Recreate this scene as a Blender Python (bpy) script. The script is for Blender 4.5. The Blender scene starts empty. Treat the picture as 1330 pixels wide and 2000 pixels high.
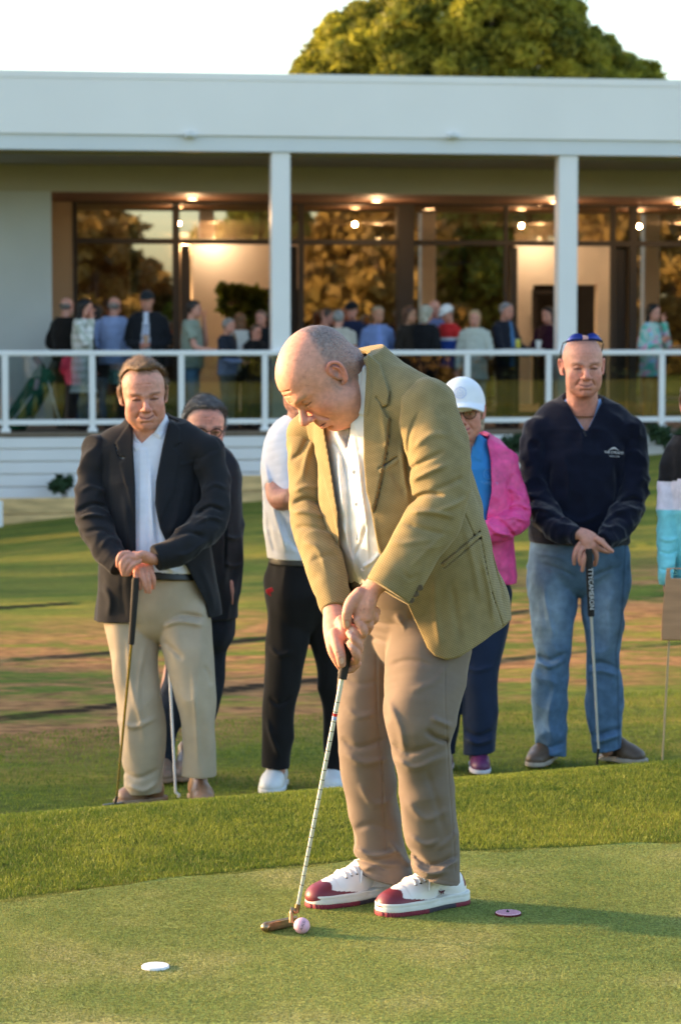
import bpy, math, random, os
import numpy as np
rng = np.random.default_rng(7)
random.seed(7)
# ---------------------------------------------------------------- camera model
FPX = 4900.0; CAMZ = 1.565; TH = math.atan(350.0/FPX)
CT, ST = math.cos(TH), math.sin(TH)
def P(px, py, Y):
    a = (px-665.0)/FPX; b = (1000.0-py)/FPX
    dy = CT+b*ST; t = Y/dy
    return np.array([a*t, Y, CAMZ+t*(-ST+b*CT)])
def proj(p):
    p = np.asarray(p, float)
    x = p[..., 0]; y = p[..., 1]; z = p[..., 2]-CAMZ
    zc = y*CT-z*ST
    return 665+FPX*x/zc, 1000-FPX*(y*ST+z*CT)/zc
def mpp(Y): return Y/FPX
def ground_hit(px, py, z=0.0):
    a = (px-665.0)/FPX; b = (1000.0-py)/FPX
    dz = -ST+b*CT; t = (z-CAMZ)/dz
    return np.array([a*t, (CT+b*ST)*t, z])
# ---------------------------------------------------------------- object helpers
COL = bpy.context.scene.collection
def link(name, me, mats=(), parent=None):
    o = bpy.data.objects.new(name, me); COL.objects.link(o)
    if me is not None:
        for m in (mats if isinstance(mats, (list, tuple)) else [mats]):
            if m is not None: me.materials.append(m)
    if parent is not None: o.parent = parent
    return o
def tag(o, label=None, cat=None, group=None, kind=None):
    if label: o['label'] = label
    if cat: o['category'] = cat
    if group: o['group'] = group
    if kind: o['kind'] = kind
    return o
def empty(name, loc=(0, 0, 0), rz=0.0):
    o = bpy.data.objects.new(name, None); COL.objects.link(o)
    o.location = loc; o.rotation_euler = (0, 0, rz); o.empty_display_size = 0.1
    return o
def npmesh(name, v, faces, cols=None, smooth=True, midx=None):
    """faces: (N,3) or (N,4) int array"""
    v = np.ascontiguousarray(v, dtype=np.float32); faces = np.ascontiguousarray(faces, dtype=np.int32)
    me = bpy.data.meshes.new(name)
    n, k = faces.shape
    me.vertices.add(len(v)); me.vertices.foreach_set('co', v.ravel())
    me.loops.add(n*k); me.loops.foreach_set('vertex_index', faces.ravel())
    me.polygons.add(n)
    me.polygons.foreach_set('loop_start', np.arange(0, n*k, k, dtype=np.int32))
    me.polygons.foreach_set('loop_total', np.full(n, k, dtype=np.int32))
    if smooth: me.polygons.foreach_set('use_smooth', np.ones(n, dtype=bool))
    if midx is not None: me.polygons.foreach_set('material_index', np.asarray(midx, dtype=np.int32))
    me.update(calc_edges=True)
    if cols is not None:
        a = me.color_attributes.new('Col', 'FLOAT_COLOR', 'POINT')
        c = np.ones((len(v), 4), np.float32); c[:, :3] = cols
        a.data.foreach_set('color', c.ravel())
    return me
class MB:
    """collects simple solids into one mesh"""
    def __init__(s): s.v = []; s.f = []; s.sm = []
    def add(s, vs, fs, smooth=False):
        n = len(s.v); s.v += [tuple(map(float, q)) for q in vs]; s.f += [tuple(i+n for i in f) for f in fs]; s.sm += [smooth]*len(fs)
    def box(s, x0, x1, y0, y1, z0, z1, b=0.0):
        if b <= 0:
            vs = [(x, y, z) for x in (x0, x1) for y in (y0, y1) for z in (z0, z1)]
            s.add(vs, [(0, 1, 3, 2), (4, 6, 7, 5), (0, 4, 5, 1), (2, 3, 7, 6), (0, 2, 6, 4), (1, 5, 7, 3)]); return
        # chamfered box
        vs = []; 
        for ix, x in enumerate((x0, x1)):
            for iy, y in enumerate((y0, y1)):
                for iz, z in enumerate((z0, z1)):
                    sx = b if ix == 0 else -b; sy = b if iy == 0 else -b; sz = b if iz == 0 else -b
                    vs += [(x, y+sy, z+sz), (x+sx, y, z+sz), (x+sx, y+sy, z)]
        I = lambda i, j, k, a: ((i*2+j)*2+k)*3+a
        fs = [(I(0,0,0,0),I(0,0,1,0),I(0,1,1,0),I(0,1,0,0)), (I(1,0,0,0),I(1,1,0,0),I(1,1,1,0),I(1,0,1,0)),
              (I(0,0,0,1),I(1,0,0,1),I(1,0,1,1),I(0,0,1,1)), (I(0,1,0,1),I(0,1,1,1),I(1,1,1,1),I(1,1,0,1)),
              (I(0,0,0,2),I(0,1,0,2),I(1,1,0,2),I(1,0,0,2)), (I(0,0,1,2),I(1,0,1,2),I(1,1,1,2),I(0,1,1,2))]
        for i in (0, 1):
            for j in (0, 1): fs.append((I(i,j,0,0),I(i,j,1,0),I(i,j,1,1),I(i,j,0,1)))
        for i in (0, 1):
            for k in (0, 1): fs.append((I(i,0,k,0),I(i,1,k,0),I(i,1,k,2),I(i,0,k,2)))
        for j in (0, 1):
            for k in (0, 1): fs.append((I(0,j,k,1),I(1,j,k,1),I(1,j,k,2),I(0,j,k,2)))
        for i in (0, 1):
            for j in (0, 1):
                for k in (0, 1): fs.append((I(i,j,k,0),I(i,j,k,1),I(i,j,k,2)))
        s.add(vs, fs)
    def rod(s, pts, r, n=12, caps=True, smooth=True):
        pts = [np.array(p, float) for p in pts]; rs = r if isinstance(r, (list, tuple, np.ndarray)) else [r]*len(pts)
        vs = []; fs = []
        t0 = pts[1]-pts[0]; t0 /= np.linalg.norm(t0)
        ref = np.array([0, 0, 1.0]) if abs(t0[2]) < .9 else np.array([1.0, 0, 0])
        for i, p in enumerate(pts):
            a = pts[max(i-1, 0)]; b = pts[min(i+1, len(pts)-1)]; t = (b-a)/np.linalg.norm(b-a)
            u = np.cross(t, ref); u /= np.linalg.norm(u); w = np.cross(t, u); ref = ref
            for k in range(n):
                an = 2*math.pi*k/n; vs.append(p+rs[i]*(math.cos(an)*u+math.sin(an)*w))
        for i in range(len(pts)-1):
            for k in range(n):
                fs.append((i*n+k, i*n+(k+1) % n, (i+1)*n+(k+1) % n, (i+1)*n+k))
        s.add(vs, fs, smooth)
        if caps:
            m = len(pts)-1
            s.add([vs[k] for k in range(n)], [tuple(range(n))]); s.add([vs[m*n+k] for k in range(n)], [tuple(range(n-1, -1, -1))])
    def prism(s, poly, y0, y1):
        """poly in (x,z), extruded along y"""
        n = len(poly)
        vs = [(x, y0, z) for x, z in poly]+[(x, y1, z) for x, z in poly]
        fs = [tuple(range(n)), tuple(range(2*n-1, n-1, -1))]+[(i, n+i, n+(i+1) % n, (i+1) % n) for i in range(n)]
        s.add(vs, fs)
    def xf(s, M):
        M = np.array(M); s.v = [tuple((M @ np.array([*q, 1.0]))[:3]) for q in s.v]; return s
    def build(s, name, mat, parent=None, auto=False):
        me = bpy.data.meshes.new(name); me.from_pydata(s.v, [], s.f); me.update()
        me.polygons.foreach_set('use_smooth', s.sm)
        bpy_fix(me)
        return link(name, me, mat, parent)
def bpy_fix(me):
    import bmesh
    bm = bmesh.new(); bm.from_mesh(me); bmesh.ops.recalc_face_normals(bm, faces=bm.faces); bm.to_mesh(me); bm.free()
# ---------------------------------------------------------------- implicit modelling
def smin(a, b, k):
    if k <= 0: return np.minimum(a, b)
    h = np.clip(.5+.5*(b-a)/k, 0, 1)
    return b+(a-b)*h-k*h*(1-h)
def crom(pts, n):
    """Catmull-Rom resample of rows"""
    pts = np.asarray(pts, float)
    if len(pts) < 3 or n <= 1: return pts
    q = np.vstack([2*pts[0]-pts[1], pts, 2*pts[-1]-pts[-2]]); out = []
    for i in range(1, len(q)-2):
        for t in np.linspace(0, 1, n, endpoint=False):
            a, b, c, d = q[i-1], q[i], q[i+1], q[i+2]
            out.append(.5*((2*b)+(c-a)*t+(2*a-5*b+4*c-d)*t*t+(3*b-a-3*c+d)*t**3))
    out.append(pts[-1]); return np.array(out)
def sdpoly(x, y, poly):
    """signed distance to polygon, negative inside"""
    p = np.asarray(poly, float); n = len(p)
    d = np.full(x.shape, 1e9); s = np.zeros(x.shape, bool)
    for i in range(n):
        a = p[i]; b = p[i-1]; e = b-a; wx = x-a[0]; wy = y-a[1]
        t = np.clip((wx*e[0]+wy*e[1])/(e@e+1e-12), 0, 1)
        d = np.minimum(d, (wx-e[0]*t)**2+(wy-e[1]*t)**2)
        c1 = y >= a[1]; c2 = y < b[1]; c3 = e[0]*wy > e[1]*wx
        s ^= (c1 & c2 & c3) | (~c1 & ~c2 & ~c3)
    d = np.sqrt(d)
    return np.where(s, -d, d)
def dline(x, y, pts):
    """distance to polyline and 0..1 param along"""
    p = np.asarray(pts, float); d = np.full(x.shape, 1e9); tt = np.zeros(x.shape); m = len(p)-1
    for i in range(m):
        a = p[i]; e = p[i+1]-a; wx = x-a[0]; wy = y-a[1]
        t = np.clip((wx*e[0]+wy*e[1])/(e@e+1e-12), 0, 1)
        q = np.sqrt((wx-e[0]*t)**2+(wy-e[1]*t)**2); k = q < d
        d = np.where(k, q, d); tt = np.where(k, (i+t)/m, tt)
    return d, tt
def sstep(a, b, x):
    t = np.clip((x-a)/(b-a), 0, 1); return t*t*(3-2*t)
def vnoise(p, s, seed=0):
    """cheap smooth value noise at points p (N,3), scale s (m)"""
    q = p/s; i = np.floor(q).astype(np.int64); f = q-i; f = f*f*(3-2*f)
    def h(a, b, c):
        n = (a*374761393+b*668265263+c*2147483647+seed*1274126177) & 0x7fffffff
        n = ((n ^ (n >> 13))*1274126177) & 0x7fffffff
        return ((n ^ (n >> 16)) & 0xffff)/65535.0
    r = 0
    for dx in (0, 1):
        for dy in (0, 1):
            for dz in (0, 1):
                w = (f[:, 0] if dx else 1-f[:, 0])*(f[:, 1] if dy else 1-f[:, 1])*(f[:, 2] if dz else 1-f[:, 2])
                r = r+w*h(i[:, 0]+dx, i[:, 1]+dy, i[:, 2]+dz)
    return r*2-1
def nrm(v): v = np.asarray(v, float); return v/np.linalg.norm(v)
WG = 1.0; FG = 1.0; FW = 1.0
class S:
    def __init__(s, lo, hi, h):
        s.lo = np.asarray(lo, float)-2*h; s.h = h
        s.n = np.maximum(np.ceil((np.asarray(hi)-s.lo+2*h)/h).astype(int)+1, 3)
        s.f = np.full(s.n, 1.0, np.float32)
        s.ax = [(s.lo[i]+h*np.arange(s.n[i])).astype(np.float32) for i in range(3)]
    def copy(s):
        o = S.__new__(S); o.lo = s.lo; o.h = s.h; o.n = s.n; o.ax = s.ax; o.f = s.f.copy(); return o
    def sub(s, lo, hi):
        i0 = np.clip(np.floor((np.asarray(lo)-s.lo)/s.h).astype(int), 0, s.n); i1 = np.clip(np.ceil((np.asarray(hi)-s.lo)/s.h).astype(int)+1, 0, s.n)
        sl = tuple(slice(a, b) for a, b in zip(i0, i1))
        if any(b <= a for a, b in zip(i0, i1)): return None, None
        return sl, (s.ax[0][sl[0]][:, None, None], s.ax[1][sl[1]][None, :, None], s.ax[2][sl[2]][None, None, :])
    def put(s, sl, d, k, op):
        f = s.f[sl]
        if op == 'u': s.f[sl] = smin(f, d, k)
        elif op == 's': s.f[sl] = -smin(-f, d, k)
        elif op == 'i': s.f[sl] = -smin(-f, -d, k)
    def tube(s, pts, rx, ry=None, side=(1, 0, 0), k=.01, op='u', n=5, flat=False):
        pts = np.asarray(pts, float); m = len(pts)
        rx = np.broadcast_to(np.asarray(rx, float), (m,)); ry = rx if ry is None else np.broadcast_to(np.asarray(ry, float), (m,))
        sd = np.broadcast_to(np.asarray(side, float), (m, 3))
        A = crom(np.hstack([pts, rx[:, None], ry[:, None], sd]), n) if m > 2 else np.hstack([pts, rx[:, None], ry[:, None], sd])
        A[:, 3:5] = np.maximum(A[:, 3:5], 1e-3)
        R = A[:, 3:5].max(); mg = R+k+3*s.h
        sl, X = s.sub(A[:, :3].min(0)-mg, A[:, :3].max(0)+mg)
        if sl is None: return s
        shp = tuple(len(a.ravel()) for a in X); D = np.full(shp, 1.0, np.float32)
        base = [q.start for q in sl]
        for i in range(len(A)-1):
            a = A[i]; b = A[i+1]; r = max(a[3], a[4], b[3], b[4])+k+3*s.h
            s2, Y = s.sub(np.minimum(a[:3], b[:3])-r, np.maximum(a[:3], b[:3])+r)
            if s2 is None: continue
            loc = tuple(slice(q.start-o, q.stop-o) for q, o in zip(s2, base))
            T = b[:3]-a[:3]; L = np.linalg.norm(T)
            if L < 1e-9: continue
            T = T/L; S1 = a[5:8]-T*(a[5:8]@T); S1 = nrm(S1) if np.linalg.norm(S1) > 1e-6 else nrm(np.cross(T, [0.3, 1, 0.2])); N = np.cross(T, S1)
            x = Y[0]-a[0]; y = Y[1]-a[1]; z = Y[2]-a[2]
            w = x*T[0]+y*T[1]+z*T[2]; t = np.clip(w/L, 0, 1)
            if flat and i == 0: w0 = np.where(w < 0, 0, w)
            w = w-t*L
            u = x*S1[0]+y*S1[1]+z*S1[2]; v = x*N[0]+y*N[1]+z*N[2]
            qx = a[3]+(b[3]-a[3])*t; qy = a[4]+(b[4]-a[4])*t; qm = np.minimum(qx, qy)
            q = np.sqrt(u*u+v*v+w*w); e = np.maximum(np.sqrt((u/qx)**2+(v/qy)**2+(w/qm)**2), 1e-3)
            d = np.where(e < .05, -qm, q*(1-1/e)) if True else 0
            D[loc] = np.minimum(D[loc], d)
        s.put(sl, D, k, op); return s
    def cap(s, a, b, ra, rb=None, k=.01, op='u'):
        return s.tube([a, b], [ra, ra if rb is None else rb], k=k, op=op, n=1)
    def ell(s, c, r, R=None, k=.01, op='u'):
        c = np.asarray(c, float); r = np.broadcast_to(np.asarray(r, float), (3,)); mg = r.max()+k+3*s.h
        sl, X = s.sub(c-mg, c+mg)
        if sl is None: return s
        x = X[0]-c[0]; y = X[1]-c[1]; z = X[2]-c[2]
        if R is not None:
            R = np.asarray(R, float); x, y, z = [x*R[i, 0]+y*R[i, 1]+z*R[i, 2] for i in range(3)]
        q = np.sqrt(x*x+y*y+z*z); e = np.sqrt((x/r[0])**2+(y/r[1])**2+(z/r[2])**2)
        d = np.where(e < .05, -r.min(), q*(1-1/np.maximum(e, 1e-3)))
        s.put(sl, d.astype(np.float32), k, op); return s
    def box(s, c, r, R=None, rd=.003, k=.004, op='u'):
        c = np.asarray(c, float); r = np.asarray(r, float); mg = np.linalg.norm(r)+k+3*s.h
        sl, X = s.sub(c-mg, c+mg)
        if sl is None: return s
        x = X[0]-c[0]; y = X[1]-c[1]; z = X[2]-c[2]
        if R is not None:
            R = np.asarray(R, float); x, y, z = [x*R[i, 0]+y*R[i, 1]+z*R[i, 2] for i in range(3)]
        qx, qy, qz = np.abs(x)-r[0]+rd, np.abs(y)-r[1]+rd, np.abs(z)-r[2]+rd
        d = np.sqrt(np.maximum(qx, 0)**2+np.maximum(qy, 0)**2+np.maximum(qz, 0)**2)+np.minimum(np.maximum(np.maximum(qx, qy), qz), 0)-rd
        s.put(sl, d.astype(np.float32), k, op); return s
    def plane(s, p, n, k=0.0):
        """keep the side n points away from (remove where (x-p).n > 0)"""
        n = nrm(n); d = (s.ax[0][:, None, None]-p[0])*n[0]+(s.ax[1][None, :, None]-p[1])*n[1]+(s.ax[2][None, None, :]-p[2])*n[2]
        s.f = -smin(-s.f, -d.astype(np.float32), k) if k > 0 else np.maximum(s.f, d.astype(np.float32)); return s
    def shell(s, t): s.f = np.maximum(s.f, -(s.f+t)); return s
    def union(s, o, k=.01): s.f = smin(s.f, o.f, k).astype(np.float32); return s
    def minus(s, o, k=.0): s.f = -smin(-s.f, o.f, k) if k > 0 else np.maximum(s.f, -o.f); return s
    def near(s, fn, band=.03, lo=None, hi=None):
        """fn(points, px, py) -> delta added to the field close to the surface"""
        if lo is None: sl = tuple(slice(0, n) for n in s.n)
        else:
            sl, _ = s.sub(lo, hi)
            if sl is None: return s
        F = s.f[sl]; ix = np.nonzero(np.abs(F) < band)
        if len(ix[0]) == 0: return s
        pts = np.stack([s.ax[i][sl[i]][ix[i]] for i in range(3)], 1).astype(float)
        px, py = proj(pts); F[ix] = F[ix]+fn(pts, px, py); s.f[sl] = F; return s
    def cutpoly(s, poly, Y, y0=-1e9, y1=1e9, keep=False, k=0.0):
        """cut with a picture-outline prism, only between depths y0..y1"""
        p = np.asarray(poly, float); sc = Y/FPX
        ymask = (s.ax[1] >= y0) & (s.ax[1] <= y1); iy = np.nonzero(ymask)[0]
        if len(iy) == 0: return s
        j0, j1 = iy[0], iy[-1]+1
        Xs = s.ax[0][:, None, None]; Ys = s.ax[1][None, j0:j1, None]; Zs = s.ax[2][None, None, :]-CAMZ
        zc = Ys*CT-Zs*ST; px = 665+FPX*Xs/zc; py = 1000-FPX*(Ys*ST+Zs*CT)/zc+0*Xs
        F = s.f[:, j0:j1, :]
        if keep: m = F < .05
        else:
            m = (px > p[:, 0].min()-30) & (px < p[:, 0].max()+30) & (py > p[:, 1].min()-30) & (py < p[:, 1].max()+30) & (F < .05)
        ix = np.nonzero(m)
        d = sdpoly(px[ix], py[ix], p)*sc
        F[ix] = np.maximum(F[ix], d) if keep else np.maximum(F[ix], -d)
        s.f[:, j0:j1, :] = F; return s
    # surface sculpting with picture-plane polylines/polygons (front half only through y1)
    def fold(s, pts, w, amp, y0=-1e9, y1=1e9, taper=True, Y=None):
        """amp>0 raises a ridge, <0 presses a groove; w px half width"""
        pts = np.asarray(pts, float); lo = None; w = w*(FW if w > 3 else 1)
        if len(pts) > 2: pts = crom(pts, 4)
        def fn(q, px, py):
            m = (px > pts[:, 0].min()-3*w) & (px < pts[:, 0].max()+3*w) & (py > pts[:, 1].min()-3*w) & (py < pts[:, 1].max()+3*w) & (q[:, 1] > y0) & (q[:, 1] < y1)
            out = np.zeros(len(q)); i = np.nonzero(m)[0]
            if len(i) == 0: return out
            d, t = dline(px[i], py[i], pts); g = np.exp(-(d/w)**2)
            if taper: g = g*np.clip(np.sin(np.pi*np.clip(t, 0, 1))*1.6, 0.0, 1)
            out[i] = -amp*FG*g; return out
        Yc = Y if Y else (s.ax[1][0]+s.ax[1][-1])/2; sc = Yc/FPX
        a = P(pts[:, 0].min()-3*w, pts[:, 1].max()+3*w, Yc); b = P(pts[:, 0].max()+3*w, pts[:, 1].min()-3*w, Yc)
        lo = np.minimum(a, b)-.04; hi = np.maximum(a, b)+.04; lo[1] = max(y0, s.ax[1][0]); hi[1] = min(y1, s.ax[1][-1])
        return s.near(fn, lo=lo, hi=hi)
    def relief(s, poly, amp, e=1.0, y0=-1e9, y1=1e9, Y=None):
        p = np.asarray(poly, float)
        def fn(q, px, py):
            m = (px > p[:, 0].min()-4) & (px < p[:, 0].max()+4) & (py > p[:, 1].min()-4) & (py < p[:, 1].max()+4) & (q[:, 1] > y0) & (q[:, 1] < y1)
            out = np.zeros(len(q)); i = np.nonzero(m)[0]
            if len(i): out[i] = -amp*sstep(e, -e, sdpoly(px[i], py[i], p))
            return out
        Yc = Y if Y else (s.ax[1][0]+s.ax[1][-1])/2
        a = P(p[:, 0].min()-4, p[:, 1].max()+4, Yc); b = P(p[:, 0].max()+4, p[:, 1].min()-4, Yc)
        lo = np.minimum(a, b)-.04; hi = np.maximum(a, b)+.04; lo[1] = max(y0, s.ax[1][0]); hi[1] = min(y1, s.ax[1][-1])
        return s.near(fn, lo=lo, hi=hi)
    def wrinkle(s, amp, sc, seed=0, band=.03, dirv=None, stretch=1.0):
        """soft random cloth relief; dirv: direction along which it is stretched"""
        def fn(q, px, py):
            p = q
            if dirv is not None:
                d = nrm(dirv); p = q-np.outer(q@d, d)*(1-1/stretch)
            v = vnoise(p, sc, seed); v2 = vnoise(p, sc*.5, seed+5)
            return WG*amp*((np.abs(v)*2-1)*.6+v2*.35)
        return s.near(fn, band)
    def mesh(s, smooth=1):
        f = s.f; n = f >= 0; nx, ny, nz = f.shape
        c = np.zeros((nx-1, ny-1, nz-1), np.uint8)
        for dx in (0, 1):
            for dy in (0, 1):
                for dz in (0, 1): c += n[dx:nx-1+dx, dy:ny-1+dy, dz:nz-1+dz]
        act = np.nonzero((c > 0) & (c < 8)); N = len(act[0])
        if N == 0: return np.zeros((0, 3)), np.zeros((0, 4), int)
        idx = np.full(c.shape, -1, np.int32); idx[act] = np.arange(N)
        cor = [(a, b, d) for a in (0, 1) for b in (0, 1) for d in (0, 1)]
        val = np.stack([f[act[0]+a, act[1]+b, act[2]+d] for a, b, d in cor], 1)
        cp = np.array(cor, np.float32); acc = np.zeros((N, 3)); cnt = np.zeros(N)
        for i in range(8):
            for j in range(i+1, 8):
                if np.abs(cp[i]-cp[j]).sum() != 1: continue
                m = (val[:, i] < 0) != (val[:, j] < 0)
                t = val[m, i]/(val[m, i]-val[m, j])
                acc[m] += cp[i]+(cp[j]-cp[i])*t[:, None]; cnt[m] += 1
        v = s.lo+s.h*(np.stack(act, 1)+acc/cnt[:, None])
        quads = []
        for ax in range(3):
            o = [k for k in range(3) if k != ax]
            a = [slice(0, q) for q in f.shape]; b = [slice(0, q) for q in f.shape]
            a[ax] = slice(0, f.shape[ax]-1); b[ax] = slice(1, f.shape[ax])
            for k in o: a[k] = slice(1, f.shape[k]-1); b[k] = slice(1, f.shape[k]-1)
            na = n[tuple(a)]; nb = n[tuple(b)]; e = np.nonzero(na != nb)
            if len(e[0]) == 0: continue
            I = [None]*3; I[ax] = e[ax]
            for k in o: I[k] = e[k]+1
            def g(d0, d1):
                J = [I[0], I[1], I[2]]; J[o[0]] = J[o[0]]-d0; J[o[1]] = J[o[1]]-d1
                return idx[J[0], J[1], J[2]]
            q = np.stack([g(1, 1), g(0, 1), g(0, 0), g(1, 0)], 1)
            flip = na[e] if ax != 1 else ~na[e]
            q[flip] = q[flip][:, ::-1]; quads.append(q)
        q = np.vstack(quads); q = q[(q >= 0).all(1)]
        for _ in range(smooth):
            S_ = np.zeros_like(v); C_ = np.zeros(len(v))
            for a, b in ((0, 1), (1, 2), (2, 3), (3, 0)):
                for ax in range(3):
                    S_[:, ax] += np.bincount(q[:, a], v[q[:, b], ax], len(v))+np.bincount(q[:, b], v[q[:, a], ax], len(v))
                C_ += np.bincount(q[:, a], minlength=len(v))+np.bincount(q[:, b], minlength=len(v))
            v = v*.5+.5*S_/np.maximum(C_, 1)[:, None]
        return v, q
def bounds(pts, mg):
    pts = np.asarray(pts, float); return pts.min(0)-mg, pts.max(0)+mg
# ---------------------------------------------------------------- materials
def newmat(name):
    m = bpy.data.materials.new(name); m.use_nodes = True; nt = m.node_tree
    b = nt.nodes['Principled BSDF']; return m, nt, b
def N(nt, t, **kw):
    n = nt.nodes.new(t)
    for k, v in kw.items():
        if k.startswith('i_'): n.inputs[k[2:].replace('_', ' ')].default_value = v
        else: setattr(n, k, v)
    return n
def rgb(r, g, b): return (r, g, b, 1)
def srgb(r, g, b):
    f = lambda c: (c/255/12.92 if c/255 <= .04045 else ((c/255+.055)/1.055)**2.4)
    return (f(r), f(g), f(b))
def surf(name, col=None, rough=.7, spec=.3, attr=False, var=.12, vscale=8.0, bump=.0, bscale=60.0, bdist=.004, metal=0.0,
         sheen=0.0, sss=0.0, streak=None, coord='Object', trans=0, alpha=1, coat=0):
    """general purpose surface: colour (or vertex paint), soft mottling, fine bump"""
    m, nt, b = newmat(name); L = nt.links
    tc = N(nt, 'ShaderNodeTexCoord')
    vec = tc.outputs[coord]
    if streak:
        mp = N(nt, 'ShaderNodeMapping'); mp.inputs['Scale'].default_value = streak; L.new(vec, mp.inputs[0]); vec = mp.outputs[0]
    if attr: c = N(nt, 'ShaderNodeVertexColor', layer_name='Col').outputs['Color']
    else: c = N(nt, 'ShaderNodeRGB'); c.outputs[0].default_value = rgb(*col); c = c.outputs[0]
    if var > 0:
        n = N(nt, 'ShaderNodeTexNoise'); n.inputs['Scale'].default_value = vscale; n.inputs['Detail'].default_value = 5; L.new(vec, n.inputs['Vector'])
        r = N(nt, 'ShaderNodeMapRange'); r.inputs[1].default_value = .3; r.inputs[2].default_value = .7; r.inputs[3].default_value = 1-var; r.inputs[4].default_value = 1+var
        L.new(n.outputs[0], r.inputs[0])
        x = N(nt, 'ShaderNodeVectorMath', operation='SCALE'); L.new(c, x.inputs[0]); L.new(r.outputs[0], x.inputs['Scale']); c = x.outputs[0]
    L.new(c, b.inputs['Base Color'])
    b.inputs['Roughness'].default_value = rough; b.inputs['Specular IOR Level'].default_value = spec; b.inputs['Metallic'].default_value = metal
    if sheen: b.inputs['Sheen Weight'].default_value = sheen; b.inputs['Sheen Roughness'].default_value = .4
    if coat: b.inputs['Coat Weight'].default_value = coat; b.inputs['Coat Roughness'].default_value = .1
    if sss:
        b.inputs['Subsurface Weight'].default_value = sss; b.inputs['Subsurface Radius'].default_value = (1.0, .35, .15); b.inputs['Subsurface Scale'].default_value = .008
    if trans: b.inputs['Transmission Weight'].default_value = trans
    if bump > 0:
        n = N(nt, 'ShaderNodeTexNoise'); n.inputs['Scale'].default_value = bscale; n.inputs['Detail'].default_value = 4; L.new(vec, n.inputs['Vector'])
        bp = N(nt, 'ShaderNodeBump'); bp.inputs['Strength'].default_value = bump; bp.inputs['Distance'].default_value = bdist
        L.new(n.outputs[0], bp.inputs['Height']); L.new(bp.outputs[0], b.inputs['Normal'])
    return m
def emit(name, col, s):
    m, nt, b = newmat(name); b.inputs['Base Color'].default_value = rgb(*col); b.inputs['Emission Color'].default_value = rgb(*col); b.inputs['Emission Strength'].default_value = s; return m
M = {}
M['skin'] = surf('skin', attr=True, rough=.56, spec=.35, var=.13, vscale=70, bump=.5, bscale=240, bdist=.0015, sss=.07)
M['cloth'] = surf('woven_cloth', attr=True, rough=.85, spec=.15, var=.07, vscale=14, bump=.3, bscale=420, bdist=.0015, sheen=.15)
M['wool'] = surf('knitted_wool', attr=True, rough=.95, spec=.1, var=.12, vscale=30, bump=.5, bscale=260, bdist=.003, sheen=.3)
M['denim'] = surf('denim', attr=True, rough=.85, spec=.15, var=.2, vscale=26, bump=.4, bscale=380, bdist=.0018)
M['nylon'] = surf('crinkled_nylon', attr=True, rough=.5, spec=.4, var=.08, vscale=10, bump=.5, bscale=30, bdist=.012)
M['hair'] = surf('hair', attr=True, rough=.5, spec=.4, var=.35, vscale=40, bump=1.0, bscale=60, bdist=.006, streak=(4, 4, .8))
M['leather'] = surf('shoe_leather', attr=True, rough=.42, spec=.45, var=.05, vscale=20, bump=.15, bscale=150, bdist=.001)
M['rubber'] = surf('shoe_sole', attr=True, rough=.6, spec=.3, var=.06, vscale=30)
M['grip'] = surf('grip_rubber', (.022, .02, .019), rough=.7, var=.2, vscale=200, bump=.6, bscale=600, bdist=.001)
M['chrome'] = surf('chrome_steel', (.8, .8, .82), rough=.28, metal=.55, var=0)
M['whitesteel'] = surf('white_painted_shaft', (.75, .76, .8), rough=.3, var=0)
M['goldshaft'] = surf('brass_coloured_shaft', (.5, .38, .16), rough=.25, metal=.9, var=0)
M['bronze'] = surf('bronze_head', (.34, .23, .14), rough=.34, metal=.9, var=.25, vscale=60, bump=.2, bscale=150, bdist=.001)
M['blacksteel'] = surf('black_steel', (.03, .03, .033), rough=.3, metal=.5, var=0)
M['white_paint'] = surf('white_painted_metal', (.84, .81, .79), rough=.4, var=.02, vscale=2)
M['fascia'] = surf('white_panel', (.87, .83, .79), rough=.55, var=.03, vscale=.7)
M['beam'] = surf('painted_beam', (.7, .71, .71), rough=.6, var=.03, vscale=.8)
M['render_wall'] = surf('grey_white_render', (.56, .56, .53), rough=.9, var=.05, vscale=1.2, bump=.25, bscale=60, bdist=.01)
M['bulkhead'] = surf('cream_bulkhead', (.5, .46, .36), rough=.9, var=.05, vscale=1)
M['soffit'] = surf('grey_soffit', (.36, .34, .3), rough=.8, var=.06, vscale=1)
M['timber_ceiling'] = surf('dark_timber_ceiling', (.12, .06, .035), rough=.6, var=.25, vscale=3, streak=(1, 12, 1))
M['brown_panel'] = surf('brown_panel', (.3, .24, .17), rough=.8, var=.06, vscale=1)
M['frame'] = surf('dark_aluminium_frame', (.035, .033, .032), rough=.7, var=0, spec=.2)
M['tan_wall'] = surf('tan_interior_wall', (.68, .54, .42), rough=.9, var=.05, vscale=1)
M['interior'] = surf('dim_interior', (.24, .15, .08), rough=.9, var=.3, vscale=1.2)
M['int_dark'] = surf('dark_joinery', (.03, .02, .015), rough=.6, var=.2, vscale=2)
M['deckwood'] = surf('deck_boards', (.2, .15, .11), rough=.8, var=.2, vscale=3, streak=(1, 14, 1), bump=.3, bscale=20, bdist=.01)
M['board'] = surf('white_weatherboard', (.77, .74, .73), rough=.6, var=.04, vscale=1.2)
M['sleeper'] = surf('timber_sleeper', (.68, .44, .20), rough=.9, var=.3, vscale=3, streak=(1, 1, 5), bump=.6, bscale=14, bdist=.02)
M['bark'] = surf('bark', (.11, .08, .06), rough=.95, var=.4, vscale=5, bump=1, bscale=12, bdist=.05)
M['plastic_white'] = surf('white_plastic', (.8, .8, .8), rough=.4, var=.02)
M['bag_green'] = surf('green_golf_bag', (.02, .13, .07), rough=.6, var=.35, vscale=6, bump=.6, bscale=12, bdist=.02)
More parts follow.
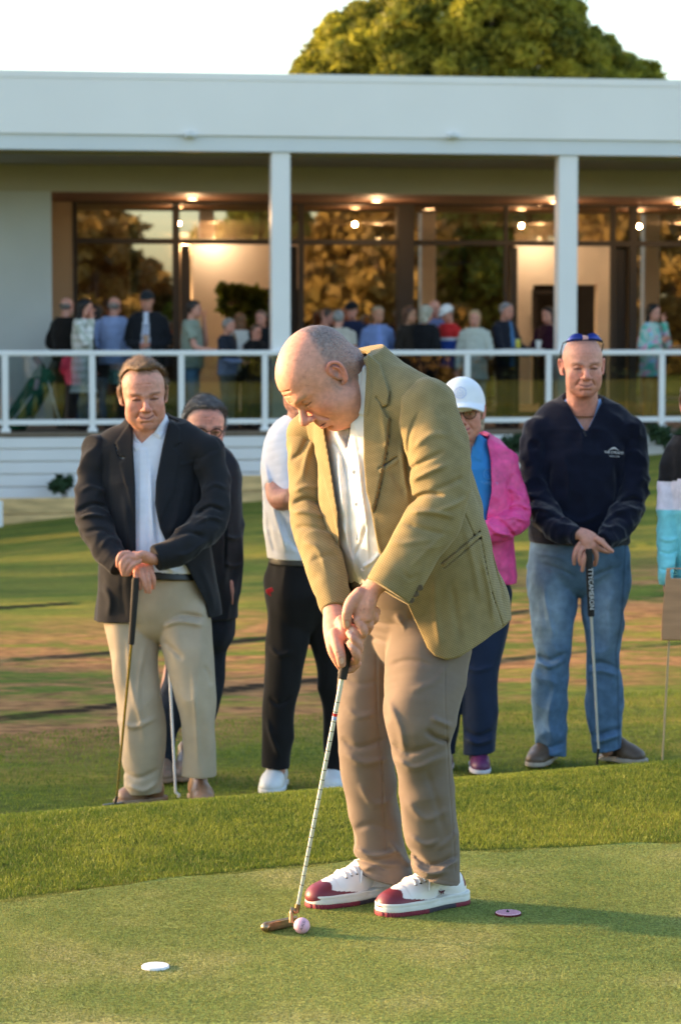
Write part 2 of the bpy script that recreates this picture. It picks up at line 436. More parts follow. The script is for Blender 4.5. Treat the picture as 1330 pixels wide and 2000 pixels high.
M['table'] = surf('pale_table', (.55, .55, .53), rough=.5, var=.05)
M['lens_blue'] = surf('mirror_blue_lens', (.02, .035, .2), rough=.12, metal=.5, var=0)
M['blackplastic'] = surf('black_plastic', (.012, .012, .013), rough=.3, var=0, spec=.5)
M['tortoise'] = surf('brown_spectacle_frame', (.035, .014, .01), rough=.25, var=.3, vscale=80, spec=.5)
M['button'] = surf('button', (.09, .06, .03), rough=.35, var=.1)
M['button_white'] = surf('pearl_button', (.7, .68, .66), rough=.25, var=.05)
M['ply'] = surf('plywood_board', (.52, .27, .14), rough=.6, var=.12, vscale=6, streak=(1, 1, 6))
M['bamboo'] = surf('bamboo_stake', (.5, .36, .2), rough=.5, var=.1)
M['mark_white'] = surf('white_print', (.75, .76, .8), rough=.7, var=0)
M['mark_black'] = surf('black_print', (.03, .03, .04), rough=.6, var=0)
M['mark_blue'] = surf('pale_blue_thread', (.36, .44, .74), rough=.8, var=0)
M['mark_cyan'] = surf('pale_embroidery', (.12, .34, .62), rough=.8, var=0)
M['mark_red'] = surf('red_emblem', (.6, .02, .03), rough=.5, var=0)
M['mark_maroon'] = surf('maroon_emblem', (.1, .012, .02), rough=.5, var=0)
def glassmat(name, tint, refl, rough=.0):
    m, nt, b = newmat(name); L = nt.links
    out = nt.nodes['Material Output']; nt.nodes.remove(b)
    t = N(nt, 'ShaderNodeBsdfTransparent'); t.inputs[0].default_value = rgb(*tint)
    g = N(nt, 'ShaderNodeBsdfGlossy'); g.inputs['Roughness'].default_value = rough; g.inputs[0].default_value = (.95, .93, .88, 1)
    f = N(nt, 'ShaderNodeFresnel'); f.inputs[0].default_value = 1.5
    a = N(nt, 'ShaderNodeMath', operation='ADD', use_clamp=True); a.inputs[1].default_value = refl; L.new(f.outputs[0], a.inputs[0])
    x = N(nt, 'ShaderNodeMixShader'); L.new(a.outputs[0], x.inputs[0]); L.new(t.outputs[0], x.inputs[1]); L.new(g.outputs[0], x.inputs[2]); L.new(x.outputs[0], out.inputs[0])
    return m
M['winglass'] = glassmat('tinted_window_glass', (.66, .58, .48), .40, .012)
M['railglass'] = glassmat('clear_rail_glass', (.74, .78, .77), .04)
M['eyeglass'] = glassmat('spectacle_lens', (.85, .8, .8), .03)
M['clearcup'] = glassmat('clear_cup', (.8, .8, .8), .08)
def leafmat(name, c1, c2, tr=.35):
    m, nt, b = newmat(name); L = nt.links
    g = N(nt, 'ShaderNodeVertexColor', layer_name='Col')
    b.inputs['Roughness'].default_value = .6; b.inputs['Specular IOR Level'].default_value = .25
    r = N(nt, 'ShaderNodeMix', data_type='RGBA'); r.inputs[6].default_value = rgb(*c1); r.inputs[7].default_value = rgb(*c2)
    s = N(nt, 'ShaderNodeSeparateColor'); L.new(g.outputs[0], s.inputs[0]); L.new(s.outputs[0], r.inputs[0])
    L.new(r.outputs[2], b.inputs['Base Color'])
    t = N(nt, 'ShaderNodeBsdfTranslucent'); L.new(r.outputs[2], t.inputs[0])
    x = N(nt, 'ShaderNodeMixShader'); x.inputs[0].default_value = tr; L.new(b.outputs[0], x.inputs[1]); L.new(t.outputs[0], x.inputs[2])
    L.new(x.outputs[0], nt.nodes['Material Output'].inputs[0]); return m
M['pine'] = leafmat('pine_needles', (.03, .055, .012), (.42, .40, .04), .45)
M['autumn'] = leafmat('autumn_leaves', (.12, .08, .03), (.28, .20, .055), .35)
M['greenleaf'] = leafmat('green_leaves', (.05, .09, .015), (.2, .22, .03), .4)
M['shrub'] = leafmat('shrub_leaves', (.02, .045, .02), (.07, .12, .05), .3)
M['blade'] = leafmat('grass_blades', (.075, .14, .018), (.31, .34, .045), .35)
M['shortblade'] = leafmat('short_turf_blades', (.13, .17, .035), (.36, .36, .10), .3)
# ---------------------------------------------------------------- ground
def Yc(x): return np.clip(8.36+.45*x, 7.2, 9.4)
def zground(x, Y):
    x = np.asarray(x, float); Y = np.asarray(Y, float)
    c = Yc(x)
    near = .018*np.exp(-((Y-c+.15)/.45)**2)*np.clip((x+4), 0, 1)
    d = np.clip((Y-c)/1.45, 0, 1); drop = -.33*d*d*(3-2*d)
    zb = -.405+.102*np.clip(x, -9, 9)
    t = np.clip((Y-14)/17, 0, 1); t = t*t*(3-2*t)
    far = (zb+.33)*t
    bump = 0
    for y0, a in ((13.6, .027), (15.8, .026), (19.6, .024)):
        yy = Y-(y0+.8*x+.13*np.sin(x*1.1+y0)+.05*np.sin(x*3.7+y0*3))
        bump = bump+a*(.35+.65*np.abs(np.sin(x*.7+y0*1.3)))*np.clip(yy/.035, 0, 1)*np.exp(-np.clip(yy, 0, 9)/.8)
    und = (.03*np.sin(x*.9+Y*.35)+.025*np.sin(Y*.8-x*.5))*np.clip((Y-12)/6, 0, 1)
    back = -.25*np.clip((-Y-2)/30, 0, 1)
    return near+drop+far+bump+und+back
def ycut(x): # edge between putting green and longer grass
    return np.interp(x, [-3, -.93, -.24, .36, 1.03, 3], [6.0, 6.83, 7.22, 7.48, 7.6, 7.7])
gx = np.unique(np.concatenate([np.linspace(-220, -12, 14), np.linspace(-12, -3, 31), np.linspace(-3, 3, 201), np.linspace(3, 12, 31), np.linspace(12, 220, 14)]))
gy = np.unique(np.concatenate([np.linspace(-90, 2, 24), np.linspace(2, 7, 26), np.linspace(7, 11.5, 150), np.linspace(11.5, 18, 290), np.linspace(18, 34, 110), np.linspace(34, 420, 24)]))
XX, YY = np.meshgrid(gx, gy, indexing='ij'); ZZ = zground(XX, YY)
ny_ = len(gy); a_ = np.arange(len(gx)-1)[:, None]*ny_+np.arange(ny_-1)[None, :]; a_ = a_.ravel()
lawn_f = np.stack([a_, a_+ny_, a_+ny_+1, a_+1], 1)
def lawnmat():
    m, nt, b = newmat('lawn_turf'); L = nt.links
    tc = N(nt, 'ShaderNodeTexCoord')
    def noise(sc, det=4, st=(1, 1, 1), rough=.55, off=0.0):
        mp = N(nt, 'ShaderNodeMapping'); mp.inputs['Scale'].default_value = st; mp.inputs['Location'].default_value = (off, off*.7, 0); L.new(tc.outputs['Object'], mp.inputs[0])
        n = N(nt, 'ShaderNodeTexNoise'); n.inputs['Scale'].default_value = sc; n.inputs['Detail'].default_value = det; n.inputs['Roughness'].default_value = rough; L.new(mp.outputs[0], n.inputs[0]); return n.outputs[0]
    def ramp(v, stops):
        r = N(nt, 'ShaderNodeValToRGB'); L.new(v, r.inputs[0]); e = r.color_ramp.elements
        while len(e) < len(stops): e.new(.5)
        for q, (p, c) in zip(e, stops): q.position = p; q.color = rgb(*c)
        return r.outputs[0]
    def mix(f, a, c):
        x = N(nt, 'ShaderNodeMix', data_type='RGBA'); L.new(f, x.inputs[0]); L.new(a, x.inputs[6]); L.new(c, x.inputs[7]); return x.outputs[2]
    green = ramp(noise(1.1, 6, (.5, 1.6, 1)), [(.32, (.085, .14, .018)), (.5, (.155, .195, .028)), (.68, (.34, .28, .045))])
    fine = ramp(noise(22, 5, (.6, 1.5, 1)), [(.3, (.6, .6, .6)), (.7, (1.3, 1.3, 1.2))])
    x = N(nt, 'ShaderNodeMix', data_type='RGBA', blend_type='MULTIPLY'); x.inputs[0].default_value = 1; L.new(green, x.inputs[6]); L.new(fine, x.inputs[7])
    dirt = ramp(noise(9, 5, (.7, 1, 1)), [(.3, (.14, .07, .035)), (.7, (.50, .27, .11))])
    # bare patches live in the disturbed strip between the two turf ledges
    sp = N(nt, 'ShaderNodeSeparateXYZ'); L.new(tc.outputs['Object'], sp.inputs[0])
    def mr(v, a, b_, c, d):
        r = N(nt, 'ShaderNodeMapRange'); r.interpolation_type = 'SMOOTHSTEP'
        for i, q in enumerate((a, b_, c, d)): r.inputs[i+1].default_value = q
        L.new(v, r.inputs[0]); return r.outputs[0]
    def mth(op, p, q):
        n = N(nt, 'ShaderNodeMath', operation=op)
        for i, w in enumerate((p, q)):
            if isinstance(w, (int, float)): n.inputs[i].default_value = w
            else: L.new(w, n.inputs[i])
        return n.outputs[0]
    yr = mth('ADD', sp.outputs['Y'], mth('MULTIPLY', sp.outputs['X'], -.8))
    band = mth('MULTIPLY', mr(yr, 11.4, 12.9, .12, 1), mr(yr, 16.0, 19.5, 1, 0.12))
    pat = mr(noise(1.5, 8, (.55, 1.3, 1), .74, 3.0), .41, .54, 0, 1)
    f = mth('MULTIPLY', band, pat)
    c = mix(f, x.outputs[2], dirt)
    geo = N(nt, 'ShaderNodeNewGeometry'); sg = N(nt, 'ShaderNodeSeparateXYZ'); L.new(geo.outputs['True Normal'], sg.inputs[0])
    soil_shade = N(nt, 'ShaderNodeRGB'); soil_shade.outputs[0].default_value = rgb(.085, .05, .028)  # dark soil for the steep ledge faces, with their shade painted in
    c = mix(mth('MULTIPLY', mr(sg.outputs['Z'], .8, .95, 1, 0), mr(sp.outputs['Y'], 11.0, 11.5, 0, 1)), c, soil_shade.outputs[0])
    L.new(c, b.inputs['Base Color']); b.inputs['Roughness'].default_value = .95; b.inputs['Specular IOR Level'].default_value = .1
    bp = N(nt, 'ShaderNodeBump'); bp.inputs['Strength'].default_value = .9; bp.inputs['Distance'].default_value = .03
    L.new(noise(55, 6, (1, 1, 1), .7), bp.inputs['Height']); L.new(bp.outputs[0], b.inputs['Normal'])
    return m
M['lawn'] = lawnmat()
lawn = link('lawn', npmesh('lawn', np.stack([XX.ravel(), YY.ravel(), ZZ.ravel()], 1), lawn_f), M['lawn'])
tag(lawn, 'rolling lawn with bare earth patches and low turf ledges behind the players', kind='structure')
# putting green: a closely mown sheet just above the ground sheet
def greenmat():
    m, nt, b = newmat('putting_green_turf'); L = nt.links
    tc = N(nt, 'ShaderNodeTexCoord')
    n1 = N(nt, 'ShaderNodeTexNoise'); n1.inputs['Scale'].default_value = 2.2; n1.inputs['Detail'].default_value = 6; L.new(tc.outputs['Object'], n1.inputs[0])
    n2 = N(nt, 'ShaderNodeTexNoise'); n2.inputs['Scale'].default_value = 140; n2.inputs['Detail'].default_value = 5; L.new(tc.outputs['Object'], n2.inputs[0])
    r = N(nt, 'ShaderNodeValToRGB'); L.new(n1.outputs[0], r.inputs[0]); e = r.color_ramp.elements
    e.new(.5)
    for q, (p, c) in zip(e, [(.32, (.13, .19, .038)), (.52, (.20, .24, .055)), (.7, (.34, .31, .11))]): q.position = p; q.color = rgb(*c)
    r2 = N(nt, 'ShaderNodeMapRange'); r2.inputs[1].default_value = .35; r2.inputs[2].default_value = .65; r2.inputs[3].default_value = .5; r2.inputs[4].default_value = 1.4; L.new(n2.outputs[0], r2.inputs[0])
    x = N(nt, 'ShaderNodeVectorMath', operation='SCALE'); L.new(r.outputs[0], x.inputs[0]); L.new(r2.outputs[0], x.inputs['Scale']); L.new(x.outputs[0], b.inputs['Base Color'])
    b.inputs['Roughness'].default_value = .9; b.inputs['Specular IOR Level'].default_value = .15
    bp = N(nt, 'ShaderNodeBump'); bp.inputs['Strength'].default_value = .8; bp.inputs['Distance'].default_value = .006; L.new(n2.outputs[0], bp.inputs['Height']); L.new(bp.outputs[0], b.inputs['Normal'])
    return m
M['green'] = greenmat()
xs = np.linspace(-7, 7, 141); ts = np.linspace(0, 1, 60)
GX, GT = np.meshgrid(xs, ts, indexing='ij')
edge = np.where(np.abs(GX) < 3, ycut(GX)+.03*np.sin(GX*9)+.02*np.sin(GX*23), ycut(GX)-(np.abs(GX)-3)**2*.35)
GY = 1.5+(edge-1.5)*GT
a_ = (np.arange(140)[:, None]*60+np.arange(59)[None, :]).ravel()
gf = np.stack([a_, a_+60, a_+61, a_+1], 1)
tag(link('putting_green', npmesh('putting_green', np.stack([GX.ravel(), GY.ravel(), zground(GX, GY).ravel()+.004], 1), gf), M['green']),
    'closely mown putting green in the foreground', kind='structure')
def blades(name, n, fx, fy, hmin, hmax, w, mat, seed, colfn, lean=.5):
    r = np.random.default_rng(seed); x = fx(r, n); y = fy(r, n, x)
    z = zground(x, y)+.002; a = r.uniform(0, 2*np.pi, n); h = r.uniform(hmin, hmax, n); ww = w*r.uniform(.6, 1.3, n)
    dx, dy = np.cos(a)*ww, np.sin(a)*ww; la = r.uniform(0, 2*np.pi, n); ll = h*lean*r.uniform(.1, 1, n)
    v = np.empty((n, 3, 3)); v[:, 0] = np.stack([x-dx, y-dy, z], 1); v[:, 1] = np.stack([x+dx, y+dy, z], 1)
    v[:, 2] = np.stack([x+np.cos(la)*ll, y+np.sin(la)*ll, z+h], 1)
    c = colfn(x, y, r); c3 = np.repeat(c, 3); cols = np.stack([c3]*3, 1)
    return link(name, npmesh(name, v.reshape(-1, 3), np.arange(n*3).reshape(-1, 3), cols, smooth=False), mat)
def cblade(x, y, r):
    p = np.stack([x, y, x*0], 1); return np.clip(.42+.28*vnoise(p, .35, 2)+.2*vnoise(p, .06, 9)+r.normal(0, .17, len(x)), 0, 1)
def fy_rough(r, n, x): return ycut(x)+.02+(Yc(x)+.95-ycut(x))*r.uniform(0, 1, n)
tag(blades('rough_grass', 230000, lambda r, n: r.uniform(-1.7, 1.7, n), fy_rough, .006, .015, .0016, M['blade'], 11, cblade, 1.1),
    'longer mown grass along the crest behind the green', kind='stuff')
def fy_fr(r, n, x): return ycut(x)-.22*r.uniform(0, 1, n)**1.5+.03
def csh(x, y, r):
    p = np.stack([x, y, x*0], 1); return np.clip(.4+.25*vnoise(p, .5, 4)+.25*vnoise(p, .04, 3)+r.normal(0, .2, len(x)), 0, 1)
def fy_green(r, n, x): return 5.6+(ycut(x)-5.6)*r.uniform(0, 1, n)
tag(blades('putting_green_grass', 260000, lambda r, n: r.uniform(-1.15, 1.15, n), fy_green, .003, .0075, .0012, M['shortblade'], 12, csh, 1.4),
    'short turf blades of the putting green', kind='stuff')
def fy_low(r, n, x): return Yc(x)+.9+3.2*r.uniform(0, 1, n)
tag(blades('lawn_grass', 60000, lambda r, n: r.uniform(-2.2, 2.2, n), fy_low, .006, .016, .0025, M['blade'], 13, cblade, 1.0),
    'grass of the lawn below the crest', kind='stuff')
# ---------------------------------------------------------------- clubhouse frame
PHI = math.atan(.148); FO = np.array([0.0, 31.8]); E1 = np.array([math.cos(PHI), math.sin(PHI)]); E2 = np.array([-math.sin(PHI), math.cos(PHI)])
def FB(px, py, v=0.0):
    d = P(px, py, 1.0); d = d-np.array([0, 0, CAMZ])
    t = (v+FO@E2)/(d[:2]@E2); w = d[:2]*t-FO
    return float(w@E1), float(CAMZ+t*d[2])
def FU(px, v): return FB(px, 650, v)[0]
def FZ(py, v, px=665): return FB(px, py, v)[1]
def fobj(o): o.location = (FO[0], FO[1], 0); o.rotation_euler = (0, 0, PHI); return o
def fworld(u, v, z): w = FO+u*E1+v*E2; return np.array([w[0], w[1], z])
club = empty('clubhouse', (FO[0], FO[1], 0), PHI)
tag(club, 'long low white clubhouse with a deep verandah and lit glazed front', 'building')
def cp(name, mb, mat, parent=None): return mb.build(name, mat, parent or club)
zt, zb_, zc_ = FZ(147, 0), FZ(268, 0), FZ(298, 0); zdeck = FZ(841, 0)
U0, U1 = -14.0, 16.0
VW = 5.0   # glazing line
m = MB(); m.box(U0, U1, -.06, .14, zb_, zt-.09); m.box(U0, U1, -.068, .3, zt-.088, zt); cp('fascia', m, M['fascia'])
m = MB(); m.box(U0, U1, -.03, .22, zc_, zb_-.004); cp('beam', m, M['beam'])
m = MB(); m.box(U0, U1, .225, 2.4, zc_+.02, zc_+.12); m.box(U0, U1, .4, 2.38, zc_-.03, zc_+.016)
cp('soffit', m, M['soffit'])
zbk = FZ(378, 2.4)
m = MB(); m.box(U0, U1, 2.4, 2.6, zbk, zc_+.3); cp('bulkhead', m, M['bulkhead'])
m = MB(); m.box(U0, FU(103, 2.4), 2.4, 2.6, -1.5, zbk-.002); m.box(FU(103, 2.4)-.2, FU(103, 2.4)-.003, 2.603, VW-.1, -1.5, zbk-.002); cp('wall', m, M['render_wall'])
m = MB()
u = FU(103, 2.4)
while u < U1:
    m.box(u, u+.135, 2.605, VW+.6, zbk+.0, zbk+.05); u += .14
cp('timber_ceiling', m, M['timber_ceiling'])
m = MB(); m.box(U0, U1, .31, 16.5, zt-.3, zt-.05); cp('roof', m, M['fascia'])
m = MB(); m.box(U0, FU(150, VW), VW, VW+.15, zdeck, zbk-.003); cp('brown_panel', m, M['brown_panel'])
zhead = FZ(400, VW); ztr0, ztr1 = FZ(478, VW), FZ(468, VW)
# glazing
FR = [(145, 153), (340, 374), (583, 595), (776, 807), (984, 1012), (1190, 1226), (1236, 1243), (1420, 1440)]
m = MB()
m.box(FU(146, VW), U1, VW-.02, VW+.1, zhead, zbk+.03)
m.box(FU(146, VW), U1, VW-.018, VW+.098, ztr0, ztr1)
m.box(FU(146, VW), U1, VW-.016, VW+.1, zdeck, zdeck+.07)
for a, b in ((145, 153), (339, 352), (584, 594), (776, 806), (984, 991), (1192, 1200), (1228, 1243), (1420, 1440), (1600, 1612)):
    m.box(FU(a, VW), FU(b, VW), VW-.014, VW+.096, zdeck+.071, zhead-.002)
cp('window_frame', m, M['frame'])
m = MB(); m.box(FU(776, VW)-.0, FU(806, VW), VW-.12, VW-.016, zdeck, zbk-.005); cp('steel_column', m, M['frame'])
def pane(a, b, low, up, name='window'):
    m = MB(); u0, u1 = FU(a, VW), FU(b, VW)
    m.box(u0, u1, VW+.04, VW+.055, zdeck+.075 if low else ztr1+.004, ztr0-.004 if low else zhead-.004)
    m.box(u0, u1, VW+.04, VW+.055, ztr1+.004, zhead-.006) if up and low else None
    return cp(name, m, M['winglass'])
for a, b in ((153, 339), (352, 584), (594, 776), (806, 984), (991, 1192), (1200, 1228), (1243, 1420), (1440, 1600)): pane(a, b, False, True)
for a, b in ((153, 339), (594, 776), (806, 984), (1243, 1420)): pane(a, b, True, False)
# sliding door leaves standing open
for a, b in ((356, 373), (566, 583), (1000, 1013), (1205, 1226), (700, 712), (905, 915)):
    d = MB(); z1 = ztr0-.02
    d.box(FU(a, VW), FU(b, VW), VW+.12, VW+.17, zdeck+.05, z1); cp('door_frame', d, M['frame'])
# interior
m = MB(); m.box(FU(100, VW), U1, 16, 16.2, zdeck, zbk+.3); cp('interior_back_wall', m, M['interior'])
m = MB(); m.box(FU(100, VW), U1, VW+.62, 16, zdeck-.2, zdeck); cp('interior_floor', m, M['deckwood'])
m = MB(); m.box(FU(100, VW), U1, VW+.62, 16, 3.42, 3.5); cp('interior_ceiling', m, M['tan_wall'])
m = MB()
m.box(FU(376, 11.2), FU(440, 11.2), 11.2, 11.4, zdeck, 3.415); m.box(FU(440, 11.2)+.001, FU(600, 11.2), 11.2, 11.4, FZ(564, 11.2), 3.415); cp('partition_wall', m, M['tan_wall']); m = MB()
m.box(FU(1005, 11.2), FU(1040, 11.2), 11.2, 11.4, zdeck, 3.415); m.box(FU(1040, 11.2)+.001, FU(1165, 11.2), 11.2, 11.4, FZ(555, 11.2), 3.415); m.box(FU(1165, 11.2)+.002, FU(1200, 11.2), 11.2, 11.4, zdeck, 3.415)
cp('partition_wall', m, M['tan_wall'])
m = MB(); m.box(FU(440, 12.1), FU(600, 12.1), 12.1, 12.2, zdeck, 2.4); cp('dark_joinery', m, M['int_dark']); m = MB(); m.box(FU(1040, 12.3), FU(1168, 12.3), 12.3, 12.4, zdeck, 2.4); cp('dark_joinery', m, M['int_dark'])
for k in range(4): m = MB(); m.box(FU(445, 12.0), FU(600, 12.0), 11.9, 12.1, 1.3+k*.32, 1.33+k*.32); cp('shelf', m, M['int_dark'])
m = MB(); m.box(FU(255, 8), FU(272, 8), 8, 8.3, zdeck, 3.4); cp('interior_post', m, M['int_dark']); m = MB(); m.box(FU(300, 7.5), FU(352, 7.5), 7.5, 7.8, zdeck, FZ(575, 7.5)); cp('dark_screen', m, M['int_dark']); m = MB(); m.box(FU(1040, 10.9), FU(1048, 10.9), 10.9, 11.0, zdeck, FZ(565, 10.9)); m.box(FU(1040, 10.9), FU(1090, 10.9), 10.89, 10.99, FZ(574, 10.9), FZ(566, 10.9))
cp('door_surround', m, M['int_dark'])
zdl = zbk-.006
M['lamp_warm'] = emit('warm_downlight', (1, .55, .25), 8); M['lamp_white'] = emit('interior_downlight', (1, .85, .62), 10)
def disc(mb, u, v, z, r, n=20):
    mb.add([(u+r*math.cos(2*math.pi*k/n), v+r*math.sin(2*math.pi*k/n), z) for k in range(n)], [tuple(range(n))])
def dl(px, py, zz, mat, r, energy=0, col=(1, .8, .55)):
    Yd = (zz-CAMZ)/((P(px, py, 1.0)[2]-CAMZ)); w = P(px, py, Yd)[:2]-FO; u, v = w@E1, w@E2
    m = MB(); disc(m, u, v, zz-.012, r); o = cp('downlight', m, mat)
    if energy:
        ld = bpy.data.lights.new('downlight_bulb', 'POINT'); ld.energy = energy; ld.color = col; ld.shadow_soft_size = .03
        lo = bpy.data.objects.new('downlight_bulb', ld); COL.objects.link(lo); q = fworld(u, v, zz-.25); lo.location = q
for px, py in ((376, 388), (735, 392), (1083, 394), (1325, 396)): dl(px, py, zdl, M['lamp_warm'], .07, 9.0, (1, .6, .3))
for i, (px, py) in enumerate(((418, 434), (361, 457), (739, 437), (658, 460), (1054, 437), (951, 461), (1330, 436), (838, 408))): dl(px, py, 3.42, M['lamp_white'], .075, 7.5 if i < 7 else 0)
# verandah columns
for a, b in ((-31, 5-15), (531, 567.5), (1089.5, 1126), (1648, 1685)):
    m = MB(); u0, u1 = FU(a, 0), FU(b, 0); m.box(u0, u1, .0, u1-u0, zdeck, zc_-.003, .008); cp('column', m, M['white_paint'])
# deck
m = MB()
v = -.12
while v < VW-.1:
    m.box(U0, U1, v, v+.135, zdeck-.03, zdeck, .0); v += .14
m.box(U0, U1, -.10, VW+.6, zdeck-.12, zdeck-.032)
cp('deck', m, M['deckwood'])
m = MB(); z = zdeck-.06; k = 0
while z > -1.6:
    z0 = z-.135; m.box(U0, U1, -.105, -.075, z0, z, .006); z -= .158; k += 1
m.box(U0, U1, -.07, -.05, -1.7, zdeck-.122)
cp('weatherboard_skirt', m, M['board'])
for px, py in ((372, 264), (884, 266)):
    m = MB(); u, z = FB(px, py, -.08); m.box(u-.07, u+.07, -.14, -.062, z-.03, z+.03, .01); m.box(u-.02, u+.02, -.16, -.142, z-.01, z+.05); cp('floodlight', m, M['beam'])
# ---------------------------------------------------------------- balustrade
rail = empty('balustrade', (FO[0], FO[1], 0), PHI); tag(rail, 'white balustrade with clear glass panels along the deck edge', 'railing')
zr1, zr0 = FZ(684, -.04), FZ(694, -.04); zl1, zl0 = FZ(817, -.04), FZ(827, -.04)
m = MB(); m.box(U0, U1, -.075, -.005, zr0, zr1, .008); m.build('top_rail', M['white_paint'], rail)
m = MB(); m.box(U0, U1, -.06, -.02, zl0, zl1, .006); m.build('bottom_rail', M['white_paint'], rail)
PP = [-330, -160, 10, 180, 354, 517, 748, 912, 1071, 1292, 1462, 1630, 1800]
for a in PP:
    m = MB(); u = FU(a, -.04); m.box(u-.037, u+.037, -.078, -.002, zdeck+.0, zr0-.002, .006); m.box(u-.06, u+.06, -.1, .02, zdeck, zdeck+.05, .008); m.build('post', M['white_paint'], rail)
for a, b in zip(PP[:-1], PP[1:]):
    m = MB(); m.box(FU(a, -.04)+.045, FU(b, -.04)-.045, -.046, -.036, zl1+.003, zr0-.003); m.build('glass_panel', M['railglass'], rail)
# timber retaining wall and white peg
rw = empty('retaining_wall', (FO[0], FO[1], 0), PHI); tag(rw, 'stepped timber sleeper wall below the white boards at left', 'wall')
for (a, b, top, n, vv) in ((-260, 330, 967, 3, -.55), (330, 620, 927, 3, -.55)):
    zt_ = FZ(top, vv)
    for k in range(n):
        m = MB(); m.box(FU(a, vv), FU(b, vv)-.01, vv-.04+.004*k, vv+.06, zt_-.2*(k+1)+.006, zt_-.2*k, .01); m.build('sleeper', M['sleeper'], rw)
for a in (-100, 60, 200, 330, 470):
    m = MB(); u = FU(a, -.6); m.box(u-.04, u+.04, -.66, -.6, -1.2, FZ(970 if a < 330 else 930, -.6), .01)
    if a in (): m.build('post', M['sleeper'], rw)
m = MB(); u = FU(-2, -.8); m.box(u-.03, u+.03, -.85, -.78, -1.2, FZ(972, -.8), .008); o = m.build('marker_post', M['white_paint']); fobj(o)
tag(o, 'short white post in front of the timber wall at the left edge', 'post')
# ---------------------------------------------------------------- trees and shrubs
def leafcloud(cl, per, size, r, flat=.8, aspect=1.8):
    """cl: (n,4) centre+radius of each clump -> leaf triangles (diamonds)"""
    n = len(cl)*per; c = np.repeat(cl, per, 0)
    d = r.normal(size=(n, 3)); d /= np.linalg.norm(d, axis=1)[:, None]; rad = r.uniform(.35, 1, n)**.5*c[:, 3]
    p = c[:, :3]+d*rad[:, None]*np.array([1, 1, flat])
    a = r.normal(size=(n, 3)); a = a+d*.8; a /= np.linalg.norm(a, axis=1)[:, None]; b = np.cross(a, r.normal(size=(n, 3))); b /= np.linalg.norm(b, axis=1)[:, None]
    s = size*r.uniform(.6, 1.4, n)[:, None]
    v = np.stack([p-a*s*aspect*.5, p+b*s*.5, p+a*s*aspect*.5, p-b*s*.5], 1).reshape(-1, 3)
    tone = np.repeat(r.uniform(0, 1, len(cl)), per)*.6+r.uniform(0, .4, n)
    return v, np.arange(n*4).reshape(-1, 4), np.repeat(tone, 4)
def crown(name, cl, per, size, mat, seed, parent, flat=.8, aspect=1.8):
    r = np.random.default_rng(seed); v, f, t = leafcloud(cl, per, size, r, flat, aspect)
    return link(name, npmesh(name, v, f, np.stack([t]*3, 1), smooth=False), mat, parent)
def branches(mb, base, top, r0, tips, rr):
    mb.rod([base, (np.array(base)+np.array(top))/2+np.array([.1, .05, 0]), top], [r0, r0*.8, r0*.55], 10)
    for t in tips:
        t = np.array(t); s = np.array(base)+(np.array(top)-np.array(base))*rr.uniform(.6, 1)
        mid = (s+t)/2+rr.normal(0, .15, 3); mb.rod([s, mid, t], [r0*.35, r0*.25, r0*.1], 7)
# stone pine behind the roof
def stone_pine():
    r = np.random.default_rng(5); Yt = 50.0; k = mpp(Yt)
    cx, _, z0 = P(935, 150, Yt); top = P(935, -60, Yt)[2]
    t = empty('stone_pine', (cx, Yt, 0)); tag(t, 'broad stone pine lit gold on its left side above the clubhouse roof', 'tree')
    cl = []
    # silhouette envelope (px,py) sampled as clump centres
    top_pts = [(592, 128), (612, 92), (640, 60), (668, 30), (700, 10), (745, -12), (800, -35), (870, -52), (950, -58), (1030, -48), (1090, -20), (1120, 20), (1145, 62), (1185, 92), (1225, 118), (1262, 138)]
    for (px, py) in top_pts:
        c = P(px, py+16, Yt); cl.append([c[0], c[1]+r.uniform(-.6, .6), c[2], .28])
        for _ in range(3): c = P(px+r.uniform(-14, 14), py+r.uniform(-6, 16), Yt); cl.append([c[0], c[1]+r.uniform(-.8, .8), c[2], r.uniform(.1, .2)])
    for i in range(480):
        x = r.uniform(600, 1262); env = np.interp(x, [p[0] for p in top_pts], [p[1] for p in top_pts])
        y = r.uniform(env+25, 230); dep = math.sqrt(max(0, 1-((x-930)/350)**2))*2.9*r.uniform(.6, 1)*(-1 if r.random() < .72 else 1)*(.35+.65*min(1, (y-env)/90))
        c = P(x, y, Yt); cl.append([c[0], Yt+dep, c[2], r.uniform(.18, .42)])
    cl = np.array(cl)-np.array([cx, Yt, 0, 0])
    crown('crown', cl, 260, .058, M['pine'], 6, t, .75, 3.2)
    mb = MB(); branches(mb, (0, 0, -.5), (0, 0, z0-.8), .3, [c[:3] for c in cl[::14]], r); mb.build('trunk', M['bark'], t)
stone_pine()
def broad_tree(x, y, h, w, mat, seed, label, per=70, size=.28, n=70, grp=None):
    r = np.random.default_rng(seed); t = empty('broadleaf_tree' , (x, y, float(zground(x, y)))); tag(t, label, 'tree', grp)
    cl = []
    for i in range(n):
        a = r.uniform(0, 2*np.pi); zz = r.uniform(.05, 1); rad = w*math.sin(math.pi*min(zz*.7+.25, 1))*r.uniform(.25, 1)
        cl.append([rad*math.cos(a), rad*math.sin(a), zz*h*.93, r.uniform(.5, 1.1)*w*.3])
    cl = np.array(cl); crown('crown', cl, per, size, mat, seed+1, t)
    mb = MB(); branches(mb, (0, 0, -.2), (0, 0, h*.6), .22, [c[:3] for c in cl[::9]], r); mb.build('trunk', M['bark'], t)
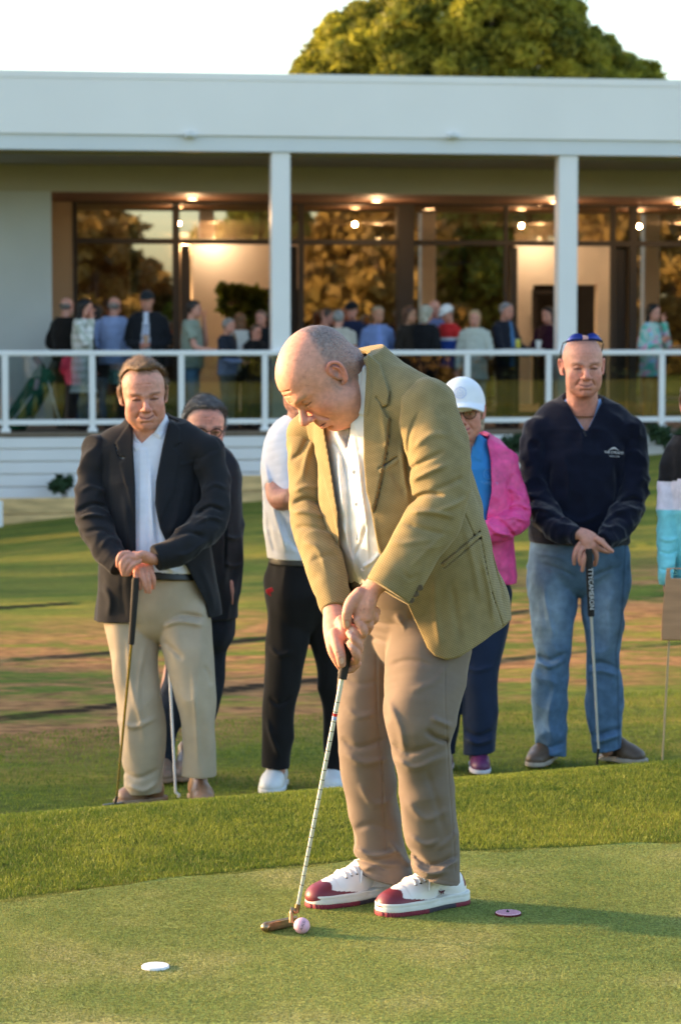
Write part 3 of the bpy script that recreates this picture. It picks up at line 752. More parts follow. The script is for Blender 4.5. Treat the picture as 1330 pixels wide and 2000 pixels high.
# row behind the camera, seen mirrored in the glazing
for i, (x, h, w, mt, lb) in enumerate(((-2, 8.5, 3.2, 'autumn', 'rust gold tree at the near end of the row behind the green'), (4, 7.6, 3.3, 'greenleaf', 'yellow green tree second in the row behind the green'), (9.3, 8.8, 2.6, 'autumn', 'narrow gold tree beside the gap in the row'),
        (15.2, 5.2, 2.9, 'greenleaf', 'low green tree under the gap in the row'), (20.5, 9.0, 3.4, 'autumn', 'tall gold tree right of the gap in the row'), (26, 8.0, 3.4, 'greenleaf', 'green tree between two gold ones in the row'), (32, 9.5, 3.6, 'autumn', 'tallest gold tree near the far end of the row'), (38.5, 8.5, 3.6, 'greenleaf', 'green tree at the far end of the row'))):
    broad_tree(x, -27+1.5*math.sin(i*2.1), h, w, M[mt], 20+i, lb, 80, .34, 80)
for i, (x, h, w, mt, lb) in enumerate(((-5, 9, 4, 'greenleaf', 'dark green tree at the near end of the back row'), (1.5, 9.5, 3.8, 'autumn', 'gold tree second in the back row'), (7, 9, 3.2, 'greenleaf', 'green tree left of the gap in the back row'), (12.4, 5.0, 3.6, 'autumn', 'low gold tree closing the foot of the gap in the back row'),
        (18, 9.5, 3.4, 'greenleaf', 'green tree right of the gap in the back row'), (24, 10, 4, 'autumn', 'broad gold tree in the middle of the back row'), (30.5, 10, 4, 'greenleaf', 'green tree behind the tallest gold one'), (37, 11, 4.2, 'autumn', 'gold tree seventh in the back row'), (44, 11, 4.4, 'greenleaf', 'green tree at the far end of the back row'))):
    broad_tree(x, -35+1.5*math.sin(i*1.7), h, w, M[mt], 120+i, lb, 80, .36, 90)
for i, (x, y, h, w) in enumerate(((-21, 18.6, 7.4, 2.2), (-20, 26.8, 8.6, 2.4), (-22, 32.5, 9, 2.5), (-21, 39.5, 9.5, 2.7), (-23, 44, 10, 3.3))):  # out-of-view trees, added to shade the lawn and the waiting players
    broad_tree(x, y, h, w, M['greenleaf'], 50+i, ('first', 'second', 'third', 'fourth', 'fifth')[i]+' unseen green tree added west of the lawn for its shade', 60, .4, 90)
def shrub(px, py, hpx, v, n, seed, label):
    u, z = FB(px, py, v); w = fworld(u, v, z); r = np.random.default_rng(seed); h = hpx*mpp(31)
    t = empty('shrub', w); tag(t, label, 'shrub')
    cl = []; mb = MB()
    for i in range(n):
        tip = np.array([r.uniform(-.9, .9)*h*.8, r.uniform(-.15, .15), r.uniform(.5, 1)*h]); mb.rod([(0, 0, -.1), tip*.5+r.normal(0, .02, 3), tip], [.008, .006, .003], 6)
        for q in (1, .8, .6): cl.append([*(tip*q), .09*h/.3*r.uniform(.6, 1.1)])
    crown('foliage', np.array(cl), 26, .05, M['shrub'], seed+1, t, 1, 2.0); mb.build('stem', M['bark'], t)
shrub(128, 966, 34, -.35, 5, 70, 'small dark shrub above the timber wall at left')
shrub(1012, 890, 40, -.4, 5, 73, 'small shrub against the white boards left of the man in navy')
shrub(1303, 882, 46, -.4, 7, 75, 'straggly shrub against the white boards at the right edge')
# ---------------------------------------------------------------- figures
def SB(x0, y0, x1, y1, Y0, Y1, h):
    pts = [P(x, y, Y) for x in (x0, x1) for y in (y0, y1) for Y in (Y0, Y1)]
    return S(np.min(pts, 0), np.max(pts, 0), h)
def tb(F, rows, side=(1, 0, 0), k=.01, op='u', n=5):
    """rows: (px, py, Y, r_px[, ry_m])"""
    pts = [P(*r[:3]) for r in rows]; rx = [r[3]*mpp(r[2]) for r in rows]; ry = [r[4] if len(r) > 4 else r[3]*mpp(r[2]) for r in rows]
    return F.tube(pts, rx, ry, side, k, op, n)
SKIN = np.array([.60, .285, .205]); 
def frame(yaw, pitch=0, roll=0):
    """rows: person's left, forward, up.  yaw 0 faces the camera, + turns to picture right; pitch + looks down"""
    y, p, r = (math.radians(a) for a in (yaw, pitch, roll))
    f = np.array([math.sin(y)*math.cos(p), -math.cos(y)*math.cos(p), -math.sin(p)])
    l = np.array([math.cos(y), math.sin(y), 0.0]); u = np.array([math.sin(y)*math.sin(p), -math.cos(y)*math.sin(p), math.cos(p)])
    l2 = l*math.cos(r)+u*math.sin(r); u2 = u*math.cos(r)-l*math.sin(r)
    return np.array([l2, f, u2])
class Head:
    def __init__(s, c, R, sc=1.0, **o):
        s.c = np.asarray(c, float); s.R = np.asarray(R, float); s.s = sc; s.o = dict(smile=0, jowl=0, nose=1.0, fem=0, brow=1.0, ears=1, open=0, fat=0); s.o.update(o)
    def w(s, l, f, u): return s.c+s.s*(np.array([l, f, u]) @ s.R)
    def loc(s, p): return ((p-s.c) @ s.R.T)/s.s
    def ell(s, F, c, r, k=.01, op='u'): F.ell(s.w(*c), np.array(r)*s.s, s.R, k*s.s, op)
    def tube(s, F, pts, rx, ry=None, k=.01, op='u', n=4): F.tube([s.w(*p) for p in pts], np.array(rx)*s.s, None if ry is None else np.array(ry)*s.s, s.R[0], k*s.s, op, n)
    def cranium(s, F, g=0.0):
        s.ell(F, (0, -.012, .032), (.077+g, .097+g, .09+g), 0)
        s.ell(F, (0, .03, .04), (.064+g, .062+g, .058+g), .03)
    def build(s, F, fine=True):
        o = s.o; e = s.ell; t = s.tube; ft = o['fat']
        s.cranium(F)
        e(F, (0, .026, -.03), (.063+ft*.006, .062, .078), .03)
        e(F, (0, .03, -.076), (.05+ft*.01-.006*o['fem'], .05, .03), .03)
        e(F, (0, .068, -.098), (.019, .017, .014), .022)
        e(F, (0, .022, -.088), (.046+ft*.012, .045, .026+ft*.01), .02)
        for sd in (-1, 1):
            e(F, (sd*.041, .058, -.03), (.022+.003*o['smile'], .02, .024), .022)
            e(F, (sd*.05, .03, -.06), (.016+ft*.008, .03, .026), .025)
        if not fine:
            t(F, [(0, .085, .005), (0, .106, -.03)], [.008, .012], k=.012); 
            if o['ears']:
                for sd in (-1, 1): e(F, (sd*.079, -.008, -.008), (.009, .018, .031), .008)
            return
        t(F, [(-.048, .066, .021), (-.026, .086, .021), (0, .09, .014), (.026, .086, .021), (.048, .066, .021)], [.008, .0095*o['brow'], .009, .0095*o['brow'], .008], k=.014)
        for sd in (-1, 1):
            e(F, (sd*.032, .093, .002), (.0185, .015, .0115), .012, 's')
            e(F, (sd*.032, .0715, .0005), (.014, .0135, .0125), .004)
            # lids: upper roll and lower bag
            t(F, [(sd*.018, .0815, .004), (sd*.032, .0865, .0075), (sd*.046, .0745, .003)], [.003, .0036, .003], k=.004)
            t(F, [(sd*.019, .081, -.006), (sd*.032, .0835, -.0095), (sd*.045, .074, -.006)], [.0028, .0032, .0028], k=.005)
            t(F, [(sd*.021, .077, -.017), (sd*.036, .0765, -.021), (sd*.05, .064, -.014)], [.004, .005, .004], k=.008)
        n = o['nose']
        t(F, [(0, .083, .012), (0, .094*1, -.006), (0, .089+.02*n, -.026)], [.0075, .008*n, .0105*n], k=.010)
        e(F, (0, .092+.019*n, -.031), (.0115*n, .011*n, .0095*n), .007)
        for sd in (-1, 1):
            e(F, (sd*.0125*n, .097+.004*n, -.0355), (.0075*n, .0105, .0075), .005)
            e(F, (sd*.0065, .103+.002*n, -.0435), (.0032, .0055, .003), .002, 's')
        e(F, (0, .078, -.062), (.027, .02, .022), .018)
        sm = o['smile']; mw = .023+.004*sm
        mouth = [(-mw, .078, -.0655+.009*sm), (-.012, .092, -.0665), (0, .0965, -.0665-.001*sm), (.012, .092, -.0665), (mw, .078, -.0655+.009*sm)]
        t(F, [(a, b-.001, c+.0045) for a, b, c in mouth], [.002, .0042, .004, .0042, .002], k=.005)
        t(F, [(a, b-.0015, c-.0055) for a, b, c in mouth], [.002, .005, .0058, .005, .002], k=.005)
        t(F, [(a*1.04, b+.0045, c) for a, b, c in mouth], [.0022, .0022, .002, .0022, .0022], k=.002, op='s')
        t(F, [(-.016, .082, -.084), (0, .089, -.083), (.016, .082, -.084)], [.0022]*3, k=.009, op='s')
        for sd in (-1, 1):  # nasolabial crease and smile pad
            t(F, [(sd*.0165, .094, -.034), (sd*.028, .084, -.05), (sd*.034, .074, -.066)], [.0032, .004, .0025], k=.005, op='s')
            if o.get('old', 1):
                for dz in (0, .007): t(F, [(sd*.050, .067, -.002-dz), (sd*.060, .053, -.006-dz*2.4)], [.0015, .001], k=.002, op='s', n=1)
            if sm: t(F, [(sd*.026, .08, -.036), (sd*.037, .074, -.046), (sd*.043, .062, -.06)], [.006, .0075, .005], k=.01)
        if o.get('old', 1):
            for uu in (.042, .054): t(F, [(-.032, .083, uu), (0, .093, uu+.003), (.032, .083, uu)], [.0013]*3, k=.003, op='s')
        if o['ears']:
            for sd in (-1, 1):
                q = s
                # ear: rim, bowl, lobe
                t(F, [(sd*.073, .004, .002), (sd*.081, .001, .022), (sd*.087, -.013, .028), (sd*.09, -.026, .014), (sd*.087, -.024, -.008), (sd*.081, -.012, -.026), (sd*.075, -.002, -.03)], [.004, .0042, .0045, .0045, .0042, .0065, .005], k=.003)
                e(F, (sd*.078, -.012, -.001), (.0055, .017, .025), .004)
                e(F, (sd*.0865, -.007, .001), (.006, .0085, .0125), .003, 's')
                t(F, [(sd*.085, -.013, .016), (sd*.086, -.018, .002), (sd*.083, -.013, -.012)], [.0025, .0028, .0025], k=.003)
    def neck(s, F, base, r0=.056, r1=.07): F.cap(s.w(0, -.028, -.05), base, r0*s.s, r1, k=.02)
    def paint(s, p, C, skin=SKIN, hair=None, hairfn=None, brow=(.16, .1, .07), eyes='squint', lips=(.50, .2, .17), ruddy=1.0):
        q = s.loc(p); l, f, u = q.T; al = np.abs(l); near = (np.abs(q) < .16).all(1)
        def g(cl, cf, cu, r): return np.exp(-((al-cl)**2+(f-cf)**2+(u-cu)**2)/r**2)
        red = np.array([.62, .22, .17]); W = .0
        a = np.clip(.55*g(.045, .065, -.032, .026)+.65*g(0, .112, -.03, .02)+.5*(al > .0775)*(f < .02)*(u > -.045)*near+.25*g(0, .085, -.1, .03)+.25*g(0, .08, .06, .04), 0, .8)*ruddy
        n = vnoise(p, .012, 3)*.5+vnoise(p, .03, 4)*.5; a = np.clip(a+.10*n*near, 0, 1)[:, None]
        C[:] = C*(1-a)+red*a
        def put(m, c, w=1.0): 
            m = np.clip(m, 0, 1)[:, None]*w*near[:, None]; C[:] = C*(1-m)+np.array(c)*m
        put(sstep(.0085, .0045, np.abs(u+.066-.008*s.o['smile']*(al/.025)**2))*sstep(.028, .02, al)*(f > .06), lips, .75)
        put(sstep(.0028, .0008, np.abs(u+.0665-.0085*s.o['smile']*(al/.026)**2))*sstep(.029, .025, al)*(f > .06), (.1, .03, .025), .9)
        if brow is not None: put(sstep(.006, .002, np.abs(u-.0225+.10*np.abs(al-.034)))*sstep(.024, .017, np.abs(al-.034))*(f > .04), brow, .62)
        if eyes == 'squint':
            put(sstep(.0045, .0018, np.abs(u+.0005+.05*np.abs(al-.032)))*sstep(.0175, .013, np.abs(al-.032))*(f > .06), (.05, .02, .015), .95)
            put(np.exp(-((al-.032)**2+(u+.0005)**2)/.005**2)*(f > .06), (.012, .008, .006), .97)
        elif eyes == 'open':
            put(sstep(.0055, .0035, np.hypot((al-.032)*.42, u))*(f > .06), (.6, .56, .52), .85)
            put(sstep(.0058, .004, np.hypot(al-.032, u))*(f > .06), (.05, .03, .02), 1)
            put(sstep(.0022, .0008, np.abs(u-.0055+.06*np.abs(al-.032)))*sstep(.017, .013, np.abs(al-.032))*(f > .06), (.06, .03, .02), .9)
        elif eyes == 'down':
            put(sstep(.0024, .0008, np.abs(u+.0035-.10*(al-.032)))*sstep(.0165, .013, np.abs(al-.032))*(f > .06), (.06, .025, .02), .85)
        if eyes: put(np.exp(-((al-.03)**2+(u-.002)**2)/.017**2)*(f > .05), (.42, .18, .14), .3)
        for sd in (1,): put(np.exp(-((al-.0065)**2+(u+.0415)**2+(f-.105)**2)/.0042**2), (.08, .02, .015), .8)
        put(np.exp(-((al-.087)**2+(f+.006)**2+(u)**2)/.009**2), (.35, .09, .05), .6)
        if hairfn is not None: 
            m, c = hairfn(l, f, u, p); m = np.clip(m, 0, 1)[:, None]*near[:, None]; C[:] = C*(1-m)+c*m
        return C
    def hair(s, h, col, thick=.012, lim=((-.09, -.06), (-.03, -.014), (.02, .006), (.05, .03), (.075, .062), (.13, .1)), low=-.075, temple=0.0, extra=None, amp=.003, sc=.02, seed=1, streak=(0, 1, 0), side_low=None, top=0.0, clip=None):
        F = S(s.c-.19*s.s, s.c+.19*s.s, h)
        s.cranium(F, thick)
        if top: s.ell(F, (0, .0, .055), (.072, .09, .07+top), .02)
        if side_low is not None:
            s.tube(F, [(0, -.05, .0), (0, -.055, side_low)], [.088, .075], [.06, .05], k=.02)
        if extra: extra(F)
        L = np.array(lim)
        def cut(p, px, py):
            l, f, u = s.loc(p).T; fl = np.interp(u, L[:, 0], L[:, 1])-temple*np.clip((np.abs(l)-.02)/.03, 0, 1)*sstep(.03, .07, u)
            return np.zeros(len(p)), np.maximum(f-fl+.004*vnoise(p, .012, 77)+.003*vnoise(p, .005, 78), (low-u)+.006*vnoise(p, .01, 79))*s.s
        ix = np.nonzero(F.f < .05); pts = np.stack([F.ax[i][ix[i]] for i in range(3)], 1).astype(float)
        _, d = cut(pts, 0, 0)
        F.f[ix] = -smin(-F.f[ix], -d, .006)
        # strand relief
        d0 = nrm(np.array(streak, float) @ s.R)
        F.near(lambda p, a, b: amp*(vnoise(p-np.outer(p @ d0, d0)*.8, sc, seed)+.5*vnoise(p-np.outer(p @ d0, d0)*.8, sc*.4, seed+3)), .02)
        inner = S.__new__(S); inner.__dict__ = dict(F.__dict__); 
        v, q = F.mesh(1); C = np.tile(np.array(col, float), (len(v), 1)); n = vnoise(v-np.outer(v @ d0, d0)*.8, .014, seed+7)*.55+vnoise(v-np.outer(v @ d0, d0)*.8, .007, seed+8)*.3+vnoise(v, .03, seed+9)*.2
        C = C*np.clip(1+n, .35, 1.9)[:, None]
        return v, q, C
def strands(m, n, L, w, flow, lift=.35, jit=.5, seed=0, mask=None, tone=.45):
    """fine tapered hairs rooted on a mesh (v, q, C), combed along flow(points)->dirs"""
    v, q, C = m; r = np.random.default_rng(seed)
    a, b, c, d = (v[q[:, i]] for i in range(4)); nn = np.cross(c-a, d-b); ar = np.linalg.norm(nn, axis=1); cen = (a+b+c+d)/4
    if mask is not None: ar = ar*mask(cen)
    k = r.choice(len(q), n, p=ar/ar.sum()); s_, t_ = r.random(n)[:, None], r.random(n)[:, None]
    p = (a[k]*(1-s_)+b[k]*s_)*(1-t_)+(d[k]*(1-s_)+c[k]*s_)*t_; N_ = nn[k]/np.linalg.norm(nn[k], axis=1)[:, None]
    F_ = flow(p); F_ = F_-N_*(F_*N_).sum(1)[:, None]; F_ /= np.linalg.norm(F_, axis=1)[:, None]+1e-9
    D = F_+N_*lift*r.uniform(.3, 1.3, n)[:, None]+r.normal(0, jit*.5, (n, 3)); D /= np.linalg.norm(D, axis=1)[:, None]
    S_ = np.cross(D, N_); S_ /= np.linalg.norm(S_, axis=1)[:, None]+1e-9; l = (L*r.uniform(.5, 1.3, n))[:, None]
    p0 = p-N_*.0015; p1 = p0+D*l*.55; p2 = p1+(D-N_*lift*.7)*l*.45
    V_ = np.stack([p0-S_*w/2, p0+S_*w/2, p1+S_*w*.4, p1-S_*w*.4, p2+S_*w*.12, p2-S_*w*.12], 1).reshape(-1, 3)
    i = np.arange(n)*6; Q = np.concatenate([np.stack([i, i+1, i+2, i+3], 1), np.stack([i+3, i+2, i+4, i+5], 1)])
    cc = C[q[k, 0]]*np.clip(1+r.normal(0, tone, n), .3, 2.2)[:, None]
    return V_, Q, np.repeat(cc, 6, 0)
def merge(parts):
    V_, Q_, C_ = [], [], []; n = 0
    for v, q, c in parts: V_.append(v); Q_.append(q+n); C_.append(c); n += len(v)
    return np.vstack(V_), np.vstack(Q_), np.vstack(C_)
def flat(mesh, col, var=0, sc=.1, seed=0):
    v, q = mesh; C = np.tile(np.array(col, float), (len(v), 1))
    if var: C = C*(1+var*vnoise(v, sc, seed))[:, None]
    return v, q, C
def part(name, m, mat, parent): return link(name, npmesh(name, *m), M[mat], parent)
def shoe_field(h, heel, toe, wid=.05, hgt=.095, zlift=0.0, L0=None):
    """heel, toe: ground points; returns (sole S, upper S, frame fn)"""
    heel = np.array(heel, float); toe = np.array(toe, float); L = np.linalg.norm((toe-heel)[:2]); x = nrm((toe-heel)*[1, 1, 0]); y = np.array([-x[1], x[0], 0]); z = np.array([0, 0, 1.0])
    W = lambda a, b, c: heel+x*a*L+y*b+z*c
    lo, hi = bounds([W(0, 0, 0), W(1, 0, 0), W(0, 0, .13), W(.5, wid, 0), W(.5, -wid, 0)], .03+wid)
    def sole(t0, t1, g=0.0):
        F = S(lo, hi, h)
        F.tube([W(.13, 0, .02), W(.35, .002, .02), W(.62, 0, .02), W(.83, 0, .02)], [wid*.78+g, wid*.74+g, wid*.98+g, wid*.85+g], [.2]*4, y, 0, n=5)
        F.plane(W(0, 0, t1), (0, 0, 1), .003); F.plane(W(0, 0, t0), (0, 0, -1), .003); return F
    def upper():
        F = S(lo, hi, h); R = np.array([x, y, z])
        F.ell(W(.82, 0, .028), (L*.17, wid*.86, .036), R, .01); F.ell(W(.62, 0, .034), (L*.24, wid*.92, .046), R, .02)
        F.tube([W(.66, 0, .05), W(.5, 0, .062), W(.34, 0, .072)], [wid*.72, wid*.66, wid*.62], [.026, .034, .045], y, .02)
        F.ell(W(.17, 0, .045), (L*.16, wid*.76, .05), R, .02); F.tube([W(.2, 0, .05), W(.24, 0, hgt+.015)], [wid*.68, wid*.68], [L*.14, L*.13], y, .015, n=1)
        F.plane(W(0, 0, .012), (0, 0, -1)); return F
    return sole, upper, W, (x, y, z, L)
def simple_shoe(parent, heel, toe, wid, h, up_col, sole_col, mat='leather', lace=None, name='shoe', label=None):
    sole, upper, W, fr = shoe_field(h, heel, toe, wid)
    e = part(name, flat(upper().mesh(), up_col, .06, .05), mat, parent)
    part('sole', flat(sole(.001, .022, .002).mesh(), sole_col), 'rubber', e)
    if lace is not None:
        mb = MB()
        for i, a in enumerate((.6, .53, .46, .39)):
            zz = .034+.046*math.sqrt(max(0, 1-((a-.62)/.24)**2)) if a > .55 else .105-.03*(a-.34)/.3
            zz = .083+(.6-a)*.13
            mb.rod([W(a, -wid*.42, zz-.008), W(a-.005, 0, zz+.003), W(a, wid*.42, zz-.008)], .0032, 6)
        mb.build('laces', lace, e)
    if label: e['label'] = label
    return e
def text_obj(name, txt, loc, xdir, up, size, mat, parent, depth=.0015, font_shear=0):
    cu = bpy.data.curves.new(name, 'FONT'); cu.body = txt; cu.size = size; cu.align_x = 'CENTER'; cu.align_y = 'CENTER'; cu.extrude = depth/2; cu.resolution_u = 3
    x = nrm(xdir); u = np.asarray(up, float); u = nrm(u-x*(x@u)); n = np.cross(x, u)
    o = bpy.data.objects.new(name, cu); COL.objects.link(o)
    mt = np.eye(4); mt[:3, 0] = x; mt[:3, 1] = u; mt[:3, 2] = n; mt[:3, 3] = loc
    dg = bpy.context.evaluated_depsgraph_get(); me = bpy.data.meshes.new_from_object(o.evaluated_get(dg)); bpy.data.objects.remove(o)
    v = np.empty(len(me.vertices)*3); me.vertices.foreach_get('co', v); v = v.reshape(-1, 3) @ mt[:3, :3].T+mt[:3, 3]
    me.vertices.foreach_set('co', v.ravel()); me.materials.clear(); me.update()
    q = link(name, me, mat, parent); return q
def putter(rows, gr, sr, head_pts, mats, label, group=None, headkind='blade', bands=0, grip_r=(.0135, .0115)):
    """rows: grip top, grip end, shaft end (world points)"""
    a, b, c = [np.array(p, float) for p in rows]
    root = empty('putter', head_pts[0]); tag(root, label, 'golf club', group)
    off = -np.array(head_pts[0])
    def P_(mb, n, m): mb.v = [tuple(np.array(v)+off) for v in mb.v]; return mb.build(n, m, root)
    mb = MB(); mb.rod([a, a+(b-a)*.04, b], [grip_r[0]*.8, grip_r[0], grip_r[1]], 16); P_(mb, 'grip', mats[0])
    mb = MB(); mb.rod([b, c], [.0062, .0048], 14); P_(mb, 'shaft', mats[1])
    if bands:
        for i in range(bands):
            mb = MB()
            t = .1+.85*i/bands; p = b+(c-b)*t; r = .0062+(.0048-.0062)*t+.0003; d = nrm(c-b)*.0008; mb.rod([p-d, p+d], r, 14); P_(mb, 'shaft_step', M['blacksteel'])
    return root, P_, off
# ---------------------------------------------------------------- the golfer
def cloth_tweed():
    m, nt, b = newmat('houndstooth_tweed'); L = nt.links
    tc = N(nt, 'ShaderNodeTexCoord'); mp = N(nt, 'ShaderNodeMapping'); mp.inputs['Rotation'].default_value = (math.pi/2, 0, 0); mp.inputs['Scale'].default_value = (1, .001, 1)
    sk = N(nt, 'ShaderNodeMapping'); sk.inputs['Rotation'].default_value = (0, .3, 0); L.new(tc.outputs['Object'], sk.inputs[0]); sk.inputs['Scale'].default_value = (1, .001, 1); mp = sk
    ck = N(nt, 'ShaderNodeTexChecker'); ck.inputs['Scale'].default_value = 270; ck.inputs[1].default_value = rgb(.285, .222, .105); ck.inputs[2].default_value = rgb(.20, .152, .07); L.new(mp.outputs[0], ck.inputs[0])
    n = N(nt, 'ShaderNodeTexNoise'); n.inputs['Scale'].default_value = 30; n.inputs['Detail'].default_value = 4; L.new(tc.outputs['Object'], n.inputs[0])
    r = N(nt, 'ShaderNodeMapRange'); r.inputs[1].default_value = .3; r.inputs[2].default_value = .7; r.inputs[3].default_value = .88; r.inputs[4].default_value = 1.12; L.new(n.outputs[0], r.inputs[0])
    x = N(nt, 'ShaderNodeVectorMath', operation='SCALE'); L.new(ck.outputs[0], x.inputs[0]); L.new(r.outputs[0], x.inputs['Scale']); L.new(x.outputs[0], b.inputs['Base Color'])
    b.inputs['Roughness'].default_value = .9; b.inputs['Specular IOR Level'].default_value = .12; b.inputs['Sheen Weight'].default_value = .12
    bp = N(nt, 'ShaderNodeBump'); bp.inputs['Strength'].default_value = .35; bp.inputs['Distance'].default_value = .0015; L.new(ck.outputs[1], bp.inputs['Height']); L.new(bp.outputs[0], b.inputs['Normal'])
    return m
M['tweed'] = cloth_tweed()
GSIDE = (.64, -.77, 0)
TORSO = [(702, 735, 6.70, .105, .085), (728, 800, 6.70, .175, .125), (752, 890, 6.70, .205, .155), (778, 1000, 6.70, .225, .185), (812, 1100, 6.74, .225, .19), (842, 1190, 6.78, .215, .175), (862, 1275, 6.80, .215, .17)]
def gtorso(F, g=0.0, rows=TORSO, k=.02):
    F.tube([P(*r[:3]) for r in rows], [r[3]+g for r in rows], [r[4]+g for r in rows], GSIDE, k)
GH = Head(P(630, 736, 6.62), np.array([[.359, -.931, .063], [-.573, -.274, -.772], [-.736, -.241, .632]]), 1.10, jowl=1, fat=1, nose=1.1, brow=1.25)
# orthonormalise
_l, _f, _u = GH.R; _f = nrm(_f); _u = nrm(_u-_f*(_u@_f)); _l = nrm(_l-_f*(_l@_f)-_u*(_l@_u)); GH.R = np.array([_l, _f, _u])
LSL = [(832, 800, 6.53, 60), (856, 885, 6.47, 60), (858, 985, 6.41, 55), (812, 1070, 6.37, 50), (758, 1157, 6.35, 48), (735, 1192, 6.34, 46)]
RSL = [(606, 858, 6.88, 45), (603, 945, 6.80, 38), (608, 1020, 6.73, 38), (636, 1110, 6.60, 37), (656, 1190, 6.50, 28), (662, 1220, 6.47, 27)]
def golfer_skin(p, C, hand=True):
    px, py = proj(p)
    if hand:
        n = vnoise(p, .01, 5)
        red = np.clip(.25+.35*n, 0, .6)[:, None]; C[:] = C*(1-red)+np.array([.60, .25, .18])*red
    return C
def golfer():
    # body: head
    F = S(GH.c-.2, GH.c+.2, .0024); GH.build(F)
    GH.neck(F, P(706, 778, 6.68), .058, .078)
    GH.tube(F, [(-.055, .0, -.055), (-.045, -.01, -.1)], [.03, .035], k=.03)   # jowl and neck roll
    GH.tube(F, [(.055, .005, -.07), (.04, .03, -.1), (0, .04, -.11), (-.04, .03, -.1)], [.018, .02, .02, .018], k=.022)
    GH.tube(F, [(.05, -.055, -.02), (0, -.085, -.03), (-.05, -.055, -.02)], [.02, .024, .02], k=.03)
    # frown and forehead creases
    for a, b in (((-.008, .098, .028), (-.006, .094, .012)), ((.009, .098, .03), (.006, .094, .013))): GH.tube(F, [a, b], [.0016, .0022], k=.003, op='s', n=1)
    for uu in (.04, .052): GH.tube(F, [(-.03, .086, uu), (0, .096, uu+.003), (.03, .086, uu)], [.0012]*3, k=.003, op='s')
    for dz in (0, .006): GH.tube(F, [(.05, .066, -.003-dz), (.06, .052, -.008-dz*2.2)], [.0014, .001], k=.002, op='s', n=1)
    v, q = F.mesh(1); C = np.tile(np.array([.62, .30, .215]), (len(v), 1))
    def hf(l, f, u, p):
        edge = np.interp(u, [-.11, -.06, -.02, .015, .045, .075, .1, .13], [-.06, -.03, .006, .002, -.012, -.028, -.042, -.05])+.010*vnoise(p, .012, 8)
        m = sstep(.012, -.014, f-edge)*sstep(-.085, -.05, u)*(np.abs(l) < .082)
        burn = np.exp(-((np.abs(l)-.07)**2+(f-.016)**2)/.011**2)*sstep(-.045, -.03, u)*sstep(.02, .0, u)
        st = np.clip(.6+.3*vnoise(p, .004, 31), 0, 1); top = np.exp(-((u-.085)**2+(f+.06)**2)/.055**2)
        mm = np.clip(m*(.42+.25*st+.3*top), 0, .9); mm = np.maximum(mm, burn*.8*st)
        c = np.array([.16, .145, .14])*(1+.5*np.clip(vnoise(p, .005, 12), -.6, 1))[:, None]; return mm, c
    GH.paint(v, C, brow=(.36, .24, .17), eyes='down', hairfn=hf, lips=(.52, .2, .17), ruddy=1.4)
    # blotches of sun-aged skin on the bald crown
    loc = GH.loc(v); sp = vnoise(v, .006, 55); m = ((sp > .62) & (loc[:, 2] > .03))[:, None]*.35; C = C*(1-m)+np.array([.4, .17, .12])*m
    parts = [(v, q, C)]; hm = (v, q, C)
    # hands
    F = SB(610, 1100, 800, 1330, 6.28, 6.62, .0021)
    # left (upper) hand
    tb(F, [(800, 1105, 6.37, 24, .028), (755, 1128, 6.365, 23, .027), (727, 1149, 6.362, 23, .021), (712, 1178, 6.352, 26, .018), (708, 1204, 6.352, 23, .017)], (.85, -.5, .1), .008)
    tb(F, [(700, 1212, 6.348, 10), (706, 1224, 6.345, 9.5), (711, 1236, 6.352, 8.5), (703, 1243, 6.385, 8)], k=.004)
    tb(F, [(714, 1210, 6.352, 10), (721, 1221, 6.36, 9.5), (716, 1232, 6.39, 9)], k=.004)
    tb(F, [(724, 1200, 6.357, 10), (731, 1208, 6.372, 9.5), (722, 1216, 6.40, 9)], k=.004)
    tb(F, [(728, 1190, 6.365, 9), (735, 1196, 6.385, 8.5), (724, 1204, 6.41, 8)], k=.004)
    tb(F, [(703, 1160, 6.355, 14), (687, 1176, 6.350, 13), (679, 1194, 6.345, 11), (677, 1208, 6.348, 10), (678, 1221, 6.36, 8.5)], k=.006)
    # right (lower) hand
    tb(F, [(645, 1165, 6.53, 20, .026), (651, 1194, 6.49, 21, .024), (652, 1216, 6.455, 23, .02), (653, 1238, 6.425, 22, .02), (655, 1256, 6.41, 18, .018)], (.8, -.6, 0), .008)
    tb(F, [(666, 1212, 6.42, 11), (672, 1228, 6.40, 12), (668, 1246, 6.395, 11)], k=.01)     # heel of the thumb beside the grip
    tb(F, [(655, 1240, 6.40, 14), (660, 1262, 6.378, 12.5), (665, 1280, 6.366, 10.5), (667, 1296, 6.372, 9)], k=.006)
    tb(F, [(645, 1248, 6.42, 11), (649, 1270, 6.405, 10), (659, 1290, 6.40, 9.5), (670, 1305, 6.41, 8.5), (686, 1307, 6.41, 8), (699, 1296, 6.395, 7)], k=.004)
    for a in ([(689, 1226, 6.362, 7.5), (697, 1237, 6.358, 8.4), (702, 1251, 6.372, 8.6), (694, 1260, 6.41, 9), (662, 1240, 6.44, 10)],
              [(683, 1237, 6.358, 8), (692, 1249, 6.352, 9), (701, 1265, 6.37, 9), (692, 1274, 6.41, 9), (660, 1258, 6.435, 10)],
              [(684, 1257, 6.36, 8), (691, 1268, 6.356, 8.8), (697, 1283, 6.37, 8.8), (688, 1291, 6.41, 9), (657, 1275, 6.425, 10)]): tb(F, a, k=.003)
    # knuckle creases
    for pts in ([(658, 1276), (668, 1272)], [(660, 1280), (669, 1277)], [(672, 1203), (683, 1200)], [(673, 1207), (683, 1205)], [(702, 1213), (711, 1210)]): F.fold(pts, 1.6, -.0012, y1=6.40, taper=False, Y=6.36)
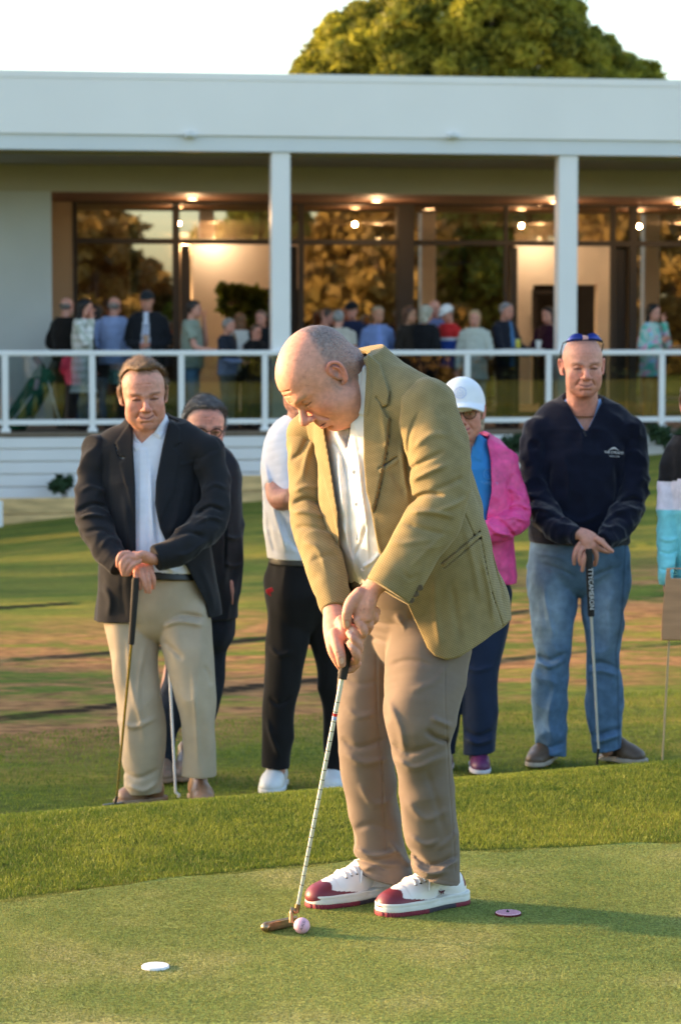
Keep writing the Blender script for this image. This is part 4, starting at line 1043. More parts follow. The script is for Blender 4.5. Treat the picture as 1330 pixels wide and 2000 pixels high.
    for pts in ([(712, 1170), (706, 1200)], [(722, 1168), (720, 1196)], [(700, 1172), (692, 1190)]): F.fold(pts, 2.5, .0011, y1=6.40, Y=6.36)
    v, q = F.mesh(1); C = np.tile(np.array([.58, .29, .21]), (len(v), 1)); golfer_skin(v, C)
    px, py = proj(v)
    for (x, y) in ((678, 1219), (667, 1291), (686, 1230), (682, 1240), (684, 1259)):
        m = (np.hypot(px-x, (py-y)*.75) < 4.6)[:, None]*.55; C = C*(1-m)+np.array([.78, .55, .48])*m
    for (x, y) in ((704, 1192), (711, 1190)):
        m = np.exp(-((px-x)**2+(py-y)**2)/2.2**2)[:, None]*.6*(v[:, 1] < 6.40)[:, None]; C = C*(1-m)+np.array([.3, .1, .08])*m
    parts.append((v, q, C))
    # covered torso, arms and legs
    F = SB(540, 720, 1000, 1790, 6.3, 7.05, .010)
    gtorso(F, -.06, TORSO[:6]); tb(F, [(x, y, Y, r*.55) for x, y, Y, r in LSL[:-2]]+[(775, 1130, 6.36, 20)]); tb(F, [(x, y, Y, r*.6) for x, y, Y, r in RSL[:-2]]+[(648, 1172, 6.52, 19)])
    tb(F, [(815, 1190, 6.72, 60), (820, 1420, 6.63, 38), (846, 1690, 6.70, 20)], k=.02); tb(F, [(755, 1190, 6.84, 56), (718, 1450, 6.80, 34), (752, 1685, 6.84, 20)], k=.02)
    parts.append(flat(F.mesh(), (.58, .34, .255)))
    body = link('person', npmesh('person', *merge(parts)), M['skin'])
    tag(body, 'balding man in a tan tweed jacket bent over a putt on the green', 'person')
    def hmask(c):
        l, f, u = GH.loc(c).T
        edge = np.interp(u, [-.11, -.06, -.02, .015, .045, .075, .1, .13], [-.06, -.03, .004, -.004, -.020, -.036, -.052, -.06]); return (f < edge)*(u > -.075)*(np.abs(l) < .08)*(.3+sstep(-.02, -.08, f))
    gc = GH.R; hs = strands((hm[0], hm[1], np.tile(np.array([.2, .185, .18]), (len(hm[0]), 1))), 5200, .0065, .0011, lambda p: np.tile(-gc[1]*.5-gc[2]*.8, (len(p), 1)), .5, .6, 3, hmask, .6)
    part('hair', hs, 'hair', body)
    # shirt ---------------------------------------------------
    F = SB(580, 690, 860, 1240, 6.35, 7.0, .003)
    gtorso(F, -.014); 
    nb, nt_ = P(714, 792, 6.69), P(672, 712, 6.66)
    F.tube([nb+(nb-nt_)*.2, nb, nt_], [.11, .089, .084], [.10, .086, .08], GSIDE, .02, n=1)
    F.plane(P(684, 726, 6.64), nrm(nt_-nb)*1.0+np.array([.0, .0, .35]), .002)
    inner = F.copy(); inner.f[:] = 1.0; inner.tube([nb+(nb-nt_)*.45, nb+(nb-nt_)*.1, nt_+(nt_-nb)*.6], [.05, .080, .077], [.05, .077, .074], GSIDE, .01, n=1)
    F.minus(inner)
    F.plane(P(740, 1152, 6.5), (0, 0, -1))
    F.cutpoly([(650, 815), (660, 846), (677, 874), (684, 850), (688, 815), (686, 780)], 6.55, 6.3, 6.66)
    # collar leaf, placket, buttons rows and folds
    F.relief([(716, 700), (722, 760), (712, 813), (683, 801), (700, 775), (708, 735), (704, 700)], .006, 1.2, y1=6.68, Y=6.6)
    F.relief([(682, 860), (694, 850), (706, 930), (716, 1010), (722, 1090), (712, 1140), (704, 1110), (698, 1020), (690, 940)], .003, 1.0, y1=6.68, Y=6.55)
    for pts, a, w in (([(672, 900), (680, 960), (684, 1040), (690, 1110)], -.008, 6), ([(662, 880), (664, 940), (672, 1010)], .008, 6), ([(700, 880), (706, 960), (720, 1040)], .006, 6), ([(650, 860), (668, 890), (676, 930)], -.006, 5),
                      ([(690, 1090), (706, 1060), (716, 1020)], -.005, 5), ([(668, 1020), (680, 1060), (694, 1120)], .006, 5), ([(705, 1110), (728, 1096), (742, 1080)], .006, 5)): F.fold(pts, w, a, y1=6.7, Y=6.55)
    F.wrinkle(.004, .06, 3, dirv=(.3, 0, -1), stretch=3)
    sh = part('shirt', flat(F.mesh(), (.80, .78, .76)), 'cloth', body)
    for (x, y) in ((692, 922), (697, 985), (699, 1050), (709, 1112)):
        # find the surface depth along the view ray
        ys = np.linspace(6.36, 6.7, 200); pts = np.array([P(x, y, Y) for Y in ys]); ij = np.clip(((pts-F.lo)/F.h).round().astype(int), 0, F.n-1); fv = F.f[ij[:, 0], ij[:, 1], ij[:, 2]]
        k = np.argmax(fv < 0); p = pts[k]; mb = MB(); mb.rod([p+np.array([0, .002, 0]), p-np.array([.0005, .002, 0])], .0055, 12); mb.build('button', M['button_white'], sh)
    # jacket --------------------------------------------------
    h = .003
    F = SB(540, 670, 1020, 1310, 6.28, 7.1, h)
    gtorso(F, .006, TORSO+[(870, 1350, 6.81, .215, .17)])
    tb(F, [(905, 1180, 6.84, 92, .12), (915, 1265, 6.86, 84, .11), (920, 1350, 6.87, 84, .11)], GSIDE, .05); tb(F, [(850, 1130, 6.72, 70, .12), (868, 1200, 6.69, 74, .14), (872, 1350, 6.67, 84, .145)], (1, 0, 0), .03)         # skirt flare
    tb(F, [(712, 765, 6.66, 52), (775, 778, 6.60, 62), (826, 800, 6.545, 62)], k=.03); tb(F, [(690, 775, 6.74, 48), (640, 820, 6.84, 46), (606, 850, 6.88, 45)], k=.03)
    tb(F, [(752, 806, 6.76, 64), (822, 900, 6.80, 84), (858, 1000, 6.82, 86)], k=.04)       # rounded upper back
    F.tube([P(722, 790, 6.69), P(688, 718, 6.665), P(680, 700, 6.66)], [.12, .102, .100], [.10, .094, .092], GSIDE, .03, n=1)
    # bottom hem and the collar opening
    hemp = P(860, 1284, 6.6); F.plane(hemp, nrm(np.array([.12, .05, -1])), .002)
    F.cutpoly([(800, 1190), (833, 1262), (850, 1279), (872, 1287), (900, 1280), (1000, 1209), (1080, 1200), (1080, 1400), (700, 1400), (700, 1190)], 6.6)
    F.plane(P(692, 700, 6.64), nrm(nt_-nb)+np.array([.0, .0, .3]), .003)
    # folds on the panels
    fl = [([(800, 830), (795, 900), (800, 960)], -.010, 7), ([(780, 860), (790, 930), (798, 985)], .007, 7), ([(745, 800), (752, 850), (758, 880)], .004, 7),
          ([(752, 900), (790, 960), (830, 1000)], -.004, 8), ([(730, 1010), (738, 1060), (748, 1085)], .004, 6), ([(905, 1020), (925, 1100), (940, 1180)], .005, 9), ([(880, 1130), (890, 1200), (900, 1265)], -.004, 10),
          ([(850, 1120), (850, 1190), (862, 1270)], .004, 10), ([(955, 1060), (970, 1130), (985, 1200)], -.006, 9), ([(940, 1080), (956, 1150), (966, 1230)], .006, 8)]
    for pts, a, w in fl: F.fold(pts, w, a, y1=6.74, Y=6.5)
    F.wrinkle(.0035, .12, 23, dirv=(.25, 0, -1), stretch=2.2)
    F.shell(.0105)
    F.tube([nb+(nb-nt_)*.45, nb+(nb-nt_)*.1, nt_+(nt_-nb)*.6], [.05, .080, .077], [.05, .077, .074], GSIDE, 0, 's', n=1)
    # lapels: his left (picture right) with its notch, and collar leaf above
    F.relief([(718, 690), (742, 712), (760, 765), (757, 790), (748, 795), (742, 790), (752, 808), (759, 818), (757, 850), (750, 900), (738, 960), (728, 1000), (716, 985), (706, 960), (704, 800), (708, 740)], .0095, .8, y1=6.80, Y=6.56)
    F.fold([(735, 776), (748, 793)], 1.4, -.007, y1=6.74, taper=False, Y=6.56)
    F.fold([(761, 766), (759, 790), (750, 796)], 1.3, -.004, y1=6.8, taper=False, Y=6.56); F.fold([(762, 818), (760, 850), (753, 900), (741, 960), (731, 1000)], 1.5, -.004, y1=6.8, taper=False, Y=6.56)
    F.fold([(716, 700), (722, 730), (722, 770), (716, 810)], 2.0, .003, y1=6.8, taper=False, Y=6.56)
    F.relief([(596, 812), (640, 838), (650, 900), (664, 1000), (664, 1070), (650, 1000), (628, 920), (606, 865)], .006, 1.0, y1=6.9, Y=6.7)
    F.cutpoly([(690, 650), (716, 720), (713, 770), (710, 811), (710, 900), (715, 960), (722, 985), (739, 1078), (765, 1115), (800, 1190), (833, 1262), (840, 1330), (700, 1330), (700, 1200), (679, 1140), (664, 1078), (659, 999), (643, 899), (632, 835), (622, 790), (640, 650)], 6.5, 6.0, 6.705)
    # pockets
    F.relief([(741, 915), (775, 893), (778, 903), (744, 925)], .003, .8, y1=6.72, Y=6.5); F.fold([(741, 915), (775, 893)], 1.7, -.006, y1=6.72, taper=False, Y=6.5)
    F.relief([(862, 1098), (934, 1038), (938, 1048), (868, 1108)], .0035, .8, y1=6.80, Y=6.55); F.fold([(862, 1100), (936, 1038)], 1.8, -.007, y1=6.80, taper=False, Y=6.55); F.fold([(866, 1110), (938, 1050)], 1.5, -.005, y1=6.80, taper=False, Y=6.55)
    F.fold([(938, 1050), (956, 1140), (982, 1225)], 1.6, -.004, y1=6.85, taper=False, Y=6.6); F.fold([(905, 1000), (925, 1045)], 1.5, -.004, y1=6.85, taper=False, Y=6.6)
    # sleeves
    A = SB(780, 720, 940, 1210, 6.2, 6.75, h) if False else SB(690, 720, 960, 1230, 6.2, 6.8, h)
    tb(A, [(r[0], r[1], r[2], r[3]) for r in LSL], k=.0)
    c0 = P(759, 1156, 6.35); cn = nrm(P(735, 1192, 6.34)-P(812, 1070, 6.37)); 
    for pts, a, w in (([(790, 985), (830, 965), (870, 968)], -.011, 7), ([(796, 1000), (840, 1000), (890, 1010)], .008, 8), ([(800, 940), (830, 925), (880, 905)], .008, 8), ([(795, 920), (830, 900), (870, 880)], -.007, 7), ([(800, 880), (840, 850), (880, 850)], .005, 9),
                      ([(785, 1020), (830, 1035), (880, 1045)], -.006, 8), ([(760, 1060), (800, 1060), (860, 1050)], .005, 9), ([(800, 1110), (840, 1070), (880, 1030)], .005, 8), ([(780, 1110), (800, 1130), (820, 1120)], -.003, 7), ([(820, 800), (800, 850), (798, 900)], -.005, 6),
                      ([(840, 960), (880, 945), (905, 930)], -.006, 7), ([(850, 1000), (890, 985), (910, 970)], .006, 7)): A.fold(pts, w, a, y1=6.6, Y=6.4)
    A.wrinkle(.005, .07, 21, dirv=(1, 0, -.3), stretch=2.0)
    A.plane(c0, cn, .002); A.shell(.011)
    A2 = SB(540, 780, 720, 1230, 6.3, 7.1, h); tb(A2, RSL, k=.0)
    c1 = P(655, 1194, 6.5); cn1 = nrm(P(662, 1215, 6.48)-P(640, 1130, 6.58))+np.array([-.15, 0, -.05]); 
    for pts, a, w in (([(570, 985), (600, 975), (640, 990)], -.009, 7), ([(566, 1000), (600, 1000), (640, 1010)], .008, 7), ([(570, 960), (600, 950), (636, 955)], .006, 7), ([(575, 1030), (610, 1030), (650, 1040)], -.006, 7), ([(590, 1060), (620, 1070), (640, 1120)], .005, 8),
                      ([(568, 900), (590, 880), (610, 830)], -.007, 7), ([(590, 940), (600, 890), (618, 850)], .007, 8), ([(600, 1100), (640, 1085), (662, 1090)], -.004, 7)): A2.fold(pts, w, a, y1=6.85, Y=6.65)
    A2.wrinkle(.004, .06, 22, dirv=(1, 0, -.2), stretch=2.0); A2.plane(c1, nrm(cn1), .002); A2.shell(.0095)
    jk = merge([flat(F.mesh(), (1, 1, 1))])
    jo = part('jacket', jk, 'tweed', body)
    part('sleeve', flat(A.mesh(), (1, 1, 1)), 'tweed', jo); part('sleeve', flat(A2.mesh(), (1, 1, 1)), 'tweed', jo)
    for (x, y) in ((820, 1148), (812, 1160), (803, 1172)):
        mb = MB(); mb.rod([P(x, y, 6.335), P(x-1, y, 6.322)], [.0085, .0075], 14); mb.build('button', M['button'], jo)
    mb = MB(); mb.rod([P(674, 1132, 6.72), P(673, 1132, 6.70)], .009, 14); mb.build('button', M['button'], jo)
    # trousers ------------------------------------------------
    F = SB(640, 1080, 940, 1750, 6.3, 7.1, .0033)
    gtorso(F, -.010, [TORSO[4], (828, 1190, 6.76, .185, .165), (822, 1235, 6.75, .16, .14)])
    G1 = SB(640, 1080, 940, 1750, 6.3, 7.1, .0033); G2 = G1.copy()
    tb(G1, [(832, 1190, 6.72, 84), (838, 1262, 6.68, 82), (828, 1340, 6.63, 77), (822, 1398, 6.60, 70), (821, 1455, 6.61, 57), (831, 1525, 6.64, 53), (840, 1605, 6.67, 53), (850, 1672, 6.69, 47), (852, 1735, 6.69, 47), (853, 1770, 6.69, 47)], k=0)
    tb(G2, [(757, 1190, 6.83, 68), (735, 1262, 6.82, 65), (719, 1330, 6.80, 57), (713, 1400, 6.79, 54), (713, 1450, 6.79, 52), (719, 1515, 6.80, 51), (733, 1600, 6.83, 48), (742, 1665, 6.84, 48), (752, 1720, 6.84, 54), (754, 1760, 6.84, 54)], k=0)
    for pts, a, w in (([(758, 1300), (800, 1290), (850, 1300)], -.004, 8), ([(765, 1450), (800, 1470), (860, 1450)], -.007, 9), ([(770, 1480), (810, 1500), (880, 1470)], .007, 9), ([(877, 1448), (850, 1440), (830, 1425)], -.012, 8), ([(885, 1420), (860, 1410), (840, 1400)], .007, 8),
                      ([(790, 1560), (830, 1600), (880, 1580)], .005, 10), ([(830, 1500), (850, 1560), (870, 1640)], -.005, 10), ([(795, 1655), (840, 1690), (895, 1668)], -.010, 7), ([(798, 1683), (835, 1706), (880, 1700)], .011, 8), ([(805, 1708), (830, 1718), (862, 1712)], -.009, 5), ([(850, 1660), (880, 1640), (895, 1620)], .006, 8),
                      ([(793, 1630), (830, 1650), (860, 1640)], .006, 8), ([(752, 1360), (780, 1420), (790, 1480)], .006, 10), ([(860, 1700), (878, 1690), (896, 1680)], .008, 6), ([(880, 1290), (850, 1330), (800, 1350)], .004, 10)): G1.fold(pts, w, a, y1=6.72, Y=6.58)
    for pts, a, w in (([(665, 1440), (700, 1460), (760, 1440)], -.006, 9), ([(668, 1470), (710, 1490), (765, 1480)], .006, 9), ([(688, 1655), (730, 1672), (790, 1660)], .011, 8), ([(692, 1676), (720, 1684), (760, 1700)], -.010, 6), ([(700, 1700), (740, 1690), (790, 1690)], .006, 8), ([(690, 1620), (730, 1610), (775, 1630)], -.005, 9),
                      ([(672, 1320), (700, 1335), (745, 1330)], -.003, 8), ([(700, 1530), (730, 1570), (770, 1560)], .005, 10), ([(672, 1380), (700, 1400), (740, 1390)], .004, 9), ([(760, 1640), (790, 1680), (806, 1690)], .010, 7)): G2.fold(pts, w, a, y1=6.9, Y=6.74)
    G2.fold([(735, 1250), (736, 1380), (744, 1500), (750, 1600), (754, 1662)], 1.5, -.003, y1=6.9, taper=False, Y=6.74); G2.fold([(740, 1250), (741, 1380), (749, 1500), (755, 1600)], 1.2, .0015, y1=6.9, taper=False, Y=6.74)
    G1.fold([(869, 1290), (868, 1360), (872, 1440), (876, 1520), (884, 1620), (888, 1700)], 1.3, -.0025, y1=6.72, taper=False, Y=6.6)
    for G, x0, yb, YY_, hp in ((G1, 850, 1727, 6.62, (-.23, .02, -1)), (G2, 745, 1722, 6.78, (-.28, .02, -1))):
        G.wrinkle(.005, .09, 40, dirv=(1, 0, .2), stretch=2); G.plane(P(x0, yb, YY_), nrm(np.array(hp)), .002)
        G.fold([(x0-60, yb-25), (x0+60, yb+3)] if G is G1 else [(x0-60, yb-28), (x0+60, yb+6)], 1.2, -.0018, taper=False)
    for pts, a, w in (([(700, 1210), (740, 1215), (790, 1225)], -.005, 8), ([(705, 1240), (745, 1250), (775, 1262)], -.006, 7), ([(770, 1200), (790, 1230), (775, 1262)], .008, 8), ([(800, 1190), (810, 1230), (800, 1260)], -.005, 8)): F.fold(pts, w, a, y1=6.8, Y=6.6)
    F.union(G1, .006).union(G2, .006)
    tr = part('trousers', flat(F.mesh(), (.185, .145, .118), .06, .2, 3), 'cloth', body)
    # shoes ---------------------------------------------------
    white = np.array([.8, .79, .78]); mar = np.array([.16, .02, .035]); off = np.array([.72, .71, .66])
    for name, heel, toe in (('left', (906, 1763), (739, 1792)), ('right', (782, 1748), (600, 1776))):
        a = ground_hit(*heel); b = ground_hit(*toe); a[2] = b[2] = .004
        sole, upper, W, (x, y, z, L) = shoe_field(.0022, a, b, .054)
        U = upper(); 
        U.box(W(.24, 0, .14), (.06, .036, .05), np.array([x, y, z]), .01, .01, 's')
        # panel edges
        def edges(p, px, py):
            q = (p-a); lx = (q@x)/L; ly = q@y; lz = q@z
            capl = .79-.06*np.cos(ly*90)+.16*sstep(.05, .028, lz)-0
            d = .0022*sstep(-.01, .01, lx-(.70+.09*np.cos(ly*60)*0+.05*sstep(.03, .06, lz)))
            e = -.0022*np.exp(-((lz-(.055+.03*np.sin(lx*9)))/.002)**2)*(lx < .62)*(lx > .2)*0
            return -d+.0014*np.exp(-((lx-.36)/.008)**2)+.0012*np.exp(-((lz-.062+.05*(lx-.2))/.002)**2)*(lx < .34)
        U.near(edges, .02); v, q = U.mesh(1); C = np.tile(white, (len(v), 1)); Q = v-a; lx, ly, lz = (Q@x)/L, Q@y, Q@z
        bound = .775+.05*sstep(.03, .05, lz)-.24*sstep(.052, .034, lz)*sstep(.026, .05, np.abs(ly))+.02*np.cos(np.clip(np.abs(ly)*120, 0, 6))
        m = (lx > bound); C[m] = mar; m2 = (lx < .10) & (lz > .052) & (lz < .085); C[m2] = mar
        so = part('shoe', (v, q, C), 'leather', body); so['label'] = 'white trainer with a maroon toe cap'
        # midsole and outsole
        MS = sole(.011, .036, .004); MS.near(lambda p, px, py: .0012*np.exp(-(((p-a)@z-.026)/.0015)**2)+.003*np.exp(-((((p-a)@x)/L-.42)/.05)**2)*sstep(.02, .03, (p-a)@z), .02)
        v, q = MS.mesh(1); C = np.tile(off, (len(v), 1)); part('midsole', (v, q, C), 'rubber', so)
        OS = sole(-.001, .0125, .005); OS.near(lambda p, px, py: -.0011*np.sin(((p-a)@x)*900)*((((p-a)@x)/L) > .6), .02)
        v, q = OS.mesh(0); lx = ((v-a)@x)/L; C = np.where(((lx > .56) | (lx < .22))[:, None], mar*1.3, np.array([.04, .035, .05])); part('outsole', (v, q, C), 'rubber', so)
        def tz(ax, lat, up=.0):
            for zz in np.linspace(.15, .03, 160):
                p = W(ax, lat, zz); k = np.clip(((p-U.lo)/U.h).round().astype(int), 0, U.n-1)
                if U.f[k[0], k[1], k[2]] < 0: return W(ax, lat, zz+up)
            return W(ax, lat, .08)
        for i, ax in enumerate((.64, .585, .53, .475, .42)):
            mb = MB(); mb.rod([tz(ax+.008, -.030, .0), tz(ax, -.020, .0035), tz(ax, 0, .005), tz(ax, .020, .0035), tz(ax+.008, .030, .0)], .0033, 8); mb.build('lace', M['plastic_white'], so)
            for sg in (-1, 1): mb = MB(); p = tz(ax+.01, sg*.031, .0012); mb.rod([p-z*.001, p+z*.001], .0030, 8); mb.build('eyelet', M['grip'], so)
        mb = MB(); b0 = tz(.40, 0, .008)
        for sg in (-1, 1):
            mb.rod([b0, b0+y*sg*.018+z*.012-x*.004, b0+y*sg*.036+z*.004+x*.006, b0+y*sg*.040-z*.012+x*.016, b0+y*sg*.028-z*.012+x*.012, b0+y*sg*.010+z*.0], .0026, 8)
            mb.rod([b0, b0+y*sg*.024+z*.002+x*.022, b0+y*sg*.040-z*.018+x*.034, b0+y*sg*.046-z*.040+x*.04], .0024, 7)
        mb.build('lace_bow', M['plastic_white'], so)
        T_ = S(W(.3, 0, .09)-.07, W(.3, 0, .09)+.07, .0024); T_.tube([W(.45, 0, .088), W(.36, 0, .108), W(.31, 0, .126)], [.028, .03, .027], [.006, .006, .005], y, .004); part('tongue', flat(T_.mesh(), white), 'leather', so)
        if name == 'left':
            # small maroon reptile emblem: body, tail, legs
            mb = MB(); yb_ = y if (y[1] < 0) else -y; side = np.array(yb_)
            e0 = P(862, 1742, 6.60)
            ys = np.linspace(6.5, 6.8, 300); best = None
            ij = np.array([P(862, 1742, Y) for Y in ys]); k = np.clip(((ij-U.lo)/U.h).round().astype(int), 0, U.n-1); hit = np.argmax(U.f[k[:, 0], k[:, 1], k[:, 2]] < 0); e0 = ij[hit]+side*.003
            if hit > 0:
                xx = -x; W2 = lambda s_, t_: e0+xx*s_+z*t_
                mb.rod([W2(-.010, .004), W2(-.004, .0), W2(.004, .002), W2(.009, .004)], [.0012, .0026, .0026, .0012], 8)
                mb.rod([W2(-.008, .002), W2(-.012, .006), W2(-.009, .010), W2(-.005, .009)], [.002, .0016, .0012, .0006], 7)
                mb.rod([W2(.006, .003), W2(.012, .006), W2(.014, .004)], [.0022, .0014, .0008], 7); mb.rod([W2(-.003, 0), W2(-.005, -.006)], .0013, 6); mb.rod([W2(.004, 0), W2(.004, -.006)], .0013, 6)
                mb.build('emblem', M['mark_maroon'], so)
    return body
FG = 1.2; WG = 1.5; FW = .7
golfer()
FG = WG = FW = 1.0
def golf_things():
    c = ground_hit(590, 1826); bp = P(589.5, 1810, c[1]); r = .02135; bp[2] = r+.003
    # ball with dimples
    n = 96; th, ph = np.meshgrid(np.linspace(0, np.pi, n//2+1), np.linspace(0, 2*np.pi, n, endpoint=False), indexing='ij')
    d = np.stack([np.sin(th)*np.cos(ph), np.sin(th)*np.sin(ph), np.cos(th)], -1).reshape(-1, 3)
    k = 320; gi = np.arange(k)+.5; zz = 1-2*gi/k; aa = np.pi*(1+5**.5)*gi; fib = np.stack([np.sqrt(1-zz*zz)*np.cos(aa), np.sqrt(1-zz*zz)*np.sin(aa), zz], 1)
    ang = np.arccos(np.clip((d @ fib.T).max(1), -1, 1)); v = bp+d*(r-.0005*np.clip(1-(ang/.085)**2, 0, 1))[:, None]
    i = (np.arange(n//2)[:, None]*n+np.arange(n)[None, :]); j = (np.arange(n//2)[:, None]*n+(np.arange(n)[None, :]+1) % n)
    f = np.stack([i.ravel(), (i+n).ravel(), (j+n).ravel(), j.ravel()], 1)
    M['ball'] = surf('pink_ball', (.76, .44, .55), rough=.32, var=.03, spec=.5, sss=.15)
    me = npmesh('golf_ball', v-bp, f); o = link('golf_ball', me, M['ball']); o.location = bp; tag(o, 'pink golf ball touching the bronze putter head', 'golf ball')
    text_obj('lettering', 'A-XLD', np.array([.003, -r-.0003, .006]), (.35, 0, .94), (-.9, -.1, .3), .009, M['mark_black'], o, .0004)
    # putter
    yb = 6.47
    top, ge = P(699, 1165, 6.405), P(668, 1326, 6.40); hos = P(582, 1768, 6.475)
    head = P(580, 1800, 6.47)
    root, P_, off = putter((top, ge, hos), 0, 0, [P(575, 1812, 6.47)], (M['grip'], M['chrome']), 'bronze blade putter with chrome shaft held by the golfer', bands=20, grip_r=(.0135, .012))
    mb = MB(); d = nrm(hos-ge); mb.rod([hos-d*.004, hos+d*.018], [.0072, .0078], 14); mb.box(0, 0, 0, 0, 0, 0) if False else None
    q = hos+d*.018; q2 = P(570, 1776, 6.472); q3 = P(569, 1802, 6.47)
    mb.rod([q+np.array([.004, 0, .002]), q+np.array([-.004, 0, 0]), q2+np.array([0, 0, .001]), q2+np.array([-.001, 0, -.01]), q3], [.0065, .0068, .006, .0055, .0062], 12)
    P_(mb, 'hosel', M['bronze'])
    F = S(ground_hit(520, 1822)-np.array([.03, .05, .03]), ground_hit(590, 1800)+np.array([.03, .06, .06]), .0014)
    h0, h1 = ground_hit(577, 1812), ground_hit(523, 1824); h0[2] = h1[2] = .019
    ax = nrm(h1-h0); sd_ = np.cross(ax, [0, 0, 1]); L = np.linalg.norm(h1-h0)+.012; cc = (h0+h1)/2
    R = np.array([ax, sd_, [0, 0, 1]])
    F.box(cc, (L/2, .005, .0125), R, .003, .002); F.box(cc+sd_*.008+np.array([0, 0, -.006]), (L/2-.004, .011, .0065), R, .003, .004)
    F.ell(h1+ax*.008+np.array([0, 0, .0]), (.012, .013, .0125), R, .006)
    v, qd = F.mesh(1); me = npmesh('putter_head', v+off, qd); link('club_head', me, M['bronze'], root)
    for (t, col) in ((.155, 'mark_red'), (.17, 'mark_blue')):
        p = ge+(hos-ge)*t; mb = MB(); mb.rod([p-d*.004, p+d*.004], .0064, 14); P_(mb, 'shaft_label', M[col])
    text_obj('grip_mark', 'GP', P(678, 1252, 6.388)+off, (.2, 0, 1), (-1, 0, .2), .014, M['white_paint'], root, .0006)
    # ball marker discs
    c = ground_hit(304, 1893); mb = MB(); mb.rod([c+np.array([0, 0, .004]), c+np.array([0, 0, .0085]), c+np.array([0, 0, .0105])], [.0345, .0345, .0325], 48)
    o = mb.build('marker_disc', M['plastic_white']); tag(o, 'plain white plastic disc lying on the green at lower left', 'marker')
    c = ground_hit(992, 1789); root = empty('marker_disc', c+np.array([0, 0, .004])); tag(root, 'pink dotted disc with a dark rim and centre peg right of the shoes', 'marker')
    mb = MB(); mb.rod([(0, 0, 0), (0, 0, .005)], [.035, .0355], 48); mb.build('rim', surf('maroon_rim', (.12, .01, .02), var=0), root)
    M['pinkdot'] = surf('pink_dotted', (.72, .42, .5), var=0); mb = MB(); mb.rod([(0, 0, .0052), (0, 0, .0068)], [.034, .033], 48); t = mb.build('disc', M['pinkdot'], root)
    mb = MB()
    for a in range(-7, 8):
        for b in range(-7, 8):
            x, y = a*.0042+(b % 2)*.0021, b*.0042
            if .0075 < math.hypot(x, y) < .031: mb.rod([(x, y, .0066), (x, y, .0072)], .0011, 6)
    mb.build('dots', surf('maroon_print', (.3, .05, .12), var=0), root)
    mb = MB(); mb.rod([(-.003, 0, .006), (-.001, 0, .012), (.004, 0, .012)], [.003, .0028, .002], 8); mb.rod([(0, 0, .006), (0, 0, .010)], [.004, .003], 10); mb.build('peg', M['blackplastic'], root)
golf_things()
